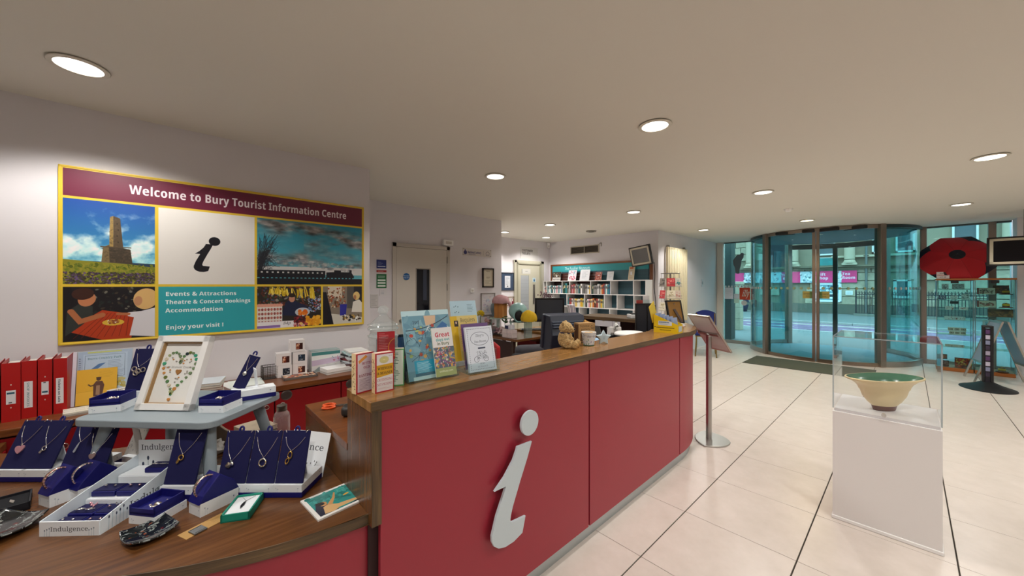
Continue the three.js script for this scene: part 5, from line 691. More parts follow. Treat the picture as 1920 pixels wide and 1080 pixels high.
{
  const ka = art(260, 300, (g, w, h) => { fill(g, '#b08a58', 0, 0, w, h); txt(g, "Personal", 22, 62, 46, '#3a2a1a', 'serif', '', 'left', 150); txt(g, "pottery", 40, 112, 44, '#3a2a1a', 'serif', '', 'left', 140); blot(g, 190, 30, 60, 80, ['#5a4428', '#8a6a3c'], 30, 3, 9); fill(g, '#5a3e24', 26, 176, 40, 110); fill(g, '#5a3e24', 84, 160, 44, 124); g.beginPath(); g.arc(46, 170, 22, 0, 7); g.arc(106, 156, 22, 0, 7); g.fill(); }, '#b08a58');
  const t = thing('gift_carton', 'brown kraft carton for personal pottery standing behind the bear', 'box', 2.17, TOP, 1.585, -24); part(t, 'carton', printed(0.13, 0.135, 0.07, { front: ka }), printMat(ka, 0.7)); part(t, 'open_side', B(0.002, 0.115, 0.05, -0.066, 0.01, 0), M('#5c3a1e', 0.7)); 
  teddy(2.265, TOP, 1.65, -60, 0.96, 'second teddy bear mostly hidden behind the kraft carton', '#b08440');
  const bk = thing('charity_bucket', 'small white flowered bucket with a green base on the counter', 'bucket', 2.055, TOP, 1.465, -35); const ba = art(420, 120, (g, w, h) => { fill(g, '#dfe4ea', 0, 0, w, h); for (let i = 0; i < 40; i++) { const x = rnd(0, w), y = rnd(50, h); g.fillStyle = ['#5f8a5a', '#8a6aa8', '#7aa8c0', '#a8c08a'][i % 4]; g.beginPath(); g.ellipse(x, y, 4, 10, rnd(-1, 1), 0, 7); g.fill(); } for (let i = 0; i < 5; i++) txt(g, 'Bury', 20 + i * 90, 44, 26, '#5a6a9a', 'serif', 'italic'); }, '#dfe4ea');
  const bg = new THREE.CylinderGeometry(0.048, 0.036, 0.085, 36, 1, true).translate(0, 0.0465, 0); { const uv = bg.attributes.uv, [l, b, r, tt] = ba.r; for (let i = 0; i < uv.count; i++) uv.setXY(i, l + (r - l) * uv.getX(i), b + (tt - b) * uv.getY(i)); } part(bk, 'bucket_wall', bg, printMat(ba)); part(bk, 'inside', new THREE.CylinderGeometry(0.046, 0.034, 0.08, 36, 1, true).translate(0, 0.048, 0), WHITE); part(bk, 'rim', new THREE.TorusGeometry(0.048, 0.002, 8, 36).rotateX(Math.PI / 2), WHITE, 0, 0.089, 0); part(bk, 'green_base', C(0.037, 0.037, 0.006, 36), M('#22583c', 0.5)); part(bk, 'handle', new THREE.TorusGeometry(0.049, 0.0015, 6, 30, Math.PI).rotateX(Math.PI / 2), STEEL, 0, 0.084, 0, 24);
  part(bk, 'biscuits', merge(Array.from({ length: 9 }, () => S(0.012, 10, 6).scale(1, 0.5, 1).translate(rnd(-0.026, 0.026), 0.083, rnd(-0.026, 0.026)))), M('#c9a060', 0.8));
  const ss = shapeOf(Array.from({ length: 10 }, (_, i) => { const a = Math.PI / 2 + i * Math.PI / 5, r = i % 2 ? 0.022 : 0.047; return [r * Math.cos(a), r * Math.sin(a)]; })); const st = thing('star_ornament', 'pale blue ceramic star standing beside the flowered bucket', 'ornament', 2.185, TOP + 0.041, 1.435, -38); part(st, 'star_body', E(ss, 0.014, 0.005, 3).translate(0, 0, -0.007), M('#cde6f2', 0.2, { clearcoat: 0.6 })); part(st, 'inscription', merge([0, 1, 2].map((i) => B(0.022 - i * 0.004, 0.0018, 0.0006, 0, 0.006 - i * 0.007, 0.0122))), M('#4a7a98', 0.6));
  // till monitor seen from behind
  const mo = thing('till_monitor', 'dark blue till screen seen from behind with a ribbed back', 'monitor', 2.16, DESK, 1.80, 160); const db = M('#232b3c', 0.5);
  part(mo, 'screen_shell', R(0.32, 0.26, 0.04, 0.012), db, 0, 0.15, 0.02, -8); part(mo, 'rear_housing', E(shapeOf([[0, 0], [0.1, 0.0], [0.13, 0.12], [0.09, 0.25], [0, 0.26]]), 0.28, 0.008, 2).rotateY(Math.PI / 2).translate(-0.14, 0.14, 0.0), db, 0, 0, 0);
  for (let i = 0; i < 5; i++) part(mo, 'vent_rib', R(0.27, 0.012, 0.012, 0.004, 0, 0, 0), M('#3a4458', 0.5), 0, 0.31 + i * 0.017, -0.132 + i * 0.011 + (i > 2 ? 0.004 * i : 0)); part(mo, 'stand_neck', R(0.1, 0.16, 0.06, 0.02), db, 0, 0, -0.04); part(mo, 'stand_foot', R(0.24, 0.02, 0.18, 0.01), db);
}
// ---------- walls behind the counter: doors, signs, shelves ----------
const onWall = (name, label, cat, u, y, v, turn = 0, group) => thing(name, label, cat, u, y, v, turn, group);   // turn 0 faces the counter, -90 faces back along the room
const cream = M('#cfc8bd', 0.5), frameGrey = M('#b9b5a2', 0.5);
{
  const d = struct('door_1'); const z = -4.856;
  part(d, 'door_frame', merge([B(0.052, 2.115, 0.05, 2.232, 0.001, z), B(0.052, 2.115, 0.05, 3.108, 0.001, z), B(0.93, 0.052, 0.05, 2.67, 2.064, z)]), M('#c9c2b8', 0.5));
  const sl = shapeOf([[2.262, 0.01], [3.078, 0.01], [3.078, 2.058], [2.262, 2.058]]); sl.holes.push(shapeOf([[2.565, 0.9], [2.565, 1.758], [2.782, 1.758], [2.782, 0.9]]));
  part(d, 'door_leaf', E(sl, 0.03, 0.001), cream, 0, 0, z - 0.008);
  part(d, 'glass_slot', B(0.217, 0.858, 0.006, 2.673, 0.9, z + 0.006), M('#10141c', 0.06)); part(d, 'slot_bead', merge([B(0.012, 0.88, 0.012, 2.559, 0.889, z + 0.024), B(0.012, 0.88, 0.012, 2.788, 0.889, z + 0.024), B(0.24, 0.012, 0.012, 2.673, 1.758, z + 0.024)]), M('#a89f94', 0.5));
  for (const y of [1.86, 1.44, 0.3]) part(d, 'hinge', C(0.009, 0.009, 0.1, 10), STEEL, 3.083, y, z + 0.03);
  part(d, 'door_handle', merge([C(0.024, 0.024, 0.01, 20).rotateX(Math.PI / 2), bar([0, 0, 0.03], [0.11, 0, 0.03], 0.009), bar([0, 0, 0], [0, 0, 0.035], 0.009)]), STEEL, 2.32, 1.02, z + 0.03);
  part(d, 'glimpsed_locker', B(0.06, 0.45, 0.002, 2.71, 1.3, z + 0.0095), M('#3a4152', 0.3));
  const disc = onWall('fire_door_sign', 'round blue fire door sign on the cream door', 'sign', 2.406, 1.594, 4.828); const da = art(64, 64, (g, w, h) => { fill(g, '#1f5f9a', 0, 0, w, h); txt(g, 'Fire door', 32, 30, 13, '#dfe8f0', 'sans-serif', 'bold', 'center'); txt(g, 'keep shut', 32, 46, 12, '#dfe8f0', 'sans-serif', 'bold', 'center'); }, '#1f5f9a');
  const cg = C(0.05, 0.05, 0.003, 32).rotateX(Math.PI / 2); { const uv = cg.attributes.uv, p = cg.attributes.position, [l, b, r, t] = da.r; for (let i = 0; i < uv.count; i++) uv.setXY(i, l + (r - l) * (p.getX(i) / 0.1 + 0.5), b + (t - b) * (p.getY(i) / 0.1 + 0.5)); } part(disc, 'disc', cg, printMat(da), 0, 0.05, 0);
  const sign = (name, label, u0, u1, y0, y1, draw, edge, v = 4.86) => { const t = onWall(name, label, 'sign', (u0 + u1) / 2, y0, v - 0.004), k = 420 / Math.max(u1 - u0, y1 - y0) * 0.5, a = art((u1 - u0) * k, (y1 - y0) * k, draw, edge); leaflet(t, 'plate', u1 - u0, y1 - y0, 0.006, a); return t; };
  sign('safety_sign', 'blue safety notice, top of the column of signs beside the door', 1.988, 2.123, 1.75, 1.868, (g, w, h) => { fill(g, '#1c2f7c', 0, 0, w, h); rows(g, w * 0.14, h * 0.26, w * 0.5, 3, h * 0.14, '#9fb0dc', 5); fill(g, '#cfd6ea', w * 0.1, h * 0.72, w * 0.8, h * 0.1); }, '#1c2f7c');
  sign('safety_sign', 'narrow red notice between the blue and the green sign', 1.988, 2.125, 1.698, 1.726, (g, w, h) => { fill(g, '#a82a30', 0, 0, w, h); rows(g, w * 0.14, h * 0.4, w * 0.7, 1, 6, '#e0b0b0', 6); }, '#a82a30');
  sign('safety_sign', 'green first aid notice below the red strip beside the door', 1.988, 2.125, 1.482, 1.674, (g, w, h) => { fill(g, '#166a3c', 0, 0, w, h); rows(g, w * 0.14, h * 0.14, w * 0.7, 2, h * 0.1, '#cfe6d8', 7); for (let i = 0; i < 3; i++) fill(g, '#dfeae2', w * 0.1, h * (0.38 + i * 0.2), w * 0.8, h * 0.12); }, '#166a3c');
  sign('paper_notice', 'small white paper notice under the green sign', 2.03, 2.125, 1.38, 1.465, (g, w, h) => { fill(g, '#dcd9da', 0, 0, w, h); rows(g, w * 0.15, h * 0.25, w * 0.7, 3, h * 0.22, '#5a6a90', 6); }, '#dcd9da');
  sign('paper_notice', 'pale printed paper on the wall by the sweet jar lid', 1.905, 2.01, 1.22, 1.40, (g, w, h) => { fill(g, '#cfccca', 0, 0, w, h); rows(g, w * 0.1, h * 0.1, w * 0.8, 9, h * 0.09, '#a9a6a8', 5); }, '#cfccca');
  const lot = sign('lottery_sign', 'long thin white funding sign with a blue emblem beside the door', 3.39, 3.985, 2.005, 2.125, (g, w, h) => { fill(g, '#cfc9c4', 0, 0, w, h); g.strokeStyle = '#5a5460'; g.lineWidth = 2; g.fillStyle = '#2a2a6a'; g.beginPath(); g.arc(w * 0.09, h * 0.58, h * 0.26, 0, 7); g.fill(); fill(g, '#2a2a6a', w * 0.07, h * 0.16, w * 0.025, h * 0.3); txt(g, 'National Lottery', w * 0.17, h * 0.66, h * 0.42, '#2a2a6a', 'sans-serif', 'bold', 'left', w * 0.46); rows(g, w * 0.2, h * 0.78, w * 0.36, 1, 4, '#5a5a80', 2); fill(g, '#8a8690', w * 0.7, h * 0.2, 1.5, h * 0.6); g.beginPath(); g.arc(w * 0.86, h * 0.62, h * 0.3, Math.PI, 0); g.stroke(); txt(g, 'BURY', w * 0.86, h * 0.88, h * 0.26, '#3a3a5a', 'sans-serif', '', 'center'); }, '#cfc9c4');
  for (const [x, y] of [[-0.28, 0.012], [-0.28, 0.108], [0.28, 0.012], [0.28, 0.108]]) part(lot, 'fixing_stud', C(0.006, 0.006, 0.008, 10).rotateX(Math.PI / 2), STEEL, x, y, 0.004);
  const frame = (name, label, u0, u1, y0, y1, v, bw, fm, draw, edge) => { const t = onWall(name, label, 'picture frame', (u0 + u1) / 2, y0, v - 0.012), w = u1 - u0, h = y1 - y0, a = art(w * 500, h * 500, draw, edge); part(t, 'frame_rail', merge([B(w, bw, 0.022), B(w, bw, 0.022, 0, h - bw, 0), B(bw, h, 0.022, -w / 2 + bw / 2), B(bw, h, 0.022, w / 2 - bw / 2)]), fm); part(t, 'print', printed(w - bw * 1.5, h - bw * 1.5, 0.004, { front: a }, 0, bw * 0.75, 0), printMat(a, 0.2)); return t; };
  frame('framed_certificate', 'dark framed cream certificate near the jutting wall corner', 3.79, 4.035, 1.485, 1.812, 4.86, 0.022, M('#2a211c', 0.4), (g, w, h) => { fill(g, '#cfc7b2', 0, 0, w, h); rows(g, w * 0.3, 20, w * 0.4, 1, 8, '#6a6450', 4); rows(g, w * 0.3, h * 0.45, w * 0.45, 2, 10, '#7a745e', 3); rows(g, w * 0.18, h * 0.65, w * 0.65, 4, 10, '#8a846e', 2); }, '#cfc7b2');
  frame('framed_notice', 'thin framed white notice board below the cream certificate', 3.757, 4.06, 1.01, 1.388, 4.86, 0.012, M('#8d8680', 0.4), (g, w, h) => { fill(g, '#d3cfd0', 0, 0, w, h); blot(g, 16, 16, w - 30, h - 30, ['#c9b8c4', '#b8c4d0', '#d8d0cc', '#b0a8b8'], 50, 3, 14); rows(g, 20, 30, w - 60, 10, 15, '#a8a4b0', 2); }, '#d3cfd0');
  for (const [n, l, u, y, w, h, dd] of [['door_closer_box', 'white junction box over the corner of the cream door frame', 3.1, 2.134, 0.175, 0.086, 0.05], ['thermostat', 'small white wall thermostat beside the cream certificate', 3.57, 1.40, 0.066, 0.07, 0.03]]) { const t = onWall(n, l, 'wall fitting', u, y, 4.86 - dd / 2 - 0.001); part(t, 'case', R(w, h, dd, 0.006), WHITE); part(t, 'cover_plate', R(w * 0.6, h * 0.5, 0.004, 0.001, 0, h * 0.25, dd / 2), M('#cfcac2', 0.5)); }
  // toilet wall
  const d2 = struct('door_2'), z2 = -6.496;
  part(d2, 'door_frame', merge([B(0.075, 2.14, 0.07, 6.075, 0.001, z2), B(0.1, 2.14, 0.07, 7.03, 0.001, z2), B(1.055, 0.06, 0.07, 6.555, 2.08, z2)]), frameGrey); part(d2, 'frame_step', merge([B(0.03, 2.1, 0.1, 6.13, 0.001, z2), B(0.05, 2.1, 0.1, 6.955, 0.001, z2), B(0.87, 0.03, 0.1, 6.54, 2.05, z2)]), M('#a6a38e', 0.5));
  const s2 = shapeOf([[6.145, 0.01], [6.93, 0.01], [6.93, 2.05], [6.145, 2.05]]); s2.holes.push(shapeOf([[6.26, 0.6], [6.26, 1.77], [6.55, 1.77], [6.55, 0.6]])); part(d2, 'door_leaf', E(s2, 0.012), M('#c4c0ac', 0.5), 0, 0, z2 + 0.002); part(d2, 'glass_panel', B(0.29, 1.17, 0.004, 6.405, 0.6, z2 + 0.004), M('#a9aeb2', 0.15)); part(d2, 'push_plate', B(0.08, 0.5, 0.003, 6.73, 1.04, z2 + 0.016), STEEL);
  part(d2, 'blind_slat', merge(Array.from({ length: 12 }, (_, i) => B(0.28, 0.006, 0.002, 6.405, 0.66 + i * 0.09, z2 + 0.007))), M('#8d9296', 0.5)).userData.kind = 'stuff';
  sign('toilet_sign', 'white sign for the customer toilets above the grey green door', 6.272, 6.885, 2.165, 2.478, (g, w, h) => { fill(g, '#d5d2d0', 0, 0, w, h); txt(g, 'CUSTOMER', w * 0.07, h * 0.36, h * 0.24, '#22201f', 'sans-serif', 'bold', 'left', w * 0.62); txt(g, 'TOILETS', w * 0.07, h * 0.6, h * 0.24, '#22201f', 'sans-serif', 'bold', 'left', w * 0.5); txt(g, '← ♿', w * 0.6, h * 0.88, h * 0.22, '#22201f', 'sans-serif', 'bold'); }, '#d5d2d0', 6.5);
  sign('door_plate_sign', 'small white plate on the toilet door', 6.29, 6.6, 1.81, 1.93, (g, w, h) => { fill(g, '#d0cec8', 0, 0, w, h); fill(g, '#6a6a66', 4, 4, 10, h - 8); rows(g, w * 0.4, h * 0.45, w * 0.3, 1, 6, '#55555a', 5); }, '#d0cec8', 6.485);
  sign('drop_sign', 'small pale blue drop symbol on the toilet door', 6.68, 6.79, 1.6, 1.71, (g, w, h) => { fill(g, '#c4d8e0', 0, 0, w, h); g.fillStyle = '#2a6a94'; g.beginPath(); g.moveTo(w / 2, h * 0.1); g.quadraticCurveTo(w * 0.95, h * 0.8, w / 2, h * 0.88); g.quadraticCurveTo(w * 0.05, h * 0.8, w / 2, h * 0.1); g.fill(); }, '#c4d8e0', 6.484);
  frame('framed_award', 'navy mounted award frame left of the toilet door frame'.replace(' left of', ' beside'), 5.62, 6.03, 1.392, 1.825, 6.5, 0.02, M('#3a3f4a', 0.4), (g, w, h) => { fill(g, '#3d4c63', 0, 0, w, h); fill(g, '#dcdfe4', w * 0.28, h * 0.16, w * 0.46, h * 0.7); rows(g, w * 0.36, h * 0.24, w * 0.3, 7, h * 0.07, '#6a7488', 3); fill(g, '#2a2a30', w * 0.47, h * 0.74, w * 0.08, h * 0.08); }, '#3d4c63');
  frame('notice_board', 'small board with white paper below the navy award frame', 5.62, 6.035, 1.03, 1.245, 6.5, 0.014, M('#8a6a4a', 0.5), (g, w, h) => { fill(g, '#d6d2cf', 0, 0, w, h); fill(g, '#7a2a40', w * 0.84, h * 0.2, w * 0.14, h * 0.7); fill(g, '#e8e6e4', w * 0.86, h * 0.25, w * 0.08, h * 0.25); rows(g, 20, 20, w * 0.6, 4, 14, '#b0acb0', 2); }, '#d6d2cf');
  const se = onWall('motion_detector', 'small white motion detector high in the corner by the toilet sign', 'detector', 7.26, 2.5, 6.46, -30); part(se, 'case', R(0.07, 0.15, 0.05, 0.012), WHITE); part(se, 'lens', R(0.05, 0.06, 0.01, 0.004, 0, 0.02, 0.024), M('#c9c6c0', 0.3));
}
// ---------- bookshelf wall (faces back along the room: local x = -v) ----------
{
  const X = 7.33, lx = (v) => -v;   // inside a group turned -90: local x = -(v), local z = -u
  const ROOM = (name, label, cat, v, y, du) => thing(name, label, cat, X - du, y, v, -90);
  const bd = ROOM('slat_board', 'teal and brown slatted wall panel with a wooden frame behind the white shelves', 'wall panel', 5.02, 0.6, 0.012), W = 2.72;
  part(bd, 'back_board', B(W, 1.42, 0.016), M('#33525e', 0.5)); const ha = art(900, 56, (g, w, h) => { fill(g, '#2f9fa6', 0, 0, w, h); txt(g, 'The Fusilier Museum', 140, 40, 34, '#d8eef0', 'sans-serif', '', 'left', 260); }, '#2f9fa6');
  leaflet(bd, 'header_strip', W - 0.06, 0.155, 0.01, ha, 0, 1.265, 0.012); for (let i = 0; i < 7; i++) part(bd, 'slat', B(1.38, 0.058, 0.012, -0.64, 1.03 + i * 0.07 - 0.28, 0.012), M('#4a2018', 0.5)); for (let i = 0; i < 6; i++) part(bd, 'metal_slot', B(1.38, 0.007, 0.008, -0.64, 1.093 + i * 0.07 - 0.28, 0.011), metal('#a9a4a0', 0.4));
  for (let i = 0; i < 14; i++) part(bd, 'slat', B(1.26, 0.062, 0.008, 0.69, 0.36 + i * 0.066, 0.012), M('#3f6672', 0.5));
  part(bd, 'wood_frame', merge([R(W + 0.06, 0.04, 0.04, 0.004, 0, 1.42, 0.01), R(0.05, 1.46, 0.05, 0.004, W / 2 + 0.02, 0, 0.012), R(0.035, 1.46, 0.04, 0.004, -W / 2 - 0.01, 0, 0.012)]), M('#7d4a26', 0.45));
  const sh = ROOM('bookshelf', 'white open cube bookshelf in front of the slatted panel', 'bookshelf', 5.0, 0.001, 0.19), SW = 2.82, white = M('#dcdad8', 0.45), T0 = 0.018;
  const rowsY = [0.375, 0.685, 0.995, 1.305, 1.615];
  for (const y of [0.06, ...rowsY]) part(sh, 'shelf_board', B(SW, T0, 0.3, 0, y, 0), white);
  const div1 = [6.40, 6.287, 5.777, 5.54, 4.934, 4.41, 3.87, 3.60], div2 = [6.40, 6.106, 5.626, 5.106, 4.572, 4.252, 3.86, 3.60], div3 = [6.40, 5.8, 5.259, 4.956, 4.436, 3.876, 3.60];
  [[3, div1], [2, div2], [1, div3], [0, div3]].forEach(([r, ds]) => ds.forEach((v) => part(sh, 'upright', B(0.016, 0.31 - T0, 0.298, 5.0 - v, rowsY[r] + T0 + 0.0005, 0), white)));
  // books, each its own
  const cols = [['teal', '#2f7f86'], ['cream', '#d9cfb8'], ['red', '#9a3a34'], ['dark green', '#1f4a3c'], ['white', '#dcdcda'], ['yellow', '#d2a92c'], ['grey', '#8a8884'], ['orange', '#c8702c'], ['pink', '#c98a94'], ['brown', '#5f3a28'], ['black', '#25242a'], ['pale green', '#a9b88a'], ['blue', '#3f6f98']];
  const ords = ['first', 'second', 'third', 'fourth', 'fifth', 'sixth', 'seventh', 'eighth', 'ninth', 'tenth', 'eleventh', 'twelfth', 'thirteenth', 'fourteenth', 'fifteenth', 'sixteenth', 'seventeenth', 'eighteenth'];
  const protos = {};
  const shelfBooks = (row, rowName, cellName, v0, v1, pal, hs) => {
    let v = v0 - 0.025, i = 0; while (v > v1 + 0.03 && i < 18) {
      const [cn, c] = cols[pal[i % pal.length]], w = [0.026, 0.034, 0.042][i % 3], h = hs * rnd(0.84, 1.04), y = rowsY[row] + T0 + 0.001;
      const key = cn + w; let t; const label = `${cn} book, ${ords[i]} from the door end, ${cellName}, ${rowName} row of white shelves`;
      if (!protos[key]) { t = protos[key] = thing('book', label, 'book', 0, 0, 0, -90, 'books on the white shelves'); part(t, 'cover', merge([B(0.002, 0.2, 0.15, -w / 2 + 0.001), B(0.002, 0.2, 0.15, w / 2 - 0.001), B(w, 0.2, 0.002, 0, 0, 0.074)]), M(c, 0.45)); part(t, 'pages', B(w - 0.005, 0.19, 0.14, 0, 0.004, 0), M('#ded4bf', 0.9)); part(t, 'spine_label', B(w * 0.7, 0.05, 0.001, 0, 0.11, 0.0755), M(['dark green', 'brown', 'black'].includes(cn) ? '#c9b98a' : '#3a3a40', 0.5)); }
      else t = copyOf(protos[key], label, 0, 0, 0, -90, 'books on the white shelves');
      t.position.set(X - 0.25, y, -(v - w / 2)); t.scale.set(1, h / 0.2, 1); v -= w + 0.002; i++;
    }
  };
  shelfBooks(3, 'top', 'narrow end cell', 6.39, 6.295, [4, 2, 6], 0.19);
  shelfBooks(3, 'top', 'wide cell', 6.28, 5.79, [0, 4, 4, 0, 10, 4, 0, 4, 8, 4, 0, 4, 12, 4], 0.2); shelfBooks(3, 'top', 'green book cell', 5.77, 5.55, [3, 3, 0, 3, 6, 6], 0.24); shelfBooks(3, 'top', 'broad middle cell', 5.53, 5.16, [2, 8, 2, 1, 6, 6, 0, 10, 4, 6], 0.225); shelfBooks(3, 'top', 'orange book cell', 5.12, 4.945, [6, 6, 4, 5, 7], 0.22); shelfBooks(3, 'top', 'longest cell', 4.92, 4.42, [3, 6, 6, 6, 4, 6, 1, 7, 2, 0, 4, 0, 12, 12], 0.225);
  shelfBooks(2, 'second', 'monitor side cell', 5.62, 5.45, [0, 2, 2, 4, 1], 0.22); shelfBooks(2, 'second', 'yellow book cell', 5.60 - 0.17, 5.115, [1, 5, 1, 4, 1, 5, 5, 11, 1], 0.2); shelfBooks(2, 'second', 'brown book cell', 5.09, 4.585, [10, 4, 8, 5, 1, 7, 9, 9, 2, 1, 6, 5, 11, 1], 0.205);
  // leaflets standing on top of the shelf
  const topL = [['dark photo booklet', 6.276, 5.99, 0.235, (g, w, h) => { fill(g, '#3a2f28', 0, 0, w, h); blot(g, 0, 10, w, h * 0.5, ['#b0a080', '#5a4a3a', '#8a7a64', '#d0c4a8'], 40, 2, 7); fill(g, '#d6d2ce', 0, h * 0.62, w, h * 0.38); txt(g, 'HISTORY', w / 2, h * 0.92, w * 0.2, '#1a1a1c', 'sans-serif', 'bold', 'center'); }], ['pink and white poster', 5.766, 5.502, 0.265, (g, w, h) => { fill(g, '#e0dce0', 0, 0, w, h); blot(g, w * 0.1, h * 0.1, w * 0.8, h * 0.4, ['#c48aa0', '#6ab0c0', '#b0a0c0'], 24, 2, 8); blot(g, w * 0.1, h * 0.6, w * 0.8, h * 0.3, ['#c85a74', '#d88090'], 20, 3, 9); }], ['plain white notice', 5.406, 5.111, 0.27, (g, w, h) => { fill(g, '#dedfe3', 0, 0, w, h); rows(g, w * 0.2, h * 0.2, w * 0.6, 6, h * 0.11, '#8a8f9c', 2); }], ['red patterned booklet', 4.962, 4.773, 0.2, (g, w, h) => { fill(g, '#8a3420', 0, 0, w, h); blot(g, 0, 0, w, h, ['#c0441c', '#d87a40', '#5a2418', '#d8b090'], 50, 2, 7); }], ['slim white leaflet', 4.646, 4.468, 0.205, (g, w, h) => { fill(g, '#d9d9dc', 0, 0, w, h); rows(g, w * 0.25, h * 0.25, w * 0.5, 6, h * 0.1, '#9a9aa4', 2); }], ['cream and orange leaflet', 4.114, 3.965, 0.3, (g, w, h) => { fill(g, '#ddd0b4', 0, 0, w, h); fill(g, '#d8703c', w * 0.15, h * 0.06, w * 0.6, h * 0.13); rows(g, w * 0.2, h * 0.3, w * 0.6, 8, h * 0.08, '#9a8f78', 2); }]];
  for (const [n, v0, v1, h, draw] of topL) { const a = art(100, 100 * h / (v0 - v1), draw), t = ROOM('display_leaflet', n + ' leaning upright on top of the white shelves', 'leaflet', (v0 + v1) / 2, 1.634, 0.14); t.rotation.order = 'YXZ'; t.rotation.x = -12 * D; leaflet(t, 'leaflet', (v0 - v1) * 0.94, h, 0.004, a); part(t, 'strut', B(0.04, h * 0.6, 0.002, 0, 0, -0.03), CARD, 0, 0, 0, 16, 0, 0); }
  const gr = ROOM('air_grille', 'long air vent grille high on the wall over the shelves', 'air vent', 5.347, 2.29, 0.012); part(gr, 'grille_frame', merge([B(0.84, 0.022, 0.02), B(0.84, 0.022, 0.02, 0, 0.176, 0), B(0.02, 0.198, 0.02, -0.41), B(0.02, 0.198, 0.02, 0.41), B(0.012, 0.198, 0.02, 0)]), M('#bdb4a4', 0.5)); part(gr, 'grille_back', B(0.82, 0.18, 0.004, 0, 0.01, -0.008), M('#2e2a25', 0.8)); for (let i = 0; i < 7; i++) part(gr, 'louvre', B(0.81, 0.003, 0.018, 0, 0, 0).rotateX(0.7), M('#6d6459', 0.5), 0, 0.036 + i * 0.022, 0);
  const pipe = ROOM('vent_pipe', 'short bent pipe fitting at the corner of the wall grille', 'pipe', 4.87, 2.5, 0.02); part(pipe, 'pipe_body', T([[-0.05, 0, 0], [0.0, 0.01, 0], [0.02, 0.0, 0.01], [0.02, -0.07, 0.01]], 0.008, 16, 8), M('#8a8378', 0.5)); part(pipe, 'clip', B(0.02, 0.02, 0.03), M('#6d665c', 0.5));
  // tilted screen on its bracket
  const screen = (name, label, u, y, v, rx, ry, rz, w, h, draw, bez) => { const t = thing(name, label, 'television', u, y, v, ry); t.rotation.order = 'YXZ'; t.rotation.set(rx * D, ry * D, rz * D); const a = art(260, 260 * h / w, draw, '#15151a'); part(t, 'casing', R(w, h, 0.05, 0.008, 0, -h / 2, -0.02), M('#14110f', 0.4)); part(t, 'bezel', merge([B(w - 0.05, bez, 0.006, 0, -h / 2 + 0.025, 0.006), B(w - 0.05, bez, 0.006, 0, h / 2 - 0.025 - bez, 0.006), B(bez, h - 0.05, 0.006, -w / 2 + 0.025 + bez / 2, -h / 2 + 0.025, 0.006), B(bez, h - 0.05, 0.006, w / 2 - 0.025 - bez / 2, -h / 2 + 0.025, 0.006)]), M('#c4bca6', 0.4)); part(t, 'screen_glass', printed(w - 0.05 - bez * 2, h - 0.05 - bez * 2, 0.004, { front: a }, 0, -h / 2 + 0.025 + bez, 0.004), printMat(a, 0.12)); return t; };
  const tv = screen('wall_screen', 'small tilted television with a pale bezel on the wall over the shelves', 7.0, 2.124, 3.718, 10.4, -92.8, 6.4, 0.475, 0.408, (g, w, h) => { fill(g, '#5d5c58', 0, 0, w, h); }, 0.035); part(tv, 'bracket_arm', merge([bar([0, 0, -0.04], [0.04, 0.0, -0.24], 0.018), B(0.07, 0.13, 0.02, 0.05, -0.06, -0.25)]), BLACK);
  const tv2 = screen('wall_screen', 'large flat television with a pale bezel in front of the poppy umbrella', 9.3, 2.04, -1.19, 2, -90, 0, 0.72, 0.44, (g, w, h) => { fill(g, '#0e0d10', 0, 0, w, h); }, 0.035); part(tv2, 'ceiling_pole', merge([bar([0.0, 0.0, -0.045], [0.0, 0.62, -0.05], 0.02), B(0.12, 0.2, 0.02, 0, -0.1, -0.05)]), BLACK);
  const cb = ROOM('screen_cable', 'thin black cable hanging down the wall from the tilted television', 'cable', 3.575, 0.9, 0.02); part(cb, 'cable', T([[0, 1.1, 0], [0.012, 0.8, 0], [0.0, 0.6, 0], [0.03, 0.25, 0], [0.035, 0, 0]], 0.006, 30, 6), BLACK); part(cb, 'plug', B(0.05, 0.05, 0.02, 0.035, -0.04, 0), BLACK);
}
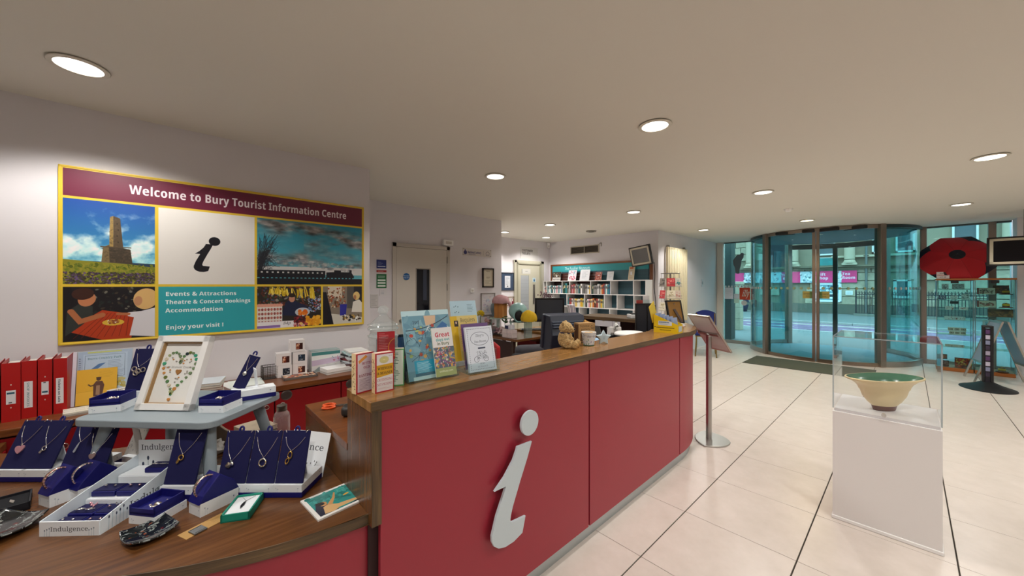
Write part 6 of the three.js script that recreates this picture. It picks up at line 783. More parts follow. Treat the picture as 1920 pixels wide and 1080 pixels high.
{ // wall beside the shelves: tall radiator, switch, card rack
  const r = thing('column_radiator', 'tall cream vertical column radiator on the wall beside the bookshelf', 'radiator', 8.12, 0.72, 3.45, 0), cm = M('#e2d6b4', 0.45); for (let i = 0; i < 13; i++) part(r, 'column', R(0.052, 1.62, 0.06, 0.02), cm, -0.47 + i * 0.0785, 0, 0); part(r, 'header_pipe', merge([bar([-0.48, 0.06, 0.0], [0.48, 0.06, 0.0], 0.02), bar([-0.48, 1.55, 0.0], [0.48, 1.55, 0.0], 0.02)]), cm); for (const x of [-0.4, 0.4]) part(r, 'wall_bracket', B(0.03, 0.06, 0.05, x, 1.6, -0.015), STEEL);
  const s = thing('switch_plate', 'white switch plate on the wall near the window', 'wall fitting', 9.68, 1.49, 3.492, 0); part(s, 'plate', R(0.12, 0.18, 0.012, 0.004), M('#c6ccd2', 0.4)); part(s, 'rocker', R(0.05, 0.07, 0.01, 0.003, 0, 0.055, 0.006), M('#8f979e', 0.4));
  const c = thing('card_rack', 'spinner rack of greetings cards in front of the tall radiator', 'card rack', 6.70, 0, 2.97, FACE); part(c, 'base_disc', C(0.22, 0.22, 0.02, 30), metal('#8f8a84', 0.4)); part(c, 'pole', C(0.014, 0.014, 1.74, 12), metal('#8f8a84', 0.4)); part(c, 'top_ring', new THREE.TorusGeometry(0.16, 0.006, 6, 30).rotateX(Math.PI / 2), metal('#8f8a84', 0.4), 0, 1.74, 0); for (let i = 0; i < 8; i++) part(c, 'wire_rib', bar([0.16 * Math.cos(i * 0.785), 0.5, 0.16 * Math.sin(i * 0.785)], [0.16 * Math.cos(i * 0.785), 1.74, 0.16 * Math.sin(i * 0.785)], 0.003, 5), metal('#8f8a84', 0.4));
  const designs = [['red flower', '#c43a40', '#e08a80'], ['orange face', '#d8c49a', '#c07a20'], ['branch sketch', '#ddd4bc', '#a89a70'], ['teal pattern', '#e4e2da', '#2f9a9a'], ['green leaf', '#d4dccc', '#7a9a6a'], ['pink cake', '#e0d0c4', '#d08a80'], ['photo', '#8a8078', '#4a4440'], ['grey', '#c9c4bc', '#6a6460']];
  let k = 0; for (let row = 0; row < 4; row++) for (let side = 0; side < 3; side++) { const ang = [-20, 24, -72][side], a0 = ang * D, [n, b, f] = designs[(k * 3 + row) % 8], a = art(70, 74, (g, w, h) => { fill(g, b, 0, 0, w, h); blot(g, w * 0.2, h * 0.2, w * 0.6, h * 0.6, [f, f, b], 18, 3, 9); }, '#e0dcd4'); const t = thing('greetings_card', `${n} greetings card on the ${['top', 'second', 'third', 'lowest'][row]} tier of the spinner, ${['middle', 'window side', 'shelf side'][side]} pocket`, 'card', 0, 0, 0, FACE + ang, 'cards on the spinner rack'); t.position.set(0.185 * Math.sin(a0), 1.5 - row * 0.22, 0.185 * Math.cos(a0)).applyAxisAngle(new THREE.Vector3(0, 1, 0), FACE * D).add(c.position); leaflet(t, 'card', 0.14, 0.15, 0.006, a, 0, 0, 0, -8); part(t, 'wire_pocket', merge([bar([-0.075, 0.0, 0.012], [0.075, 0.0, 0.012], 0.003, 5), bar([-0.075, 0.05, 0.012], [0.075, 0.05, 0.012], 0.003, 5)]), metal('#8f8a84', 0.4)); k++; }
}
// ---------- staff side furniture and displays ----------
{
  const desk = thing('desk', 'wooden office desk with red side panel and orange lit front edge behind the counter', 'desk', 4.62, 0, 3.86, 0), wd = M('#8a4a1c', 0.35);
  part(desk, 'desk_top', metric(R(0.76, 0.035, 1.36, 0.004, 0, 0.745, 0), 2), OAK); part(desk, 'front_rail', metric(B(0.02, 0.12, 1.3, -0.355, 0.622, 0), 2), WALNUT); part(desk, 'side_panel', B(0.7, 0.74, 0.03, 0, 0.002, -0.63), M('#7a0d10', 0.45)); part(desk, 'side_panel', B(0.7, 0.74, 0.03, 0, 0.002, 0.63), M('#7a0d10', 0.45)); part(desk, 'modesty_panel', B(0.02, 0.62, 1.2, 0.3, 0.1, 0), M('#3a0a0a', 0.5)); part(desk, 'drawer_front', B(0.02, 0.46, 0.4, -0.35, 0.15, -0.4), M('#8a0f10', 0.4));
  const mon = thing('flat_monitor', 'black flat computer monitor standing on the desk behind the counter', 'monitor', 4.6, 0.78, 4.07, FACE + 4); part(mon, 'bezel', R(0.5, 0.4, 0.035, 0.008, 0, 0.13, 0), M('#101013', 0.35)); part(mon, 'screen', B(0.44, 0.33, 0.002, 0, 0.17, 0.018), M('#3b4048', 0.2)); part(mon, 'neck', B(0.06, 0.16, 0.03, 0, 0, -0.02), BLACK); part(mon, 'foot', R(0.24, 0.014, 0.18, 0.006), BLACK);
  const kb = thing('keyboard', 'black keyboard lying on the desk in front of the flat monitor', 'keyboard', 4.36, 0.78, 4.2, FACE); part(kb, 'body', R(0.42, 0.02, 0.15, 0.006), BLACK); const keys = []; for (let r = 0; r < 4; r++) for (let i = 0; i < 14; i++) keys.push(B(0.022, 0.008, 0.022, -0.185 + i * 0.0285, 0.019, -0.05 + r * 0.031)); part(kb, 'keys', merge(keys), M('#2b2b30', 0.4)).userData.kind = 'stuff';
  const note = thing('note_pad', 'small pale note pad leaning by the flat monitor', 'note pad', 4.42, 0.78, 4.02, FACE); part(note, 'pad', B(0.09, 0.05, 0.02), M('#d8d8c8', 0.7)); part(note, 'cover', B(0.09, 0.002, 0.022, 0, 0.05, 0), M('#8a9a6a', 0.6));
  const pb = thing('leaflet_bundle', 'tilted stack of white magazines behind the flat monitor', 'leaflets', 4.86, 0.781, 3.82, FACE); for (let i = 0; i < 4; i++) part(pb, 'magazine', B(0.02, 0.42, 0.22), M(['#d0ccd4', '#b8b0c0', '#e0dce0', '#c4bcc8'][i], 0.4), 0.03 + i * 0.026, 0, 0, 0, 0, 10);
  // office chair with a dark jacket
  const ch = thing('office_chair', 'dark swivel office chair with a crumpled jacket behind the counter', 'chair', 2.5, 0, 2.5, 150); part(ch, 'seat', R(0.48, 0.09, 0.46, 0.04, 0, 0.45, 0), M('#15171c', 0.8)); part(ch, 'backrest', R(0.44, 0.36, 0.08, 0.04, 0, 0.58, -0.22), M('#15171c', 0.8), 0, 0, 0, -4); part(ch, 'draped_jacket', R(0.3, 0.16, 0.13, 0.05, 0.02, 0.82, -0.22), M('#3b3a40', 0.9)); part(ch, 'gas_column', C(0.03, 0.03, 0.36, 14, 0, 0.1), BLACK); for (let i = 0; i < 5; i++) part(ch, 'base_arm', bar([0, 0.1, 0], [0.28 * Math.cos(i * 1.257), 0.05, 0.28 * Math.sin(i * 1.257)], 0.02, 8), BLACK);
  for (let i = 0; i < 5; i++) part(ch, 'castor', S(0.028, 10, 8), BLACK, 0.28 * Math.cos(i * 1.257), 0.029, 0.28 * Math.sin(i * 1.257));
  const rc = thing('red_chair', 'red upholstered chair tucked below the glass display table', 'chair', 3.2, 0, 3.5, 60); part(rc, 'seat', R(0.42, 0.08, 0.42, 0.03, 0, 0.43, 0), M('#a3161c', 0.8)); part(rc, 'backrest', R(0.4, 0.3, 0.06, 0.03, 0, 0.47, -0.2), M('#a3161c', 0.8)); for (const [x, z] of [[-0.17, -0.17], [0.17, -0.17], [-0.17, 0.17], [0.17, 0.17]]) part(rc, 'leg', bar([x, 0.002, z], [x * 0.9, 0.44, z * 0.9], 0.014), BLACK);
  // display table with hats
  const tb = thing('display_table', 'dark wooden display table carrying hats and glass shelves', 'table', 3.86, 0, 4.28, 0); part(tb, 'table_top', metric(R(0.66, 0.035, 1.06, 0.004, 0, 0.715, 0), 2), WALNUT); part(tb, 'front_panel', B(0.02, 0.5, 0.9, -0.3, 0.2, 0), M('#2a0c0a', 0.5)); for (const [x, z] of [[-0.3, -0.44], [0.3, -0.44], [-0.3, 0.44], [0.3, 0.44]]) part(tb, 'leg', B(0.05, 0.715, 0.05, x, 0.002, z), M('#2e1a10', 0.4));
  const at = (name, label, cat, u, y, v, turn, group) => thing(name, label, cat, u, y, v, turn, group), shelf = M('#cfdcd8', 0.1, { transmission: 0.8, thickness: 0 });
  const s1 = at('glass_stand', 'small glass display stand under the kraft box with the pink hat', 'display stand', 3.85, 0.751, 4.44, FACE); part(s1, 'glass_top', B(0.36, 0.012, 0.26, 0, 0.238, 0), M('#9fb0a4', 0.15)); for (const x of [-0.15, 0.15]) part(s1, 'glass_leg', B(0.02, 0.238, 0.22, x), shelf);
  const s2 = at('glass_stand', 'small glass display stand under the teal hat', 'display stand', 3.85, 0.751, 4.05, FACE); part(s2, 'glass_top', B(0.26, 0.012, 0.22, 0, 0.208, 0), M('#6f8078', 0.15)); for (const x of [-0.1, 0.1]) part(s2, 'glass_leg', B(0.02, 0.208, 0.18, x), shelf);
  const kb2 = at('hat_box', 'tall kraft cardboard box on a glass stand, under the pink hat', 'box', 3.84, 1.002, 4.44, FACE - 30); part(kb2, 'carton', merge([B(0.15, 0.23, 0.15)]), M('#b07434', 0.7)); part(kb2, 'tape_strip', B(0.03, 0.231, 0.151), M('#a0662a', 0.5));
  const clothHat = (name, label, u, y, v, turn, r, h, fold, col, extra) => { const t = at(name, label, 'hat', u, y, v, turn, 'hats on the display table'); const g = new THREE.SphereGeometry(r, 40, 26), p = g.attributes.position; for (let i = 0; i < p.count; i++) { const x = p.getX(i), yy = p.getY(i), z = p.getZ(i), a = Math.atan2(z, x), k = 1 + fold * Math.sin(a * 9 + yy * 30) + 0.1 * noise.noise(x * 14, yy * 14, z * 14); p.setXYZ(i, x * k, Math.max(-r * 0.35, yy) * h * (1 + 0.12 * noise.noise(x * 10, z * 10, 4)), z * k); } g.computeVertexNormals(); part(t, 'knitted_crown', g, M(col, 0.95), 0, r * 0.36 * h, 0); extra?.(t); return t; };
  clothHat('cloth_hat', 'dusty pink cloth hat draped over the kraft cardboard box', 3.84, 1.232, 4.44, FACE, 0.135, 0.75, 0.05, '#b98f92', (t) => part(t, 'draped_tail', T([[0.1, 0.04, 0.02], [0.16, -0.03, 0.03], [0.17, -0.12, 0.02], [0.2, -0.2, 0.0]], 0.03, 16, 8), M('#b98f92', 0.95)));
  clothHat('cloth_hat', 'yellow ribbed knitted hat between the teal hat and the monitor', 3.82, 0.99, 3.785, FACE, 0.115, 1.05, 0.05, '#c9a41c', (t) => part(t, 'hat_stand', C(0.05, 0.05, 0.24, 18, 0, -0.239, 0), shelf));
  const gh = at('cloth_hat', 'grey blue cloth hat behind the kraft cardboard box', 'hat', 4.0, 1.002, 4.69, FACE, 'hats on the display table'); part(gh, 'hat_stand', C(0.03, 0.03, 0.25, 14, 0, -0.25, 0), shelf); part(gh, 'crown', L([[0, 0.26], [0.07, 0.25], [0.12, 0.2], [0.13, 0.12], [0.1, 0.0]], 30), M('#7d8b92', 0.9)); part(gh, 'brim', L([[0.1, 0.0], [0.15, 0.01], [0.15, 0.018], [0.1, 0.012]], 30), M('#6d7a82', 0.9));
  const th = at('teal_hat', 'pale teal glossy rounded hat with a dark opening on a glass stand', 'hat', 3.85, 0.972, 4.06, FACE, 'hats on the display table'); part(th, 'crown', S(0.145, 36, 24).scale(1, 0.92, 1), M('#86aca8', 0.35), 0.01, 0.15, -0.02); part(th, 'dark_opening', S(0.1, 24, 16).scale(0.75, 1.0, 0.5), M('#0d0f10', 0.7), 0.02, 0.09, 0.09); part(th, 'flared_rim', new THREE.TorusGeometry(0.075, 0.012, 10, 30).scale(0.95, 1.25, 1), M('#7aa09c', 0.4), 0.02, 0.09, 0.13); part(th, 'foot_ring', C(0.07, 0.08, 0.012, 24), BLACK);
  const fl = at('yellow_flower', 'yellow pom pom flower in a small pot beside the pale blue leaflet', 'flower', 3.45, 0.78, 4.62, 0); const pet = []; for (let i = 0; i < 90; i++) { const a = rnd(0, 6.28), e = rnd(-0.3, 1.5), r = 0.07; pet.push(S(0.014, 6, 5).scale(0.5, 0.5, 2).translate(0, 0, r * 0.7).rotateX(-e).rotateY(a)); } part(fl, 'petals', merge(pet), M('#dcc01c', 0.7), 0, 0.3, 0).userData.kind = 'stuff'; part(fl, 'stem', C(0.005, 0.005, 0.26), M('#4a6a2a', 0.7), 0, 0.02, 0); part(fl, 'pot', C(0.03, 0.04, 0.08, 16), M('#8a6a58', 0.6)); fl.position.y = 0.751; fl.position.x = 3.57;
  const gn = at('green_sprig', 'sprig of dark green leaves beside the teal hat', 'plant', 3.72, 0.751, 4.2, 0); part(gn, 'stem', C(0.004, 0.004, 0.25), M('#3a5a2a', 0.8)); for (let i = 0; i < 7; i++) part(gn, 'leaf', S(0.035, 10, 6).scale(1, 0.25, 0.55), M('#2f4a26', 0.7), 0.03 * Math.cos(i * 2), 0.2 + i * 0.014, 0.03 * Math.sin(i * 2), 20, i * 50, 25);
  for (let i = 0; i < 4; i++) { const b = at('white_carton', ['lower white carton beside the desk end', 'upper white carton beside the desk end', 'lower white carton second from the desk end', 'upper white carton second from the desk end'][i], 'box', 3.62, 0.751 + (i % 2) * 0.062, 3.93 + Math.floor(i / 2) * 0.112, -90, 'white cartons on the display table'); part(b, 'carton', R(0.105, 0.06, 0.1, 0.003), M('#d2c6c4', 0.5)); part(b, 'lid_seam', B(0.106, 0.002, 0.101, 0, 0.044, 0), M('#a9a09e', 0.6)); }
  const nb = at('navy_carton', 'small navy and white carton on top of the white cartons', 'box', 3.62, 0.876, 3.98, -90); part(nb, 'carton', R(0.12, 0.06, 0.09, 0.003), M('#d8d8e0', 0.5)); part(nb, 'navy_panel', B(0.07, 0.045, 0.002, -0.02, 0.006, 0.046), M('#1a1a4a', 0.5));
  const gb = at('grey_carton', 'flat grey cartons stacked at the far end of the display table', 'box', 3.66, 0.751, 4.5, -90); part(gb, 'carton', R(0.24, 0.07, 0.16, 0.004), M('#6a6a72', 0.5)); part(gb, 'upper_carton', R(0.2, 0.05, 0.14, 0.004, 0, 0.071, 0), M('#8a7a78', 0.5));
  for (let i = 0; i < 3; i++) { const p = at('pink_posy', ['dusty pink paper posy below the pink hat', 'mauve paper posy between the glass stands', 'pale pink paper posy near the teal hat stand'][i], 'flower', 3.7, 0.751 + (i === 0 ? 0.122 : 0), [4.55, 4.32, 4.24][i], 0, 'paper posies on the display table'); part(p, 'petals', merge(Array.from({ length: 22 }, () => S(0.022, 8, 6).scale(1, 0.7, 1).translate(rnd(-0.05, 0.05), rnd(0.02, 0.12), rnd(-0.05, 0.05)))), M(['#b08a86', '#8a6a72', '#c9b0ac'][i], 0.8)).userData.kind = 'stuff'; part(p, 'vase', C(0.03, 0.04, 0.05, 14), shelf); }
  const tw = at('berry_twigs', 'dark twigs with berries in a vase in front of the white shelves', 'plant', 6.6, 0.9, 5.98, 0); for (let i = 0; i < 6; i++) part(tw, 'twig', T([[0, 0, 0], [rnd(-0.05, 0.05), 0.2, rnd(-0.08, 0.08)], [rnd(-0.1, 0.1), rnd(0.35, 0.5), rnd(-0.2, 0.2)]], 0.006, 12, 5), M('#4a2a34', 0.8)); part(tw, 'berries', merge(Array.from({ length: 26 }, () => S(0.016, 8, 6).translate(rnd(-0.08, 0.08), rnd(0.22, 0.46), rnd(-0.2, 0.2)))), M('#4d2538', 0.7)).userData.kind = 'stuff'; part(tw, 'vase', L([[0, 0], [0.05, 0.0], [0.06, 0.1], [0.03, 0.2], [0.035, 0.22]], 20), M('#8a8a90', 0.4)); part(tw, 'side_table', merge([C(0.2, 0.2, 0.025, 24, 0, -0.026, 0), C(0.03, 0.03, 0.874, 12, 0, -0.899, 0)]), M('#6a6460', 0.5));
  // rear counter with phone, printer, papers
  const rcx = thing('rear_counter', 'grey brown rear counter with an open dark front behind the till', 'counter', 4.4, 0, 2.66, 0); part(rcx, 'counter_top', metric(B(0.5, 0.04, 1.0, 0, 1.06, 0), 2), EDGE); part(rcx, 'back_panel', B(0.03, 1.05, 0.96, 0.2, 0.002, 0), M('#3a1410', 0.6)); part(rcx, 'end_panel', B(0.44, 1.05, 0.03, 0, 0.002, -0.47), M('#5a1a16', 0.5)); part(rcx, 'end_panel', B(0.44, 1.05, 0.03, 0, 0.002, 0.47), M('#5a1a16', 0.5)); part(rcx, 'inner_shelf', B(0.4, 0.03, 0.9, 0, 0.72, 0), M('#4a2018', 0.5));
  for (const [v, w, h, l] of [[2.72, 0.26, 0.075, 'wide white paper taped under the rear counter edge'], [2.53, 0.11, 0.12, 'narrow white paper taped beside the wide one under the rear counter edge']]) { const p = thing('taped_paper', l, 'paper', 4.143, 1.055 - h, v, -90); part(p, 'sheet', B(w, h, 0.002), M('#cfccd2', 0.7)); part(p, 'tape', B(0.03, 0.012, 0.003, 0, h - 0.012, 0), M('#bfb9a8', 0.4)); }
  const ph = thing('desk_phone', 'black desk telephone with a white handset strip on the inner desk', 'telephone', 3.0, DESK, 2.12, FACE); part(ph, 'body', R(0.17, 0.05, 0.2, 0.01), BLACK, 0, 0.07, 0, 42); part(ph, 'handset', R(0.05, 0.04, 0.2, 0.015), M('#2a2a2e', 0.4), -0.06, 0.1, 0, 42); part(ph, 'display', B(0.07, 0.002, 0.04), M('#b9c0bc', 0.2), 0.03, 0.135, -0.05, 42); part(ph, 'white_strip', B(0.025, 0.15, 0.01), M('#d8d8d8', 0.5), 0.11, 0.02, 0, 0, 0, -20); ph.scale.setScalar(1.25);
  const pr = thing('receipt_printer', 'white receipt printer with paper curl near the chalk board', 'printer', 3.34, DESK, 2.05, FACE); part(pr, 'body', R(0.13, 0.13, 0.17, 0.012, 0, 0.001, 0), M('#4a4440', 0.5)); part(pr, 'cover', R(0.128, 0.09, 0.1, 0.01, 0.0, 0.1, -0.02), M('#cfcac6', 0.4), 0, 0, 0, -10); part(pr, 'paper_curl', T([[0, 0.17, 0], [0, 0.22, 0.02], [0, 0.2, 0.06]], 0.02, 12, 4), M('#dcdcd8', 0.7));
  const dv = thing('card_terminal', 'small white and black card terminal on the rear counter top', 'card terminal', 4.3, 1.101, 2.38, FACE); part(dv, 'body', R(0.12, 0.05, 0.17, 0.012), M('#d0d2d2', 0.4)); part(dv, 'keypad', R(0.08, 0.02, 0.09, 0.005, 0, 0.045, 0.02), BLACK);
  const bin = thing('plastic_tub', 'white topped red plastic tub on the inner desk by the yellow carton', 'tub', 3.28, DESK, 1.86, 0); part(bin, 'tub', L([[0, 0], [0.12, 0.0], [0.14, 0.14], [0.13, 0.14], [0.11, 0.01]], 32), M('#a8141a', 0.4)); part(bin, 'lid', L([[0, 0.165], [0.14, 0.16], [0.15, 0.15], [0.15, 0.138], [0.14, 0.135]], 32), WHITE); bin.scale.set(1.1, 1, 0.9);
  const trb = thing('cash_tray', 'black plastic tray on the inner desk behind the star', 'tray', 2.87, DESK, 1.86, -20); part(trb, 'tray_body', merge([B(0.34, 0.02, 0.2, 0, 0.1, 0), B(0.34, 0.05, 0.01, 0, 0.1, 0.1), B(0.34, 0.05, 0.01, 0, 0.1, -0.1), B(0.01, 0.05, 0.2, 0.17, 0.1, 0), B(0.01, 0.05, 0.2, -0.17, 0.1, 0)]), BLACK); part(trb, 'drawer_box', B(0.3, 0.1, 0.18), M('#26262a', 0.5)); 
  const bs = thing('blue_soft_toy', 'pale blue curled ornament on the inner desk behind the star', 'ornament', 2.6, DESK, 1.78, 0); part(bs, 'crescent', new THREE.TorusGeometry(0.07, 0.03, 10, 24, 2.4), M('#8fb4d2', 0.4), 0, 0.08, 0, 0, 40, 20); part(bs, 'base', C(0.05, 0.05, 0.1, 16), M('#8fb4d2', 0.4));
  // chalk board and sign holders near the counter end
  const cbd = thing('chalk_board', 'small dark chalk board standing behind the yellow carton', 'sign', 3.745, DESK, 1.95, FACE + 8); part(cbd, 'board', R(0.17, 0.42, 0.012, 0.003), M('#23262e', 0.6)); part(cbd, 'frame_rail', merge([B(0.19, 0.014, 0.02), B(0.19, 0.014, 0.02, 0, 0.41, 0), B(0.014, 0.42, 0.02, -0.09), B(0.014, 0.42, 0.02, 0.09)]), BLACK); part(cbd, 'rear_board', B(0.16, 0.4, 0.008), M('#17171a', 0.5), 0.1, 0, -0.03, 0, 30);
  const rh = thing('leaflet_box', 'clear leaflet box with red and white cards above the chalk board', 'leaflet holder', 3.866, DESK, 2.03, FACE); part(rh, 'clear_box', merge([B(0.15, 0.5, 0.003), B(0.15, 0.003, 0.05, 0, 0, 0.02), B(0.15, 0.46, 0.003, 0, 0, 0.045)]), CLEAR); part(rh, 'red_cards', B(0.14, 0.45, 0.02, 0, 0.004, 0.016), M('#b02a20', 0.5)); part(rh, 'white_cards', B(0.07, 0.5, 0.008, 0.03, 0.004, 0.034), M('#d4d0d0', 0.5));
  const ya = art(300, 240, (g, w, h) => { fill(g, '#dcb812', 0, 0, w, h); fill(g, '#d6dce2', 60, 90, 170, 54); for (let i = 0; i < 11; i++) fill(g, '#3a5a7a', 68 + i * 12, 98, 9, 15); rows(g, 70, 122, 140, 2, 9, '#7a8a9a', 3); for (let i = 0; i < 19; i++) fill(g, '#5a4810', 36 + i * 12, 168, 9, 13); for (let i = 0; i < 11; i++) fill(g, '#5a4810', 80 + i * 13, 198, 9, 11); fill(g, '#222', 10, 160, 14, 14); }, '#dcb812');
  const yc = thing('yellow_carton', 'bright yellow sloping counter carton of leaflets near the counter end', 'box', 3.065, TOP, 1.40, -87); const sh = shapeOf([[-0.1, 0], [0.1, 0], [0.1, 0.075], [-0.1, 0.155]]); { const e = E(sh, 0.003), uv = e.attributes.uv, p = e.attributes.position, n = e.attributes.normal, [l, b, r, t] = ya.r; for (let i = 0; i < uv.count; i++) n.getZ(i) > 0.5 ? uv.setXY(i, l + (r - l) * (p.getX(i) / 0.2 + 0.5), b + (t - b) * p.getY(i) / 0.16) : uv.setXY(i, ...ya.e); part(yc, 'front_wall', e, printMat(ya)); }
  part(yc, 'side_wall', merge([E(sh, 0.003).translate(0, 0, -0.11), B(0.003, 0.075, 0.11, 0.1, 0, -0.055), B(0.003, 0.155, 0.11, -0.1, 0, -0.055), B(0.2, 0.003, 0.11, 0, 0, -0.055)]), M('#dcb812', 0.45)); part(yc, 'header_flap', B(0.11, 0.16, 0.003), M('#e0c440', 0.45), -0.115, 0.1, -0.055, 0, 90, 28); part(yc, 'leaflets', merge([0, 1, 2, 3, 4].map((i) => B(0.012, 0.11, 0.1).rotateZ(0.15).translate(-0.07 + i * 0.034, 0.02 + (4 - i) * 0.008, -0.055))), M('#8f9fc0', 0.5)); part(yc, 'end_label', B(0.001, 0.045, 0.07, 0.102, 0.015, -0.055), M('#b9c8d0', 0.5));
  const pf = thing('easel_picture', 'black edged picture frame seen from behind with its brown easel back', 'picture frame', 3.90, TOP, 1.66, FACE + 16); pf.rotation.order = 'YXZ'; pf.rotation.x = -14 * D; part(pf, 'frame_rail', merge([B(0.19, 0.014, 0.022), B(0.19, 0.014, 0.022, 0, 0.236, 0), B(0.014, 0.25, 0.022, -0.088), B(0.014, 0.25, 0.022, 0.088)]), BLACK); part(pf, 'back_board', B(0.165, 0.23, 0.006, 0, 0.01, 0.004), M('#8a6224', 0.6)); part(pf, 'easel_strut', B(0.03, 0.16, 0.006), M('#3a2418', 0.6), 0.03, 0.005, 0.05, -16, 0, 14); part(pf, 'hinge_ring', ringGeo(0.006, 0.0015), STEEL, 0.0, 0.21, 0.012);
  for (let i = 0; i < 2; i++) { const lf = thing('counter_leaflet', ['pink edged leaflet lying flat at the rounded counter end', 'white leaflet lying flat beside the picture frame'][i], 'leaflet', [3.72, 3.83][i], TOP + 0.0005, [1.56, 1.63][i], 20 - i * 50); part(lf, 'sheet', B(0.15, 0.003, 0.1), M(['#c9a0a4', '#d6d4d2'][i], 0.5)); part(lf, 'under_sheet', B(0.15, 0.002, 0.1), M('#e0dcd8', 0.5), 0.01, 0.003, 0.004, 0, 8); }
}
// ---------- lectern, chair, plinth, cabinets ----------
{
  const t = thing('lectern_stand', 'silver floor stand holding a tilted board, beside the counter end', 'sign stand', 3.86, 0, 1.33, -120), al = metal('#b5b3b0', 0.3); const bs = new THREE.Shape(); bs.moveTo(-0.2, -0.04); bs.quadraticCurveTo(-0.16, 0.16, 0, 0.18); bs.quadraticCurveTo(0.16, 0.16, 0.2, -0.04); bs.quadraticCurveTo(0, -0.2, -0.2, -0.04);
  part(t, 'base_plate', E(bs, 0.006, 0.003, 2).rotateX(-Math.PI / 2).translate(0, 0.004, 0).rotateY(-0.7), metal('#b9b9b6', 0.35)); part(t, 'post', C(0.026, 0.026, 1.02, 24, 0, 0.01, 0), al); part(t, 'post_head', S(0.03, 16, 12), al, 0, 1.03, 0);
  const b = new THREE.Group(); b.name = 'tilted_board'; t.add(b); b.position.set(0, 1.05, 0); b.rotation.x = 35.5 * D;
  part(b, 'board_back', B(0.272, 0.41, 0.006, 0, -0.205, 0), M('#ccc6c2', 0.6)); part(b, 'board_frame', merge([R(0.296, 0.018, 0.018, 0.004, 0, -0.217, -0.004), R(0.296, 0.018, 0.018, 0.004, 0, 0.199, -0.004), R(0.018, 0.434, 0.018, 0.004, -0.139, -0.217, -0.004), R(0.018, 0.434, 0.018, 0.004, 0.139, -0.217, -0.004)]), metal('#c4bab0', 0.4)); part(b, 'cross_bar', R(0.27, 0.03, 0.02, 0.004, 0, -0.015, 0.01), metal('#9d918a', 0.45));
  const pa = art(120, 170, (g, w, h) => { fill(g, '#d8d8d4', 0, 0, w, h); rows(g, 14, 20, 90, 10, 14, '#8a8a8a', 3); }); part(b, 'poster', printed(0.262, 0.4, 0.002, { back: pa }, 0, -0.2, -0.005), printMat(pa));
  const c = thing('banquet_chair', 'blue padded chair with thin gold legs behind the counter end', 'chair', 8.46, 0, 2.98, -70), bl = M('#15256e', 0.85), gd = metal('#9a8450', 0.4); part(c, 'seat', R(0.42, 0.07, 0.42, 0.03, 0, 0.44, 0), bl); const bk = new THREE.Shape(); bk.moveTo(-0.2, 0); bk.lineTo(0.2, 0); bk.lineTo(0.19, 0.34); bk.quadraticCurveTo(0.0, 0.46, -0.19, 0.34); part(c, 'backrest', E(bk, 0.04, 0.008, 2), bl, 0, 0.56, -0.24, -8); part(c, 'seat_rail', B(0.4, 0.02, 0.4, 0, 0.42, 0), gd);
  for (const x of [-0.18, 0.18]) { part(c, 'front_leg', T([[x, 0.44, 0.16], [x, 0.34, 0.2], [x * 1.06, 0.18, 0.2], [x * 1.1, 0.002, 0.23]], 0.013, 20, 8), gd); part(c, 'rear_leg', T([[x, 0.9, -0.24], [x, 0.46, -0.2], [x, 0.2, -0.22], [x * 1.1, 0.002, -0.28]], 0.013, 20, 8), gd); }
}
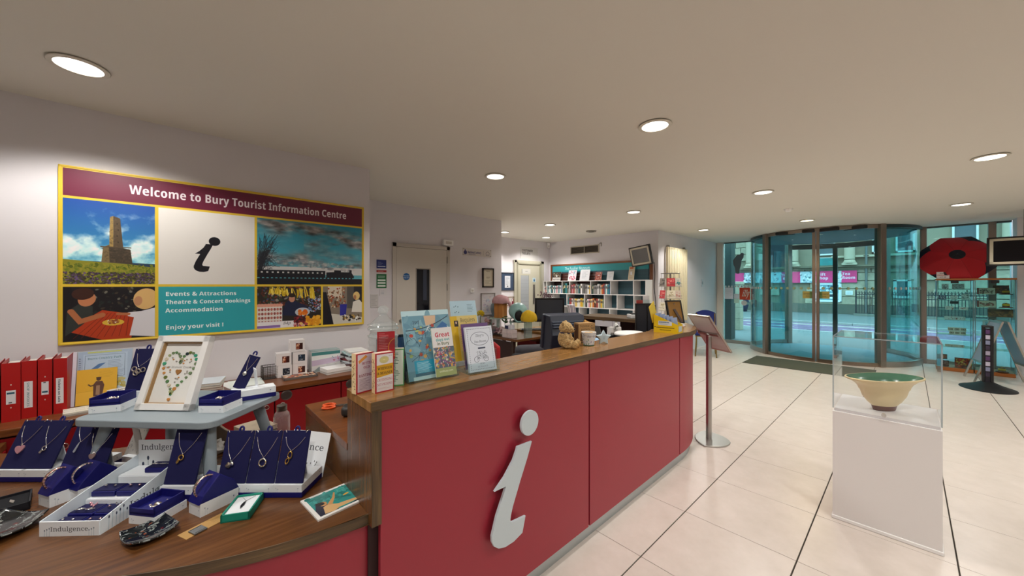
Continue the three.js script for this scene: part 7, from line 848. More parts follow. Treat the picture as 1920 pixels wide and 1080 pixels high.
{
  const u0 = 3.163, v0 = -0.131, v1 = 0.336, d = 0.46, h = 0.72, w = v1 - v0, t = thing('display_plinth', 'white square plinth standing on the tiles under the acrylic case', 'plinth', u0 + d / 2, 0, (v0 + v1) / 2, -90); part(t, 'carcass', R(w, h - 0.02, d, 0.002, 0, 0.001, 0), M('#e8e5e3', 0.45)); part(t, 'base_flange', R(w + 0.012, 0.022, d + 0.012, 0.004, 0, 0.0008, 0), M('#f4f3f1', 0.4)); part(t, 'top_board', R(w - 0.014, 0.02, d - 0.014, 0.002, 0, h - 0.02, 0), M('#e2e2e4', 0.35));
  const vit = thing('acrylic_case', 'clear acrylic display case on the white plinth', 'display case', u0 + d / 2, h + 0.0005, (v0 + v1) / 2, -90), H = 0.464, ac = M('#ffffff', 0.015, { transmission: 1, thickness: 0, ior: 1.42 }), ed = M('#c9d4d8', 0.12, { transmission: 0.5, thickness: 0 });
  part(vit, 'front_pane', B(w, H, 0.005, 0, 0, d / 2 - 0.003), ac); part(vit, 'rear_pane', B(w, H, 0.005, 0, 0, -d / 2 + 0.003), ac); part(vit, 'side_pane', B(0.005, H, d - 0.012, w / 2 - 0.003), ac); part(vit, 'side_pane', B(0.005, H, d - 0.012, -w / 2 + 0.003), ac); part(vit, 'top_pane', B(w, 0.005, d, 0, H, 0), ac);
  part(vit, 'polished_edge', merge([B(w, 0.006, 0.006, 0, H, d / 2 - 0.003), B(0.006, H, 0.006, w / 2 - 0.003, 0, d / 2 - 0.003), B(0.006, H, 0.006, -w / 2 + 0.003, 0, d / 2 - 0.003), B(0.005, 0.005, d, w / 2 - 0.003, H, 0), B(0.005, 0.005, d, -w / 2 + 0.003, H, 0), B(w, 0.004, 0.004, 0, H, -d / 2 + 0.003)]), ed); part(vit, 'cam_lock', merge([C(0.011, 0.011, 0.01, 20).rotateX(Math.PI / 2).translate(0.002, 0.012, d / 2 + 0.004), C(0.006, 0.006, 0.004, 16).rotateX(Math.PI / 2).translate(0.002, 0.012, d / 2 + 0.011)]), CHROME);
  const b = thing('ceramic_bowl', 'large oval cream ceramic bowl with a green glazed inside and dark foot', 'bowl', 3.345, h + 0.0005, 0.105, FACE); b.scale.set(1.19, 1, 0.6); const uneven = (g) => { const p = g.attributes.position; for (let i = 0; i < p.count; i++) { const k = Math.pow(Math.max(0, p.getY(i) - 0.03) / 0.18, 2); p.setY(i, p.getY(i) + 0.035 * k * Math.cos(7 * p.getX(i)) * p.getX(i)); } g.computeVertexNormals(); return g; };
  part(b, 'outer_wall', uneven(L([[0.062, 0.03], [0.085, 0.055], [0.108, 0.09], [0.118, 0.122], [0.121, 0.132], [0.126, 0.136], [0.13, 0.15], [0.142, 0.17], [0.168, 0.19], [0.19, 0.2], [0.196, 0.205], [0.195, 0.212], [0.186, 0.212]], 64)), M('#e6d4a6', 0.4)); part(b, 'green_inside', uneven(L([[0.188, 0.2125], [0.16, 0.196], [0.134, 0.176], [0.118, 0.15], [0.1, 0.1], [0.07, 0.06], [0.0, 0.045]], 64)), M('#3d7058', 0.22)); part(b, 'dark_foot', L([[0, 0.001], [0.054, 0.001], [0.057, 0.006], [0.063, 0.03], [0.064, 0.034], [0.0, 0.04]], 48), M('#5a2a22', 0.3)); part(b, 'rim_chip', S(0.012, 10, 6).scale(1.4, 0.3, 0.7), M('#e6e2d4', 0.6), -0.03, 0.208, 0.185, 0, 0);
}
{ // black leaflet tower
  const t = thing('leaflet_tower', 'black floor stand with a wide dished base and a slim leaflet tower', 'sign stand', 8.79, 0, -0.79, 0); part(t, 'dished_base', L([[0, 0.11], [0.06, 0.1], [0.14, 0.055], [0.24, 0.015], [0.27, 0.006], [0.272, 0.0], [0, 0.0]], 48).translate(0, 0.001, 0).scale(1.3, 1, 1), M('#111214', 0.45)); for (const s of [1, -1]) part(t, 'upright', R(0.1, 0.83, 0.032, 0.015, 0, 0.09, s * 0.038), M('#121316', 0.4)); part(t, 'core_panel', B(0.06, 0.78, 0.046, 0, 0.1, 0), M('#1f1a2c', 0.4)); part(t, 'top_cap', R(0.1, 0.03, 0.11, 0.014, 0, 0.9, 0), M('#121316', 0.4));
  const la = ['#5a3a6a', '#c9c4d8', '#8a90b0', '#3a3048', '#b0a8c0']; for (let i = 0; i < 9; i++) { const l = thing('tower_leaflet', `${['purple', 'white', 'grey blue', 'dark', 'lilac'][i % 5]} leaflet in pocket ${ords9[i]} from the top of the black tower`, 'leaflet', 8.755, 0.8 - i * 0.078, -0.79, -90, 'leaflets in the black tower'); part(l, 'leaflet', B(0.042, 0.066, 0.003), M(la[i % 5], 0.4)); part(l, 'pocket_edge', B(0.042, 0.006, 0.006, 0, 0, 0.003), BLACK); }
}
{ // glass cabinets with souvenirs
  const wood = M('#a8642c', 0.4), cab = (label, v0, v1, shelves) => { const w = v0 - v1, t = thing('glass_cabinet', label, 'cabinet', 10.29, 0, (v0 + v1) / 2, -90, 'glass souvenir cabinets'); part(t, 'base_board', R(w, 0.06, 0.4, 0.004, 0, 0.004, 0), wood); part(t, 'top_board', R(w + 0.02, 0.03, 0.42, 0.004, 0, 1.61, 0), wood); part(t, 'glass_side', B(0.006, 1.545, 0.38, -w / 2 + 0.004, 0.064, 0), SHELFGLASS); part(t, 'glass_side', B(0.006, 1.545, 0.38, w / 2 - 0.004, 0.064, 0), SHELFGLASS); part(t, 'glass_door', B(w - 0.012, 1.54, 0.005, 0, 0.066, 0.195), SHELFGLASS); for (const x of [-1, 1]) for (const z of [-1, 1]) part(t, 'corner_strip', B(0.008, 1.545, 0.008, x * (w / 2 - 0.005), 0.064, z * 0.192), metal('#7f9296', 0.4)); for (const y of shelves) part(t, 'glass_shelf', B(w - 0.02, 0.006, 0.37, 0, y, 0), SHELFGLASS); part(t, 'lock_block', R(0.09, 0.05, 0.012, 0.003, 0, 1.555, 0.203), BLACK); return t; };
  cab('glass souvenir cabinet of jewellery trays below the poppy umbrella', -0.345, -0.762, [0.42, 0.64, 0.9, 1.08, 1.26, 1.44]); cab('glass souvenir cabinet with pictures and yellow toys, next to the wall', -0.775, -1.192, [0.42, 0.66, 0.98, 1.14, 1.36]);
  const item = (name, label, cat, v, y, draw, w, h, dep = 0.02, lean = -8, du = 0.0) => { const t = thing(name, label, cat, 10.2 + du, y, v, -90), a = art(w * 420, h * 420, draw, '#d8d8d4'); leaflet(t, 'face_panel', w, h, 0.008, a, 0, 0, 0, lean); part(t, 'backing', B(w * 0.9, h * 0.6, dep, 0, 0, -dep - 0.012), M('#8a8680', 0.6)); };
  const jew = (cols, n) => (g, w, h) => { fill(g, cols[0], 0, 0, w, h); blot(g, 4, 4, w - 8, h - 8, cols.slice(1), n, 1.5, 4); };
  const frames3 = (g, w, h) => { fill(g, '#d8d0c0', 0, 0, w, h); for (let i = 0; i < 3; i++) { g.strokeStyle = '#6a5a48'; g.lineWidth = 4; g.strokeRect(6 + i * w / 3, 8, w / 3 - 12, h - 16); blot(g, 12 + i * w / 3, 14, w / 3 - 24, h - 28, ['#8a7a6a', '#4a4038', '#b0a08c'], 8, 1, 4); } };
  item('jewellery_card', 'white jewellery card on the top shelf of the jewellery cabinet', 'card', -0.45, 1.446, jew(['#c9d2d2', '#6a7478', '#3a4448'], 26), 0.08, 0.1); item('jewellery_card', 'grey jewellery card beside the white one on the top shelf', 'card', -0.6, 1.446, jew(['#aab8b8', '#4a565a', '#dfe6e6'], 30), 0.14, 0.1);
  item('jewellery_tray', 'dark blue patterned tray on the second shelf of the jewellery cabinet', 'tray', -0.42, 1.266, jew(['#4a5a80', '#1a2440', '#c9d0dc'], 30), 0.09, 0.075); item('price_card', 'white price card on the second shelf of the jewellery cabinet', 'card', -0.55, 1.266, jew(['#d6dcdc', '#8a9494'], 8), 0.08, 0.07); item('ear_ring_display', 'pale ear ring display at the end of the second shelf', 'card', -0.68, 1.266, jew(['#b8c8c8', '#5a6868', '#e6ecec'], 30), 0.09, 0.1); item('black_label', 'black name label hanging under the second shelf', 'label', -0.555, 1.19, (g, w, h) => fill(g, '#1c2226', 0, 0, w, h), 0.1, 0.05);
  item('gift_mug', 'white gift tray on the third shelf of the jewellery cabinet', 'tray', -0.5, 1.086, jew(['#d8d8d4', '#a04a3c', '#8a9090'], 12), 0.1, 0.06); item('gift_mug', 'second white gift tray on the third shelf of the jewellery cabinet', 'tray', -0.66, 1.086, jew(['#d8d8d4', '#a04a3c', '#c0b8b0'], 12), 0.1, 0.05); item('white_card_row', 'row of white cards on the fourth shelf of the jewellery cabinet', 'card', -0.56, 0.906, jew(['#d0d4d4', '#7a3a34', '#9aa4a4'], 24), 0.24, 0.06);
  item('small_framed_cards', 'strip of three small framed pictures on a low shelf', 'picture', -0.59, 0.646, frames3, 0.19, 0.06); item('small_framed_cards', 'upper strip of small framed pictures above the other strip', 'picture', -0.585, 0.71, frames3, 0.21, 0.06); item('postcard_row', 'low row of postcards on the lowest glass shelf', 'card', -0.56, 0.426, jew(['#c9b8a8', '#6a4a3c', '#d8d0c4'], 20), 0.22, 0.04);
  item('red_picture', 'bright red and orange glass picture at the bottom of the jewellery cabinet', 'picture', -0.655, 0.068, (g, w, h) => { fill(g, '#a8280c', 0, 0, w, h); blot(g, 0, 0, w, h, ['#d8501c', '#e8a03c', '#4a140c', '#6a1a0c', '#f0c868', '#c8381c'], 90, 2, 9); }, 0.19, 0.17); item('red_dish', 'dark red dish beside the bright picture at the bottom', 'dish', -0.42, 0.068, (g, w, h) => { fill(g, '#6a2420', 0, 0, w, h); blot(g, 0, 0, w, h, ['#8a4a40', '#3a1410', '#b07060'], 30, 2, 8); }, 0.15, 0.1); item('round_plate', 'brown and red oval plate above the dark red dish', 'plate', -0.42, 0.19, (g, w, h) => { fill(g, '#3a2418', 0, 0, w, h); g.fillStyle = '#b04a2c'; g.beginPath(); g.ellipse(w / 2, h / 2, w * 0.4, h * 0.38, 0, 0, 7); g.fill(); blot(g, w * 0.3, h * 0.3, w * 0.4, h * 0.4, ['#d89060', '#6a2418'], 14, 2, 6); }, 0.11, 0.09);
  const tram = (g, w, h) => { fill(g, '#c9c0ac', 0, 0, w, h); fill(g, '#7a2a24', 0, 0, w * 0.12, h); blot(g, w * 0.2, h * 0.3, w * 0.7, h * 0.5, ['#6a5a48', '#8a3a2c', '#a89a84', '#3a342c'], 40, 2, 7); fill(g, '#e0d8c0', w * 0.4, h * 0.78, w * 0.3, h * 0.14); };
  item('model_box', 'boxed model vehicle on the top shelf of the picture cabinet', 'box', -0.9, 1.366, tram, 0.19, 0.11, 0.05); item('wooden_picture', 'dark brown picture at the end of the top shelf', 'picture', -1.06, 1.38, (g, w, h) => { fill(g, '#4a2a18', 0, 0, w, h); blot(g, 0, 0, w, h, ['#6a3c20', '#3a2012', '#8a5a30'], 40, 3, 12); }, 0.17, 0.14, 0.02, -8, 0.05); item('model_box', 'boxed model vehicle on the second shelf of the picture cabinet', 'box', -0.905, 1.146, tram, 0.2, 0.11, 0.05); item('wooden_picture', 'wide brown landscape picture below the yellow toys', 'picture', -1.05, 0.986, (g, w, h) => { fill(g, '#5a3a20', 0, 0, w, h); blot(g, 0, h * 0.3, w, h * 0.6, ['#7a4e28', '#3f2614', '#9a6a3a', '#6a3a20'], 60, 3, 14); }, 0.26, 0.13); item('framed_photo', 'pale framed photo of a car leaning on a middle shelf', 'picture', -0.93, 0.775, (g, w, h) => { fill(g, '#c4d2d6', 0, 0, w, h); fill(g, '#7ab0c4', 12, 12, w - 24, h - 24); blot(g, 20, 30, w - 44, h - 60, ['#2a3a48', '#c8d4d8', '#4a6a7a'], 14, 3, 9); }, 0.13, 0.15, 0.01); 
  for (const [v, y, l] of [[-1.1, 1.2 + 0.0, 'yellow and brown toy hat on the second shelf of the picture cabinet'], [-1.1, 1.142 + 0.224, 'yellow and brown toy hat on the upper shelf of the picture cabinet'], [-1.06, 0.422, 'small toy figure with yellow feet low in the picture cabinet']]) { const y1 = y > 1.3 ? 1.367 : y > 1 ? 1.147 : 0.07; const t = thing('toy', l, 'toy', 10.14, y1, v, -90, 'toys in the picture cabinet'); part(t, 'body', L([[0, 0], [0.07, 0.0], [0.07, 0.012], [0.04, 0.016], [0.035, 0.07], [0, 0.08]], 20), M('#4a2c18', 0.7)); part(t, 'yellow_top', L([[0.036, 0.03], [0.042, 0.035], [0.04, 0.06], [0, 0.085]], 20), M('#d8a81c', 0.6)); }
  const ps = thing('price_sign', 'small white umbrella price sign on top of the jewellery cabinet', 'sign', 10.1, 1.641, -0.42, -90); const pa = art(110, 76, (g, w, h) => { fill(g, '#dcd4d4', 0, 0, w, h); txt(g, 'POPPY', w / 2, 24, 18, '#5a3a3c', 'sans-serif', 'bold', 'center'); txt(g, 'UMBRELLAS', w / 2, 44, 17, '#b03a3c', 'sans-serif', 'bold', 'center'); txt(g, '£17.99', w / 2, 66, 18, '#5a3a3c', 'sans-serif', 'bold', 'center'); }, '#dcd4d4'); leaflet(ps, 'card', 0.15, 0.12, 0.003, pa, 0, 0, 0, -6); part(ps, 'foot', B(0.1, 0.003, 0.04, 0, 0, -0.01), CARD);
  // poppy umbrella lying open on the cabinets
  const um = thing('poppy_umbrella', 'open red umbrella patterned like a poppy on top of the glass cabinets', 'umbrella', 10.3, 2.0, -0.585, -90); const R0 = 0.47, N = 8, segs = 14, P = [], uv = [], ix = []; const ph = Math.PI / 8;
  for (let j = 0; j <= segs; j++) for (let i = 0; i <= N * 8; i++) { const a = i / (N * 8) * 2 * Math.PI + ph, f = (i % 8) / 8, sag = 1 - (1 - Math.cos(Math.PI / 8)) * 0.9 * Math.sin(Math.PI * f), r = j / segs, rr = R0 * r * (1 - (1 - sag) * r); P.push(rr * Math.cos(a), 0.17 * (1 - r * r) - 0.015 * r * Math.sin(Math.PI * f), rr * Math.sin(a)); uv.push(0.5 + 0.5 * rr / R0 * Math.cos(a), 0.5 - 0.5 * rr / R0 * Math.sin(a)); }
  for (let j = 0; j < segs; j++) for (let i = 0; i < N * 8; i++) { const a = j * (N * 8 + 1) + i, b = a + N * 8 + 1; ix.push(a, a + 1, b, b, a + 1, b + 1); } const ug = new THREE.BufferGeometry(); ug.setAttribute('position', new THREE.Float32BufferAttribute(P, 3)); ug.setAttribute('uv', new THREE.Float32BufferAttribute(uv, 2)); ug.setIndex(ix); ug.computeVertexNormals();
  const uc = canvas(512, 512, (g, w, h) => { fill(g, '#0f1024', 0, 0, w, h); g.fillStyle = '#c00c1c'; for (let i = 0; i < 4; i++) { const a = i * Math.PI / 2 + 1.22; g.beginPath(); g.ellipse(256 + 118 * Math.cos(a), 256 + 118 * Math.sin(a), 150, 128, a, 0, 7); g.fill(); } g.fillStyle = '#0d0e1c'; g.beginPath(); g.ellipse(256, 256, 52, 50, 0, 0, 7); g.fill(); g.strokeStyle = '#8e0612'; g.lineWidth = 2; for (let i = 0; i < 8; i++) { const a = i * Math.PI / 4 + ph; g.beginPath(); g.moveTo(256 + 56 * Math.cos(a), 256 - 56 * Math.sin(a)); g.lineTo(256 + 250 * Math.cos(a), 256 - 250 * Math.sin(a)); g.stroke(); } });
  const tip = new THREE.Group(); tip.name = 'canopy_assembly'; um.add(tip); tip.rotation.x = 66 * D; const cl = new THREE.MeshPhysicalMaterial({ map: texture(uc, false), roughness: 0.7, transmission: 0.25, thickness: 0, side: THREE.DoubleSide }); part(tip, 'canopy', ug, cl); for (let i = 0; i < 8; i++) { const a = i * Math.PI / 4 + ph; part(tip, 'rib', T([[0, 0.16, 0], [R0 * 0.5 * Math.cos(a), 0.118, R0 * 0.5 * Math.sin(a)], [R0 * Math.cos(a), -0.006, R0 * Math.sin(a)]], 0.0025, 12, 5), BLACK); } part(tip, 'shaft', bar([0, -0.2, 0], [0, 0.2, 0], 0.006), BLACK); part(tip, 'ferrule', bar([0, 0.168, 0], [0, 0.21, 0], 0.008, 8, 0.005), BLACK);
  // silver A-board behind the tower
  const ab = thing('a_board', 'silver framed folding A board standing beside the glass cabinet', 'sign stand', 9.5, 0, -0.965, -82); const am = metal('#c9c4bc', 0.35); for (const s of [1, -1]) { const q = new THREE.Group(); q.name = 'leaf_panel'; ab.add(q); q.position.set(s * 0.3, 0.003, 0); q.rotation.z = s * 16 * D; part(q, 'frame_rail', merge([B(0.02, 1.0, 0.03, 0, 0, 0.24), B(0.02, 1.0, 0.03, 0, 0, -0.24), B(0.02, 0.03, 0.5, 0, 0.97, 0), B(0.02, 0.03, 0.5, 0, 0.3, 0)]), am); part(q, 'poster_panel', B(0.006, 0.66, 0.46, 0, 0.32, 0), M('#8f9cb0', 0.3)); }
  const wc = thing('floor_cable', 'thin black cable lying on the floor by the wall next to the cabinets', 'cable', 10.3, 0.006, -1.3, 0); part(wc, 'cable', T([[-0.02, 0.2, 0.0], [-0.05, 0.02, 0.03], [-0.12, 0, 0.12], [-0.14, 0, 0.4]], 0.005, 30, 6), BLACK); part(wc, 'plug', B(0.04, 0.04, 0.03, 0.0, 0.18, 0), BLACK);
  const mt = thing('door_mat', 'dark grey green carpet mat in front of the revolving door', 'mat', 8.7, 0.0005, 1.3, 0), mtex = texture(pixels(256, (x, y) => { const n = rnd(-14, 14) + fbm(x * 8, y * 8, 3) * 10; return [74 + n, 78 + n, 64 + n]; })); mtex.repeat.set(6, 3); const mg = new THREE.Shape(); mg.moveTo(-0.49, -0.9); mg.lineTo(0.49, -0.9); mg.lineTo(0.49, 0.9); mg.lineTo(-0.49, 0.9); const mgeo = metric(E(mg, 0.004, 0.001).rotateX(-Math.PI / 2).translate(0, 0.001, 0), 0); part(mt, 'carpet', mgeo, new THREE.MeshPhysicalMaterial({ map: mtex, roughness: 1, bumpMap: mtex, bumpScale: 0.002 })); part(mt, 'rubber_edge', merge([B(1.02, 0.004, 0.02, 0, 0, 0.905), B(1.02, 0.004, 0.02, 0, 0, -0.905), B(0.02, 0.004, 1.83, 0.5), B(0.02, 0.004, 1.83, -0.5)]), M('#2c2d28', 0.8));
}
// ---------- the street outside ----------
{
  const stone = (k) => texture(pixels(256, (x, y) => { const n = fbm(x * 5, y * 5, k) * 34 + fbm(x * 22, y * 22, k + 4) * 22; return [166 + n, 160 + n, 138 + n * 0.9]; }), false), sm = [1, 2, 3].map((k) => new THREE.MeshPhysicalMaterial({ map: stone(k), roughness: 0.9 })), stonePlain = M('#a39c86', 0.9), trimStone = M('#b3ab94', 0.85);
  const asphalt = texture(pixels(512, (x, y) => { const bx = Math.floor(y * 40), off = (bx % 2) * 0.5, cell = Math.floor(x * 20 + off), j = ((x * 20 + off) % 1 < 0.08 || (y * 40) % 1 < 0.1) ? -26 : 0, h = ((bx * 57 + cell * 131) % 37) - 18, n = fbm(x * 20, y * 20, 3) * 20; return [120 + j + h * 0.8 + n, 98 + j + h * 0.6 + n, 124 + j + h * 0.8 + n]; })); asphalt.repeat.set(0.25, 0.25);
  struct('pavement', plan([[10.95, -30], [15.6, -30], [15.6, 40], [10.95, 40]], -0.12, 0.118), M('#6c7474', 0.8));
  const rd = struct('road'); part(rd, 'road_surface', metric(plan([[15.75, -30], [19.7, -30], [19.7, 40], [15.75, 40]], -0.2, 0.12), 2), new THREE.MeshPhysicalMaterial({ map: asphalt, roughness: 0.6 })); for (const [u, w] of [[16.2, 0.1], [19.1, 0.1], [18.85, 0.08]]) part(rd, 'edge_line', plan([[u, -30], [u + w, -30], [u + w, 40], [u, 40]], -0.08, 0.003), M('#c9c6b0', 0.7)); for (let i = -4; i < 9; i++) part(rd, 'centre_dash', plan([[17.6, i * 3], [17.7, i * 3], [17.7, i * 3 + 1.6], [17.6, i * 3 + 1.6]], -0.08, 0.003), M('#d0d0ca', 0.7));
  const kerb = struct('kerb'); for (const u of [15.6, 19.7]) for (let i = 0; i < 20; i++) part(kerb, 'kerb_stone', R(0.15, 0.16, 0.99, 0.01, u + 0.075, -0.15, -(i - 5)), M('#9a9c98', 0.8)); struct('far_pavement', plan([[19.85, -30], [27, -30], [27, 40], [19.85, 40]], -0.15, 0.15), M('#667070', 0.8));
  // sandstone building across the street, front face at u = 26
  const F = 26, bd = thing('stone_building', 'pale sandstone building across the street with columns, cornice and pink banners', 'building', F, 0, 3, -90), X = (v) => 3 - v;
  part(bd, 'main_wall', B(26, 11, 1.2, 0, 0.002, -0.7), M('#8d8672', 0.95));
  const blocks = new Map(), blk = (w, h) => { const k = w.toFixed(2) + h.toFixed(2); if (!blocks.has(k)) { const g = R(w - 0.03, h - 0.03, 0.16, 0.012, 0, 0.015, -0.06), p = g.attributes.position, uv = g.attributes.uv; for (let i = 0; i < p.count; i++) uv.setXY(i, p.getX(i) / 2 + 0.5, p.getY(i) / 2 + 0.2); blocks.set(k, g); } return blocks.get(k); };
  const holes = [[5.6, 4.75, 2.6, 9], [3.35, 2.65, 3.0, 9], [1.25, 0.82, 3.08, 9], [0.42, -0.22, 3.08, 9], [-1.35, -2.1, 3.08, 9], [0.5, -0.1, 0.95, 1.78], [5.0, 4.55, 0.002, 1.6], [7.4, 6.3, 0.002, 1.42]];
  let n = 0; const hits = (a, b, y0, y1) => holes.some(([v0, v1, h0, h1]) => a > v1 && b < v0 && y1 > h0 && y0 < h1);
  for (let r = 0; r < 16; r++) { const y = 0.5 + r * 0.42, h = 0.42; if (y > 2.3 && y < 2.62) continue; let v = 8.6 - (r % 2) * 0.5; while (v > -4.2) { const w = 1.0 + 0.22 * ((r * 7 + n) % 3); if (!hits(v, v - w, y, y + h) && n < 250) { part(bd, 'stone', blk(w, h), sm[n % 3], X(v - w / 2), y, 0); n++; } v -= w; } }
  part(bd, 'plinth_course', B(16, 0.5, 0.25, 0, 0.002, -0.02), M('#5d6258', 0.95)); part(bd, 'cornice', merge([B(26, 0.1, 0.5, 0, 2.48, 0.05), B(26, 0.07, 0.38, 0, 2.39, 0.02)]), M('#6f6a58', 0.9)); part(bd, 'upper_sill_band', B(10, 0.1, 0.34, 5.2, 2.98, 0.0), trimStone);
  for (const v of [6.55, 4.4, 2.07, -2.9]) { const c = part(bd, 'column', C(0.21, 0.19, 7.2, 20, 0, 0.3, 0), trimStone, X(v), 2.58, 0.22); part(c, 'column_base', merge([B(0.58, 0.1, 0.4), C(0.26, 0.26, 0.07, 24, 0, 0.1), C(0.235, 0.21, 0.1, 24, 0, 0.17)]), trimStone); }
  part(bd, 'dark_doorway', B(0.86, 6, 0.1, X(5.17), 2.58, -0.02), M('#161d2c', 0.3));
  for (const [v0, v1, y0, y1] of [[3.35, 2.65, 3.15, 7], [1.25, 0.82, 3.13, 7], [0.42, -0.22, 3.13, 7], [-1.35, -2.1, 3.13, 7]]) { const w = v0 - v1, q = part(bd, 'window', merge([B(0.07, y1 - y0, 0.12, X(v0) + 0.035, y0, 0), B(0.07, y1 - y0, 0.12, X(v1) - 0.035, y0, 0), B(w, 0.08, 0.12, X((v0 + v1) / 2), y0, 0), B(w, 0.06, 0.1, X((v0 + v1) / 2), y0 + 1.75, 0)]), M('#d3d8d4', 0.5)); part(q, 'pane', B(w - 0.1, y1 - y0, 0.02, X((v0 + v1) / 2), y0, -0.03), M('#4a5a60', 0.08)); part(q, 'curtain', B((w - 0.1) * 0.4, y1 - y0, 0.02, X((v0 + v1) / 2) + w * 0.18, y0, -0.06), M('#8a9088', 0.7)); }
  { const q = part(bd, 'window', merge([B(0.12, 0.83, 0.12, X(0.5) + 0.06, 0.95, 0.02), B(0.12, 0.83, 0.12, X(-0.1) - 0.06, 0.95, 0.02), B(0.6, 0.1, 0.14, X(0.2), 0.9, 0.02), B(0.6, 0.08, 0.12, X(0.2), 1.72, 0.02)]), M('#c9cec8', 0.6)); part(q, 'pane', B(0.4, 0.75, 0.02, X(0.2), 1.0, 0), M('#3d6066', 0.1)); }
  part(bd, 'basement_door', B(0.45, 1.6, 0.1, X(4.78), 0.004, 0.05), M('#33505c', 0.6)); part(bd, 'wall_pipe', bar([X(1.45), 0.1, 0.14], [X(1.45), 7, 0.14], 0.05), M('#5d6a68', 0.6));
  for (const y of [3.0, 2.4, 3.6, 4.2]) part(bd, 'pipe_bracket', B(0.2, 0.05, 0.1, X(1.45), y, 0.12), M('#5d6a68', 0.6));
  // pink banner strips
  const ba = art(1400, 150, (g, w, h) => { const P = (v) => (7.515 - v) / (7.515 - 1.8) * w; fill(g, '#b8ccd2', 0, 0, w, h); const pk = (a, b) => fill(g, '#e0357a', P(a), 0, P(b) - P(a), h); pk(7.515, 6.9); pk(5.0, 4.13); pk(3.45, 2.72); pk(2.15, 1.8); pk(2.4, 1.8); blot(g, P(6.9), 0, P(5.0) - P(6.9), h, ['#dfe6e8', '#3a4450', '#8a9aa4', '#e8dce0', '#5a6a78'], 90, 4, 22); blot(g, P(4.13), 0, P(3.45) - P(4.13), h, ['#dfe8e8', '#7aa0a8', '#a8c4c8', '#5a7a80'], 40, 4, 18); blot(g, P(2.72), 0, P(2.4) - P(2.72), h, ['#dfe2dc', '#b04a5a', '#8aa0a0', '#d8c8b8'], 30, 4, 18); txt(g, 'Traced', P(5.0) + 6, 60, 46, '#f0dce6', 'sans-serif', 'bold', 'left', 120); txt(g, '& us', P(5.0) + 16, 108, 46, '#f0dce6', 'sans-serif', 'bold'); txt(g, 'Gift', P(3.45) + 10, 60, 50, '#f0dce6', 'sans-serif', 'bold'); txt(g, 'Shop', P(3.45) + 10, 108, 50, '#f0dce6', 'sans-serif', 'bold'); txt(g, 'Tea', P(2.4) + 6, 56, 46, '#f0dce6', 'sans-serif', 'bold'); txt(g, 'Room', P(2.4) + 6, 104, 46, '#f0dce6', 'sans-serif', 'bold'); }, '#9a2a60');
  const bn = thing('street_banner', 'long pink and photo banner fixed under the cornice of the building opposite', 'banner', F - 0.07, 1.67, (7.515 + 1.8) / 2, -90); leaflet(bn, 'banner_sheet', 5.715, 0.62, 0.02, ba); part(bn, 'support_rail', merge([B(5.75, 0.03, 0.05, 0, -0.02, -0.02), B(5.75, 0.03, 0.05, 0, 0.61, -0.02)]), M('#4a4d50', 0.5));
  const pb = art(230, 200, (g, w, h) => { fill(g, '#d6e4e8', 0, 0, w, h); fill(g, '#6a98a4', 16, 16, w - 32, h - 32); blot(g, 20, 30, w - 50, 60, ['#c9d8dc', '#3a4c58', '#d8e4e6'], 20, 4, 14); fill(g, '#dde8ea', 20, 110, w - 40, 60); poly(g, '#2f3c48', [[50, 150], [90, 120], [170, 120], [190, 150]]); }, '#d6e4e8');
  const po = thing('poster_case', 'white framed poster case on the wall below the pink banner', 'poster', F - 0.05, 0.65, 3.0, -90); leaflet(po, 'poster', 1.13, 0.98, 0.02, pb); part(po, 'case_frame', merge([B(1.2, 0.05, 0.05, 0, -0.03), B(1.2, 0.05, 0.05, 0, 0.96), B(0.05, 1.03, 0.05, -0.58, -0.03), B(0.05, 1.03, 0.05, 0.58, -0.03)]), M('#cdd6d6', 0.4));
  const pl = art(120, 84, (g, w, h) => { fill(g, '#2f8a8a', 0, 0, w, h); rows(g, 20, 14, 80, 5, 13, '#1f5a60', 4); }, '#2f8a8a'); const pq = thing('teal_plaque', 'teal name plaque between the columns above the cornice', 'sign', F - 0.05, 2.6, 3.0, -90); leaflet(pq, 'plate', 0.55, 0.4, 0.02, pl); part(pq, 'plate_rim', B(0.6, 0.03, 0.04, 0, 0.4, 0), M('#c4cac6', 0.5));
  const np = thing('white_notice', 'small white notice on the wall beside the railings', 'notice', F - 0.05, 1.02, 2.1, -90); part(np, 'plate', B(0.28, 0.22, 0.02), M('#dfe6e6', 0.5)); part(np, 'print_lines', merge([0, 1, 2].map((i) => B(0.2, 0.012, 0.002, 0, 0.06 + i * 0.045, 0.011))), M('#8a9aa0', 0.5));
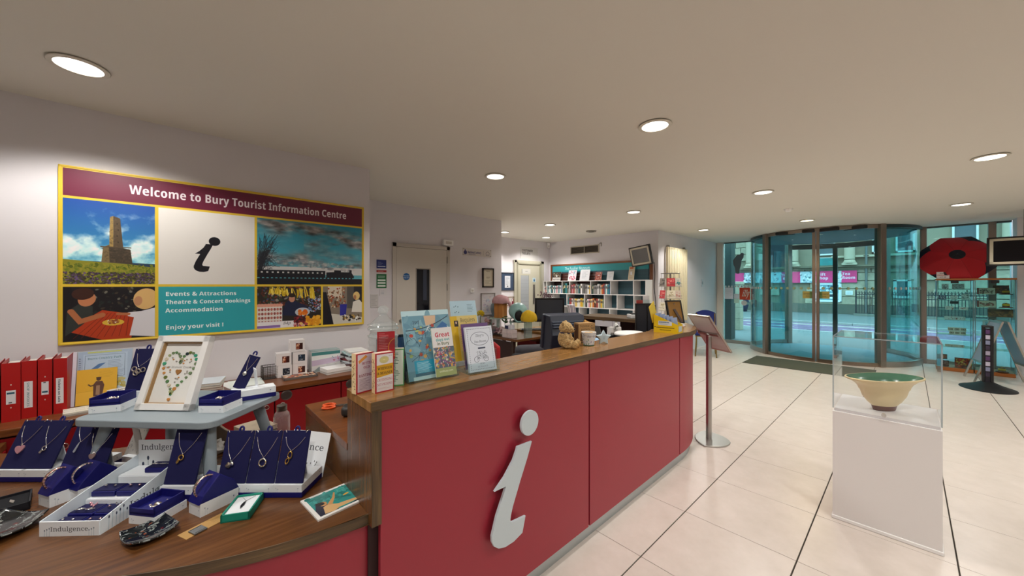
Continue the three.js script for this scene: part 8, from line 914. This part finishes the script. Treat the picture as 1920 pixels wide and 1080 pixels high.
  // iron railings
  const rl = thing('iron_railing', 'black iron railings with curled tops before the building opposite', 'railing', 25.0, 0, -0.2, -90), ir = M('#0f1f26', 0.6), bg = bar([0, 0.02, 0], [0, 1.24, 0], 0.013, 6); for (let i = 0; i < 44; i++) part(rl, 'railing_bar', bg, ir, -1.95 + i * 0.095, 0, 0); part(rl, 'rail', merge([B(4.2, 0.035, 0.03, 0.1, 0.12, 0), B(4.2, 0.035, 0.03, 0.1, 0.86, 0), B(4.2, 0.03, 0.03, 0.1, 1.05, 0)]), ir); const rg = new THREE.TorusGeometry(0.05, 0.01, 6, 18); for (let i = 0; i < 40; i++) part(rl, 'scroll', rg, ir, -1.9 + i * 0.105, 1.13, 0); for (const x of [-1.97, 0.1, 2.2]) part(rl, 'post', C(0.035, 0.03, 1.4, 10, 0, 0.002), ir, x, 0, 0); part(rl, 'stone_base', B(4.3, 0.12, 0.25, 0.1, 0.002, 0), M('#6f756c', 0.9));
  // steel columns, stone pier and planting close outside the glass
  const pr = thing('stone_pier', 'pale stone gate pier just outside the window by the notices', 'pier', 14.2, 0, 4.02, 0); for (let i = 0; i < 4; i++) part(pr, 'pier_block', R(0.36, 0.38, 0.34, 0.012, 0, 0.0 + i * 0.385 + 0.002, 0), sm[i % 3]); part(pr, 'pier_cap', R(0.42, 0.1, 0.4, 0.02, 0, 1.545, 0), trimStone);
  const cl = thing('clad_column', 'dark blue clad column outside the window beside the wall', 'column', 11.6, 0, 3.62, 0); part(cl, 'blue_cladding', B(0.3, 3.2, 0.18, 0, 0.002, 0.0), M('#1f4a6a', 0.4)); part(cl, 'grey_return', B(0.34, 3.2, 0.17, 0.0, 0.002, 0.18), M('#33423f', 0.6)); part(cl, 'seam', B(0.31, 3.2, 0.012, 0, 0.002, 0.092), M('#6a8aa0', 0.4));
  const bs = thing('street_planter', 'dark planter with blue green bush on the pavement opposite', 'planter', 24.4, 0, 6.7, 0); part(bs, 'tub', L([[0, 0], [0.34, 0], [0.42, 0.4], [0.38, 0.4], [0.34, 0.36], [0, 0.36]], 24), M('#1e2a4a', 0.6)); const lv = new THREE.InstancedMesh(S(0.09, 6, 4).scale(1, 0.3, 0.5), M('#26385a', 0.8), 260), mm = new THREE.Matrix4(), qq = new THREE.Quaternion(), ee = new THREE.Euler(); for (let i = 0; i < 260; i++) { const a = rnd(0, 6.28), e = Math.acos(rnd(-0.5, 1)), r = rnd(0.2, 0.48); qq.setFromEuler(ee.set(rnd(0, 6), rnd(0, 6), rnd(0, 6))); mm.compose(new THREE.Vector3(r * Math.sin(e) * Math.cos(a), 0.72 + r * Math.cos(e), r * Math.sin(e) * Math.sin(a)), qq, new THREE.Vector3(1, 1, 1)); lv.setMatrixAt(i, mm); } lv.name = 'foliage'; lv.userData.kind = 'stuff'; setUp(lv); bs.add(lv);
}
renderer.render(scene, camera);
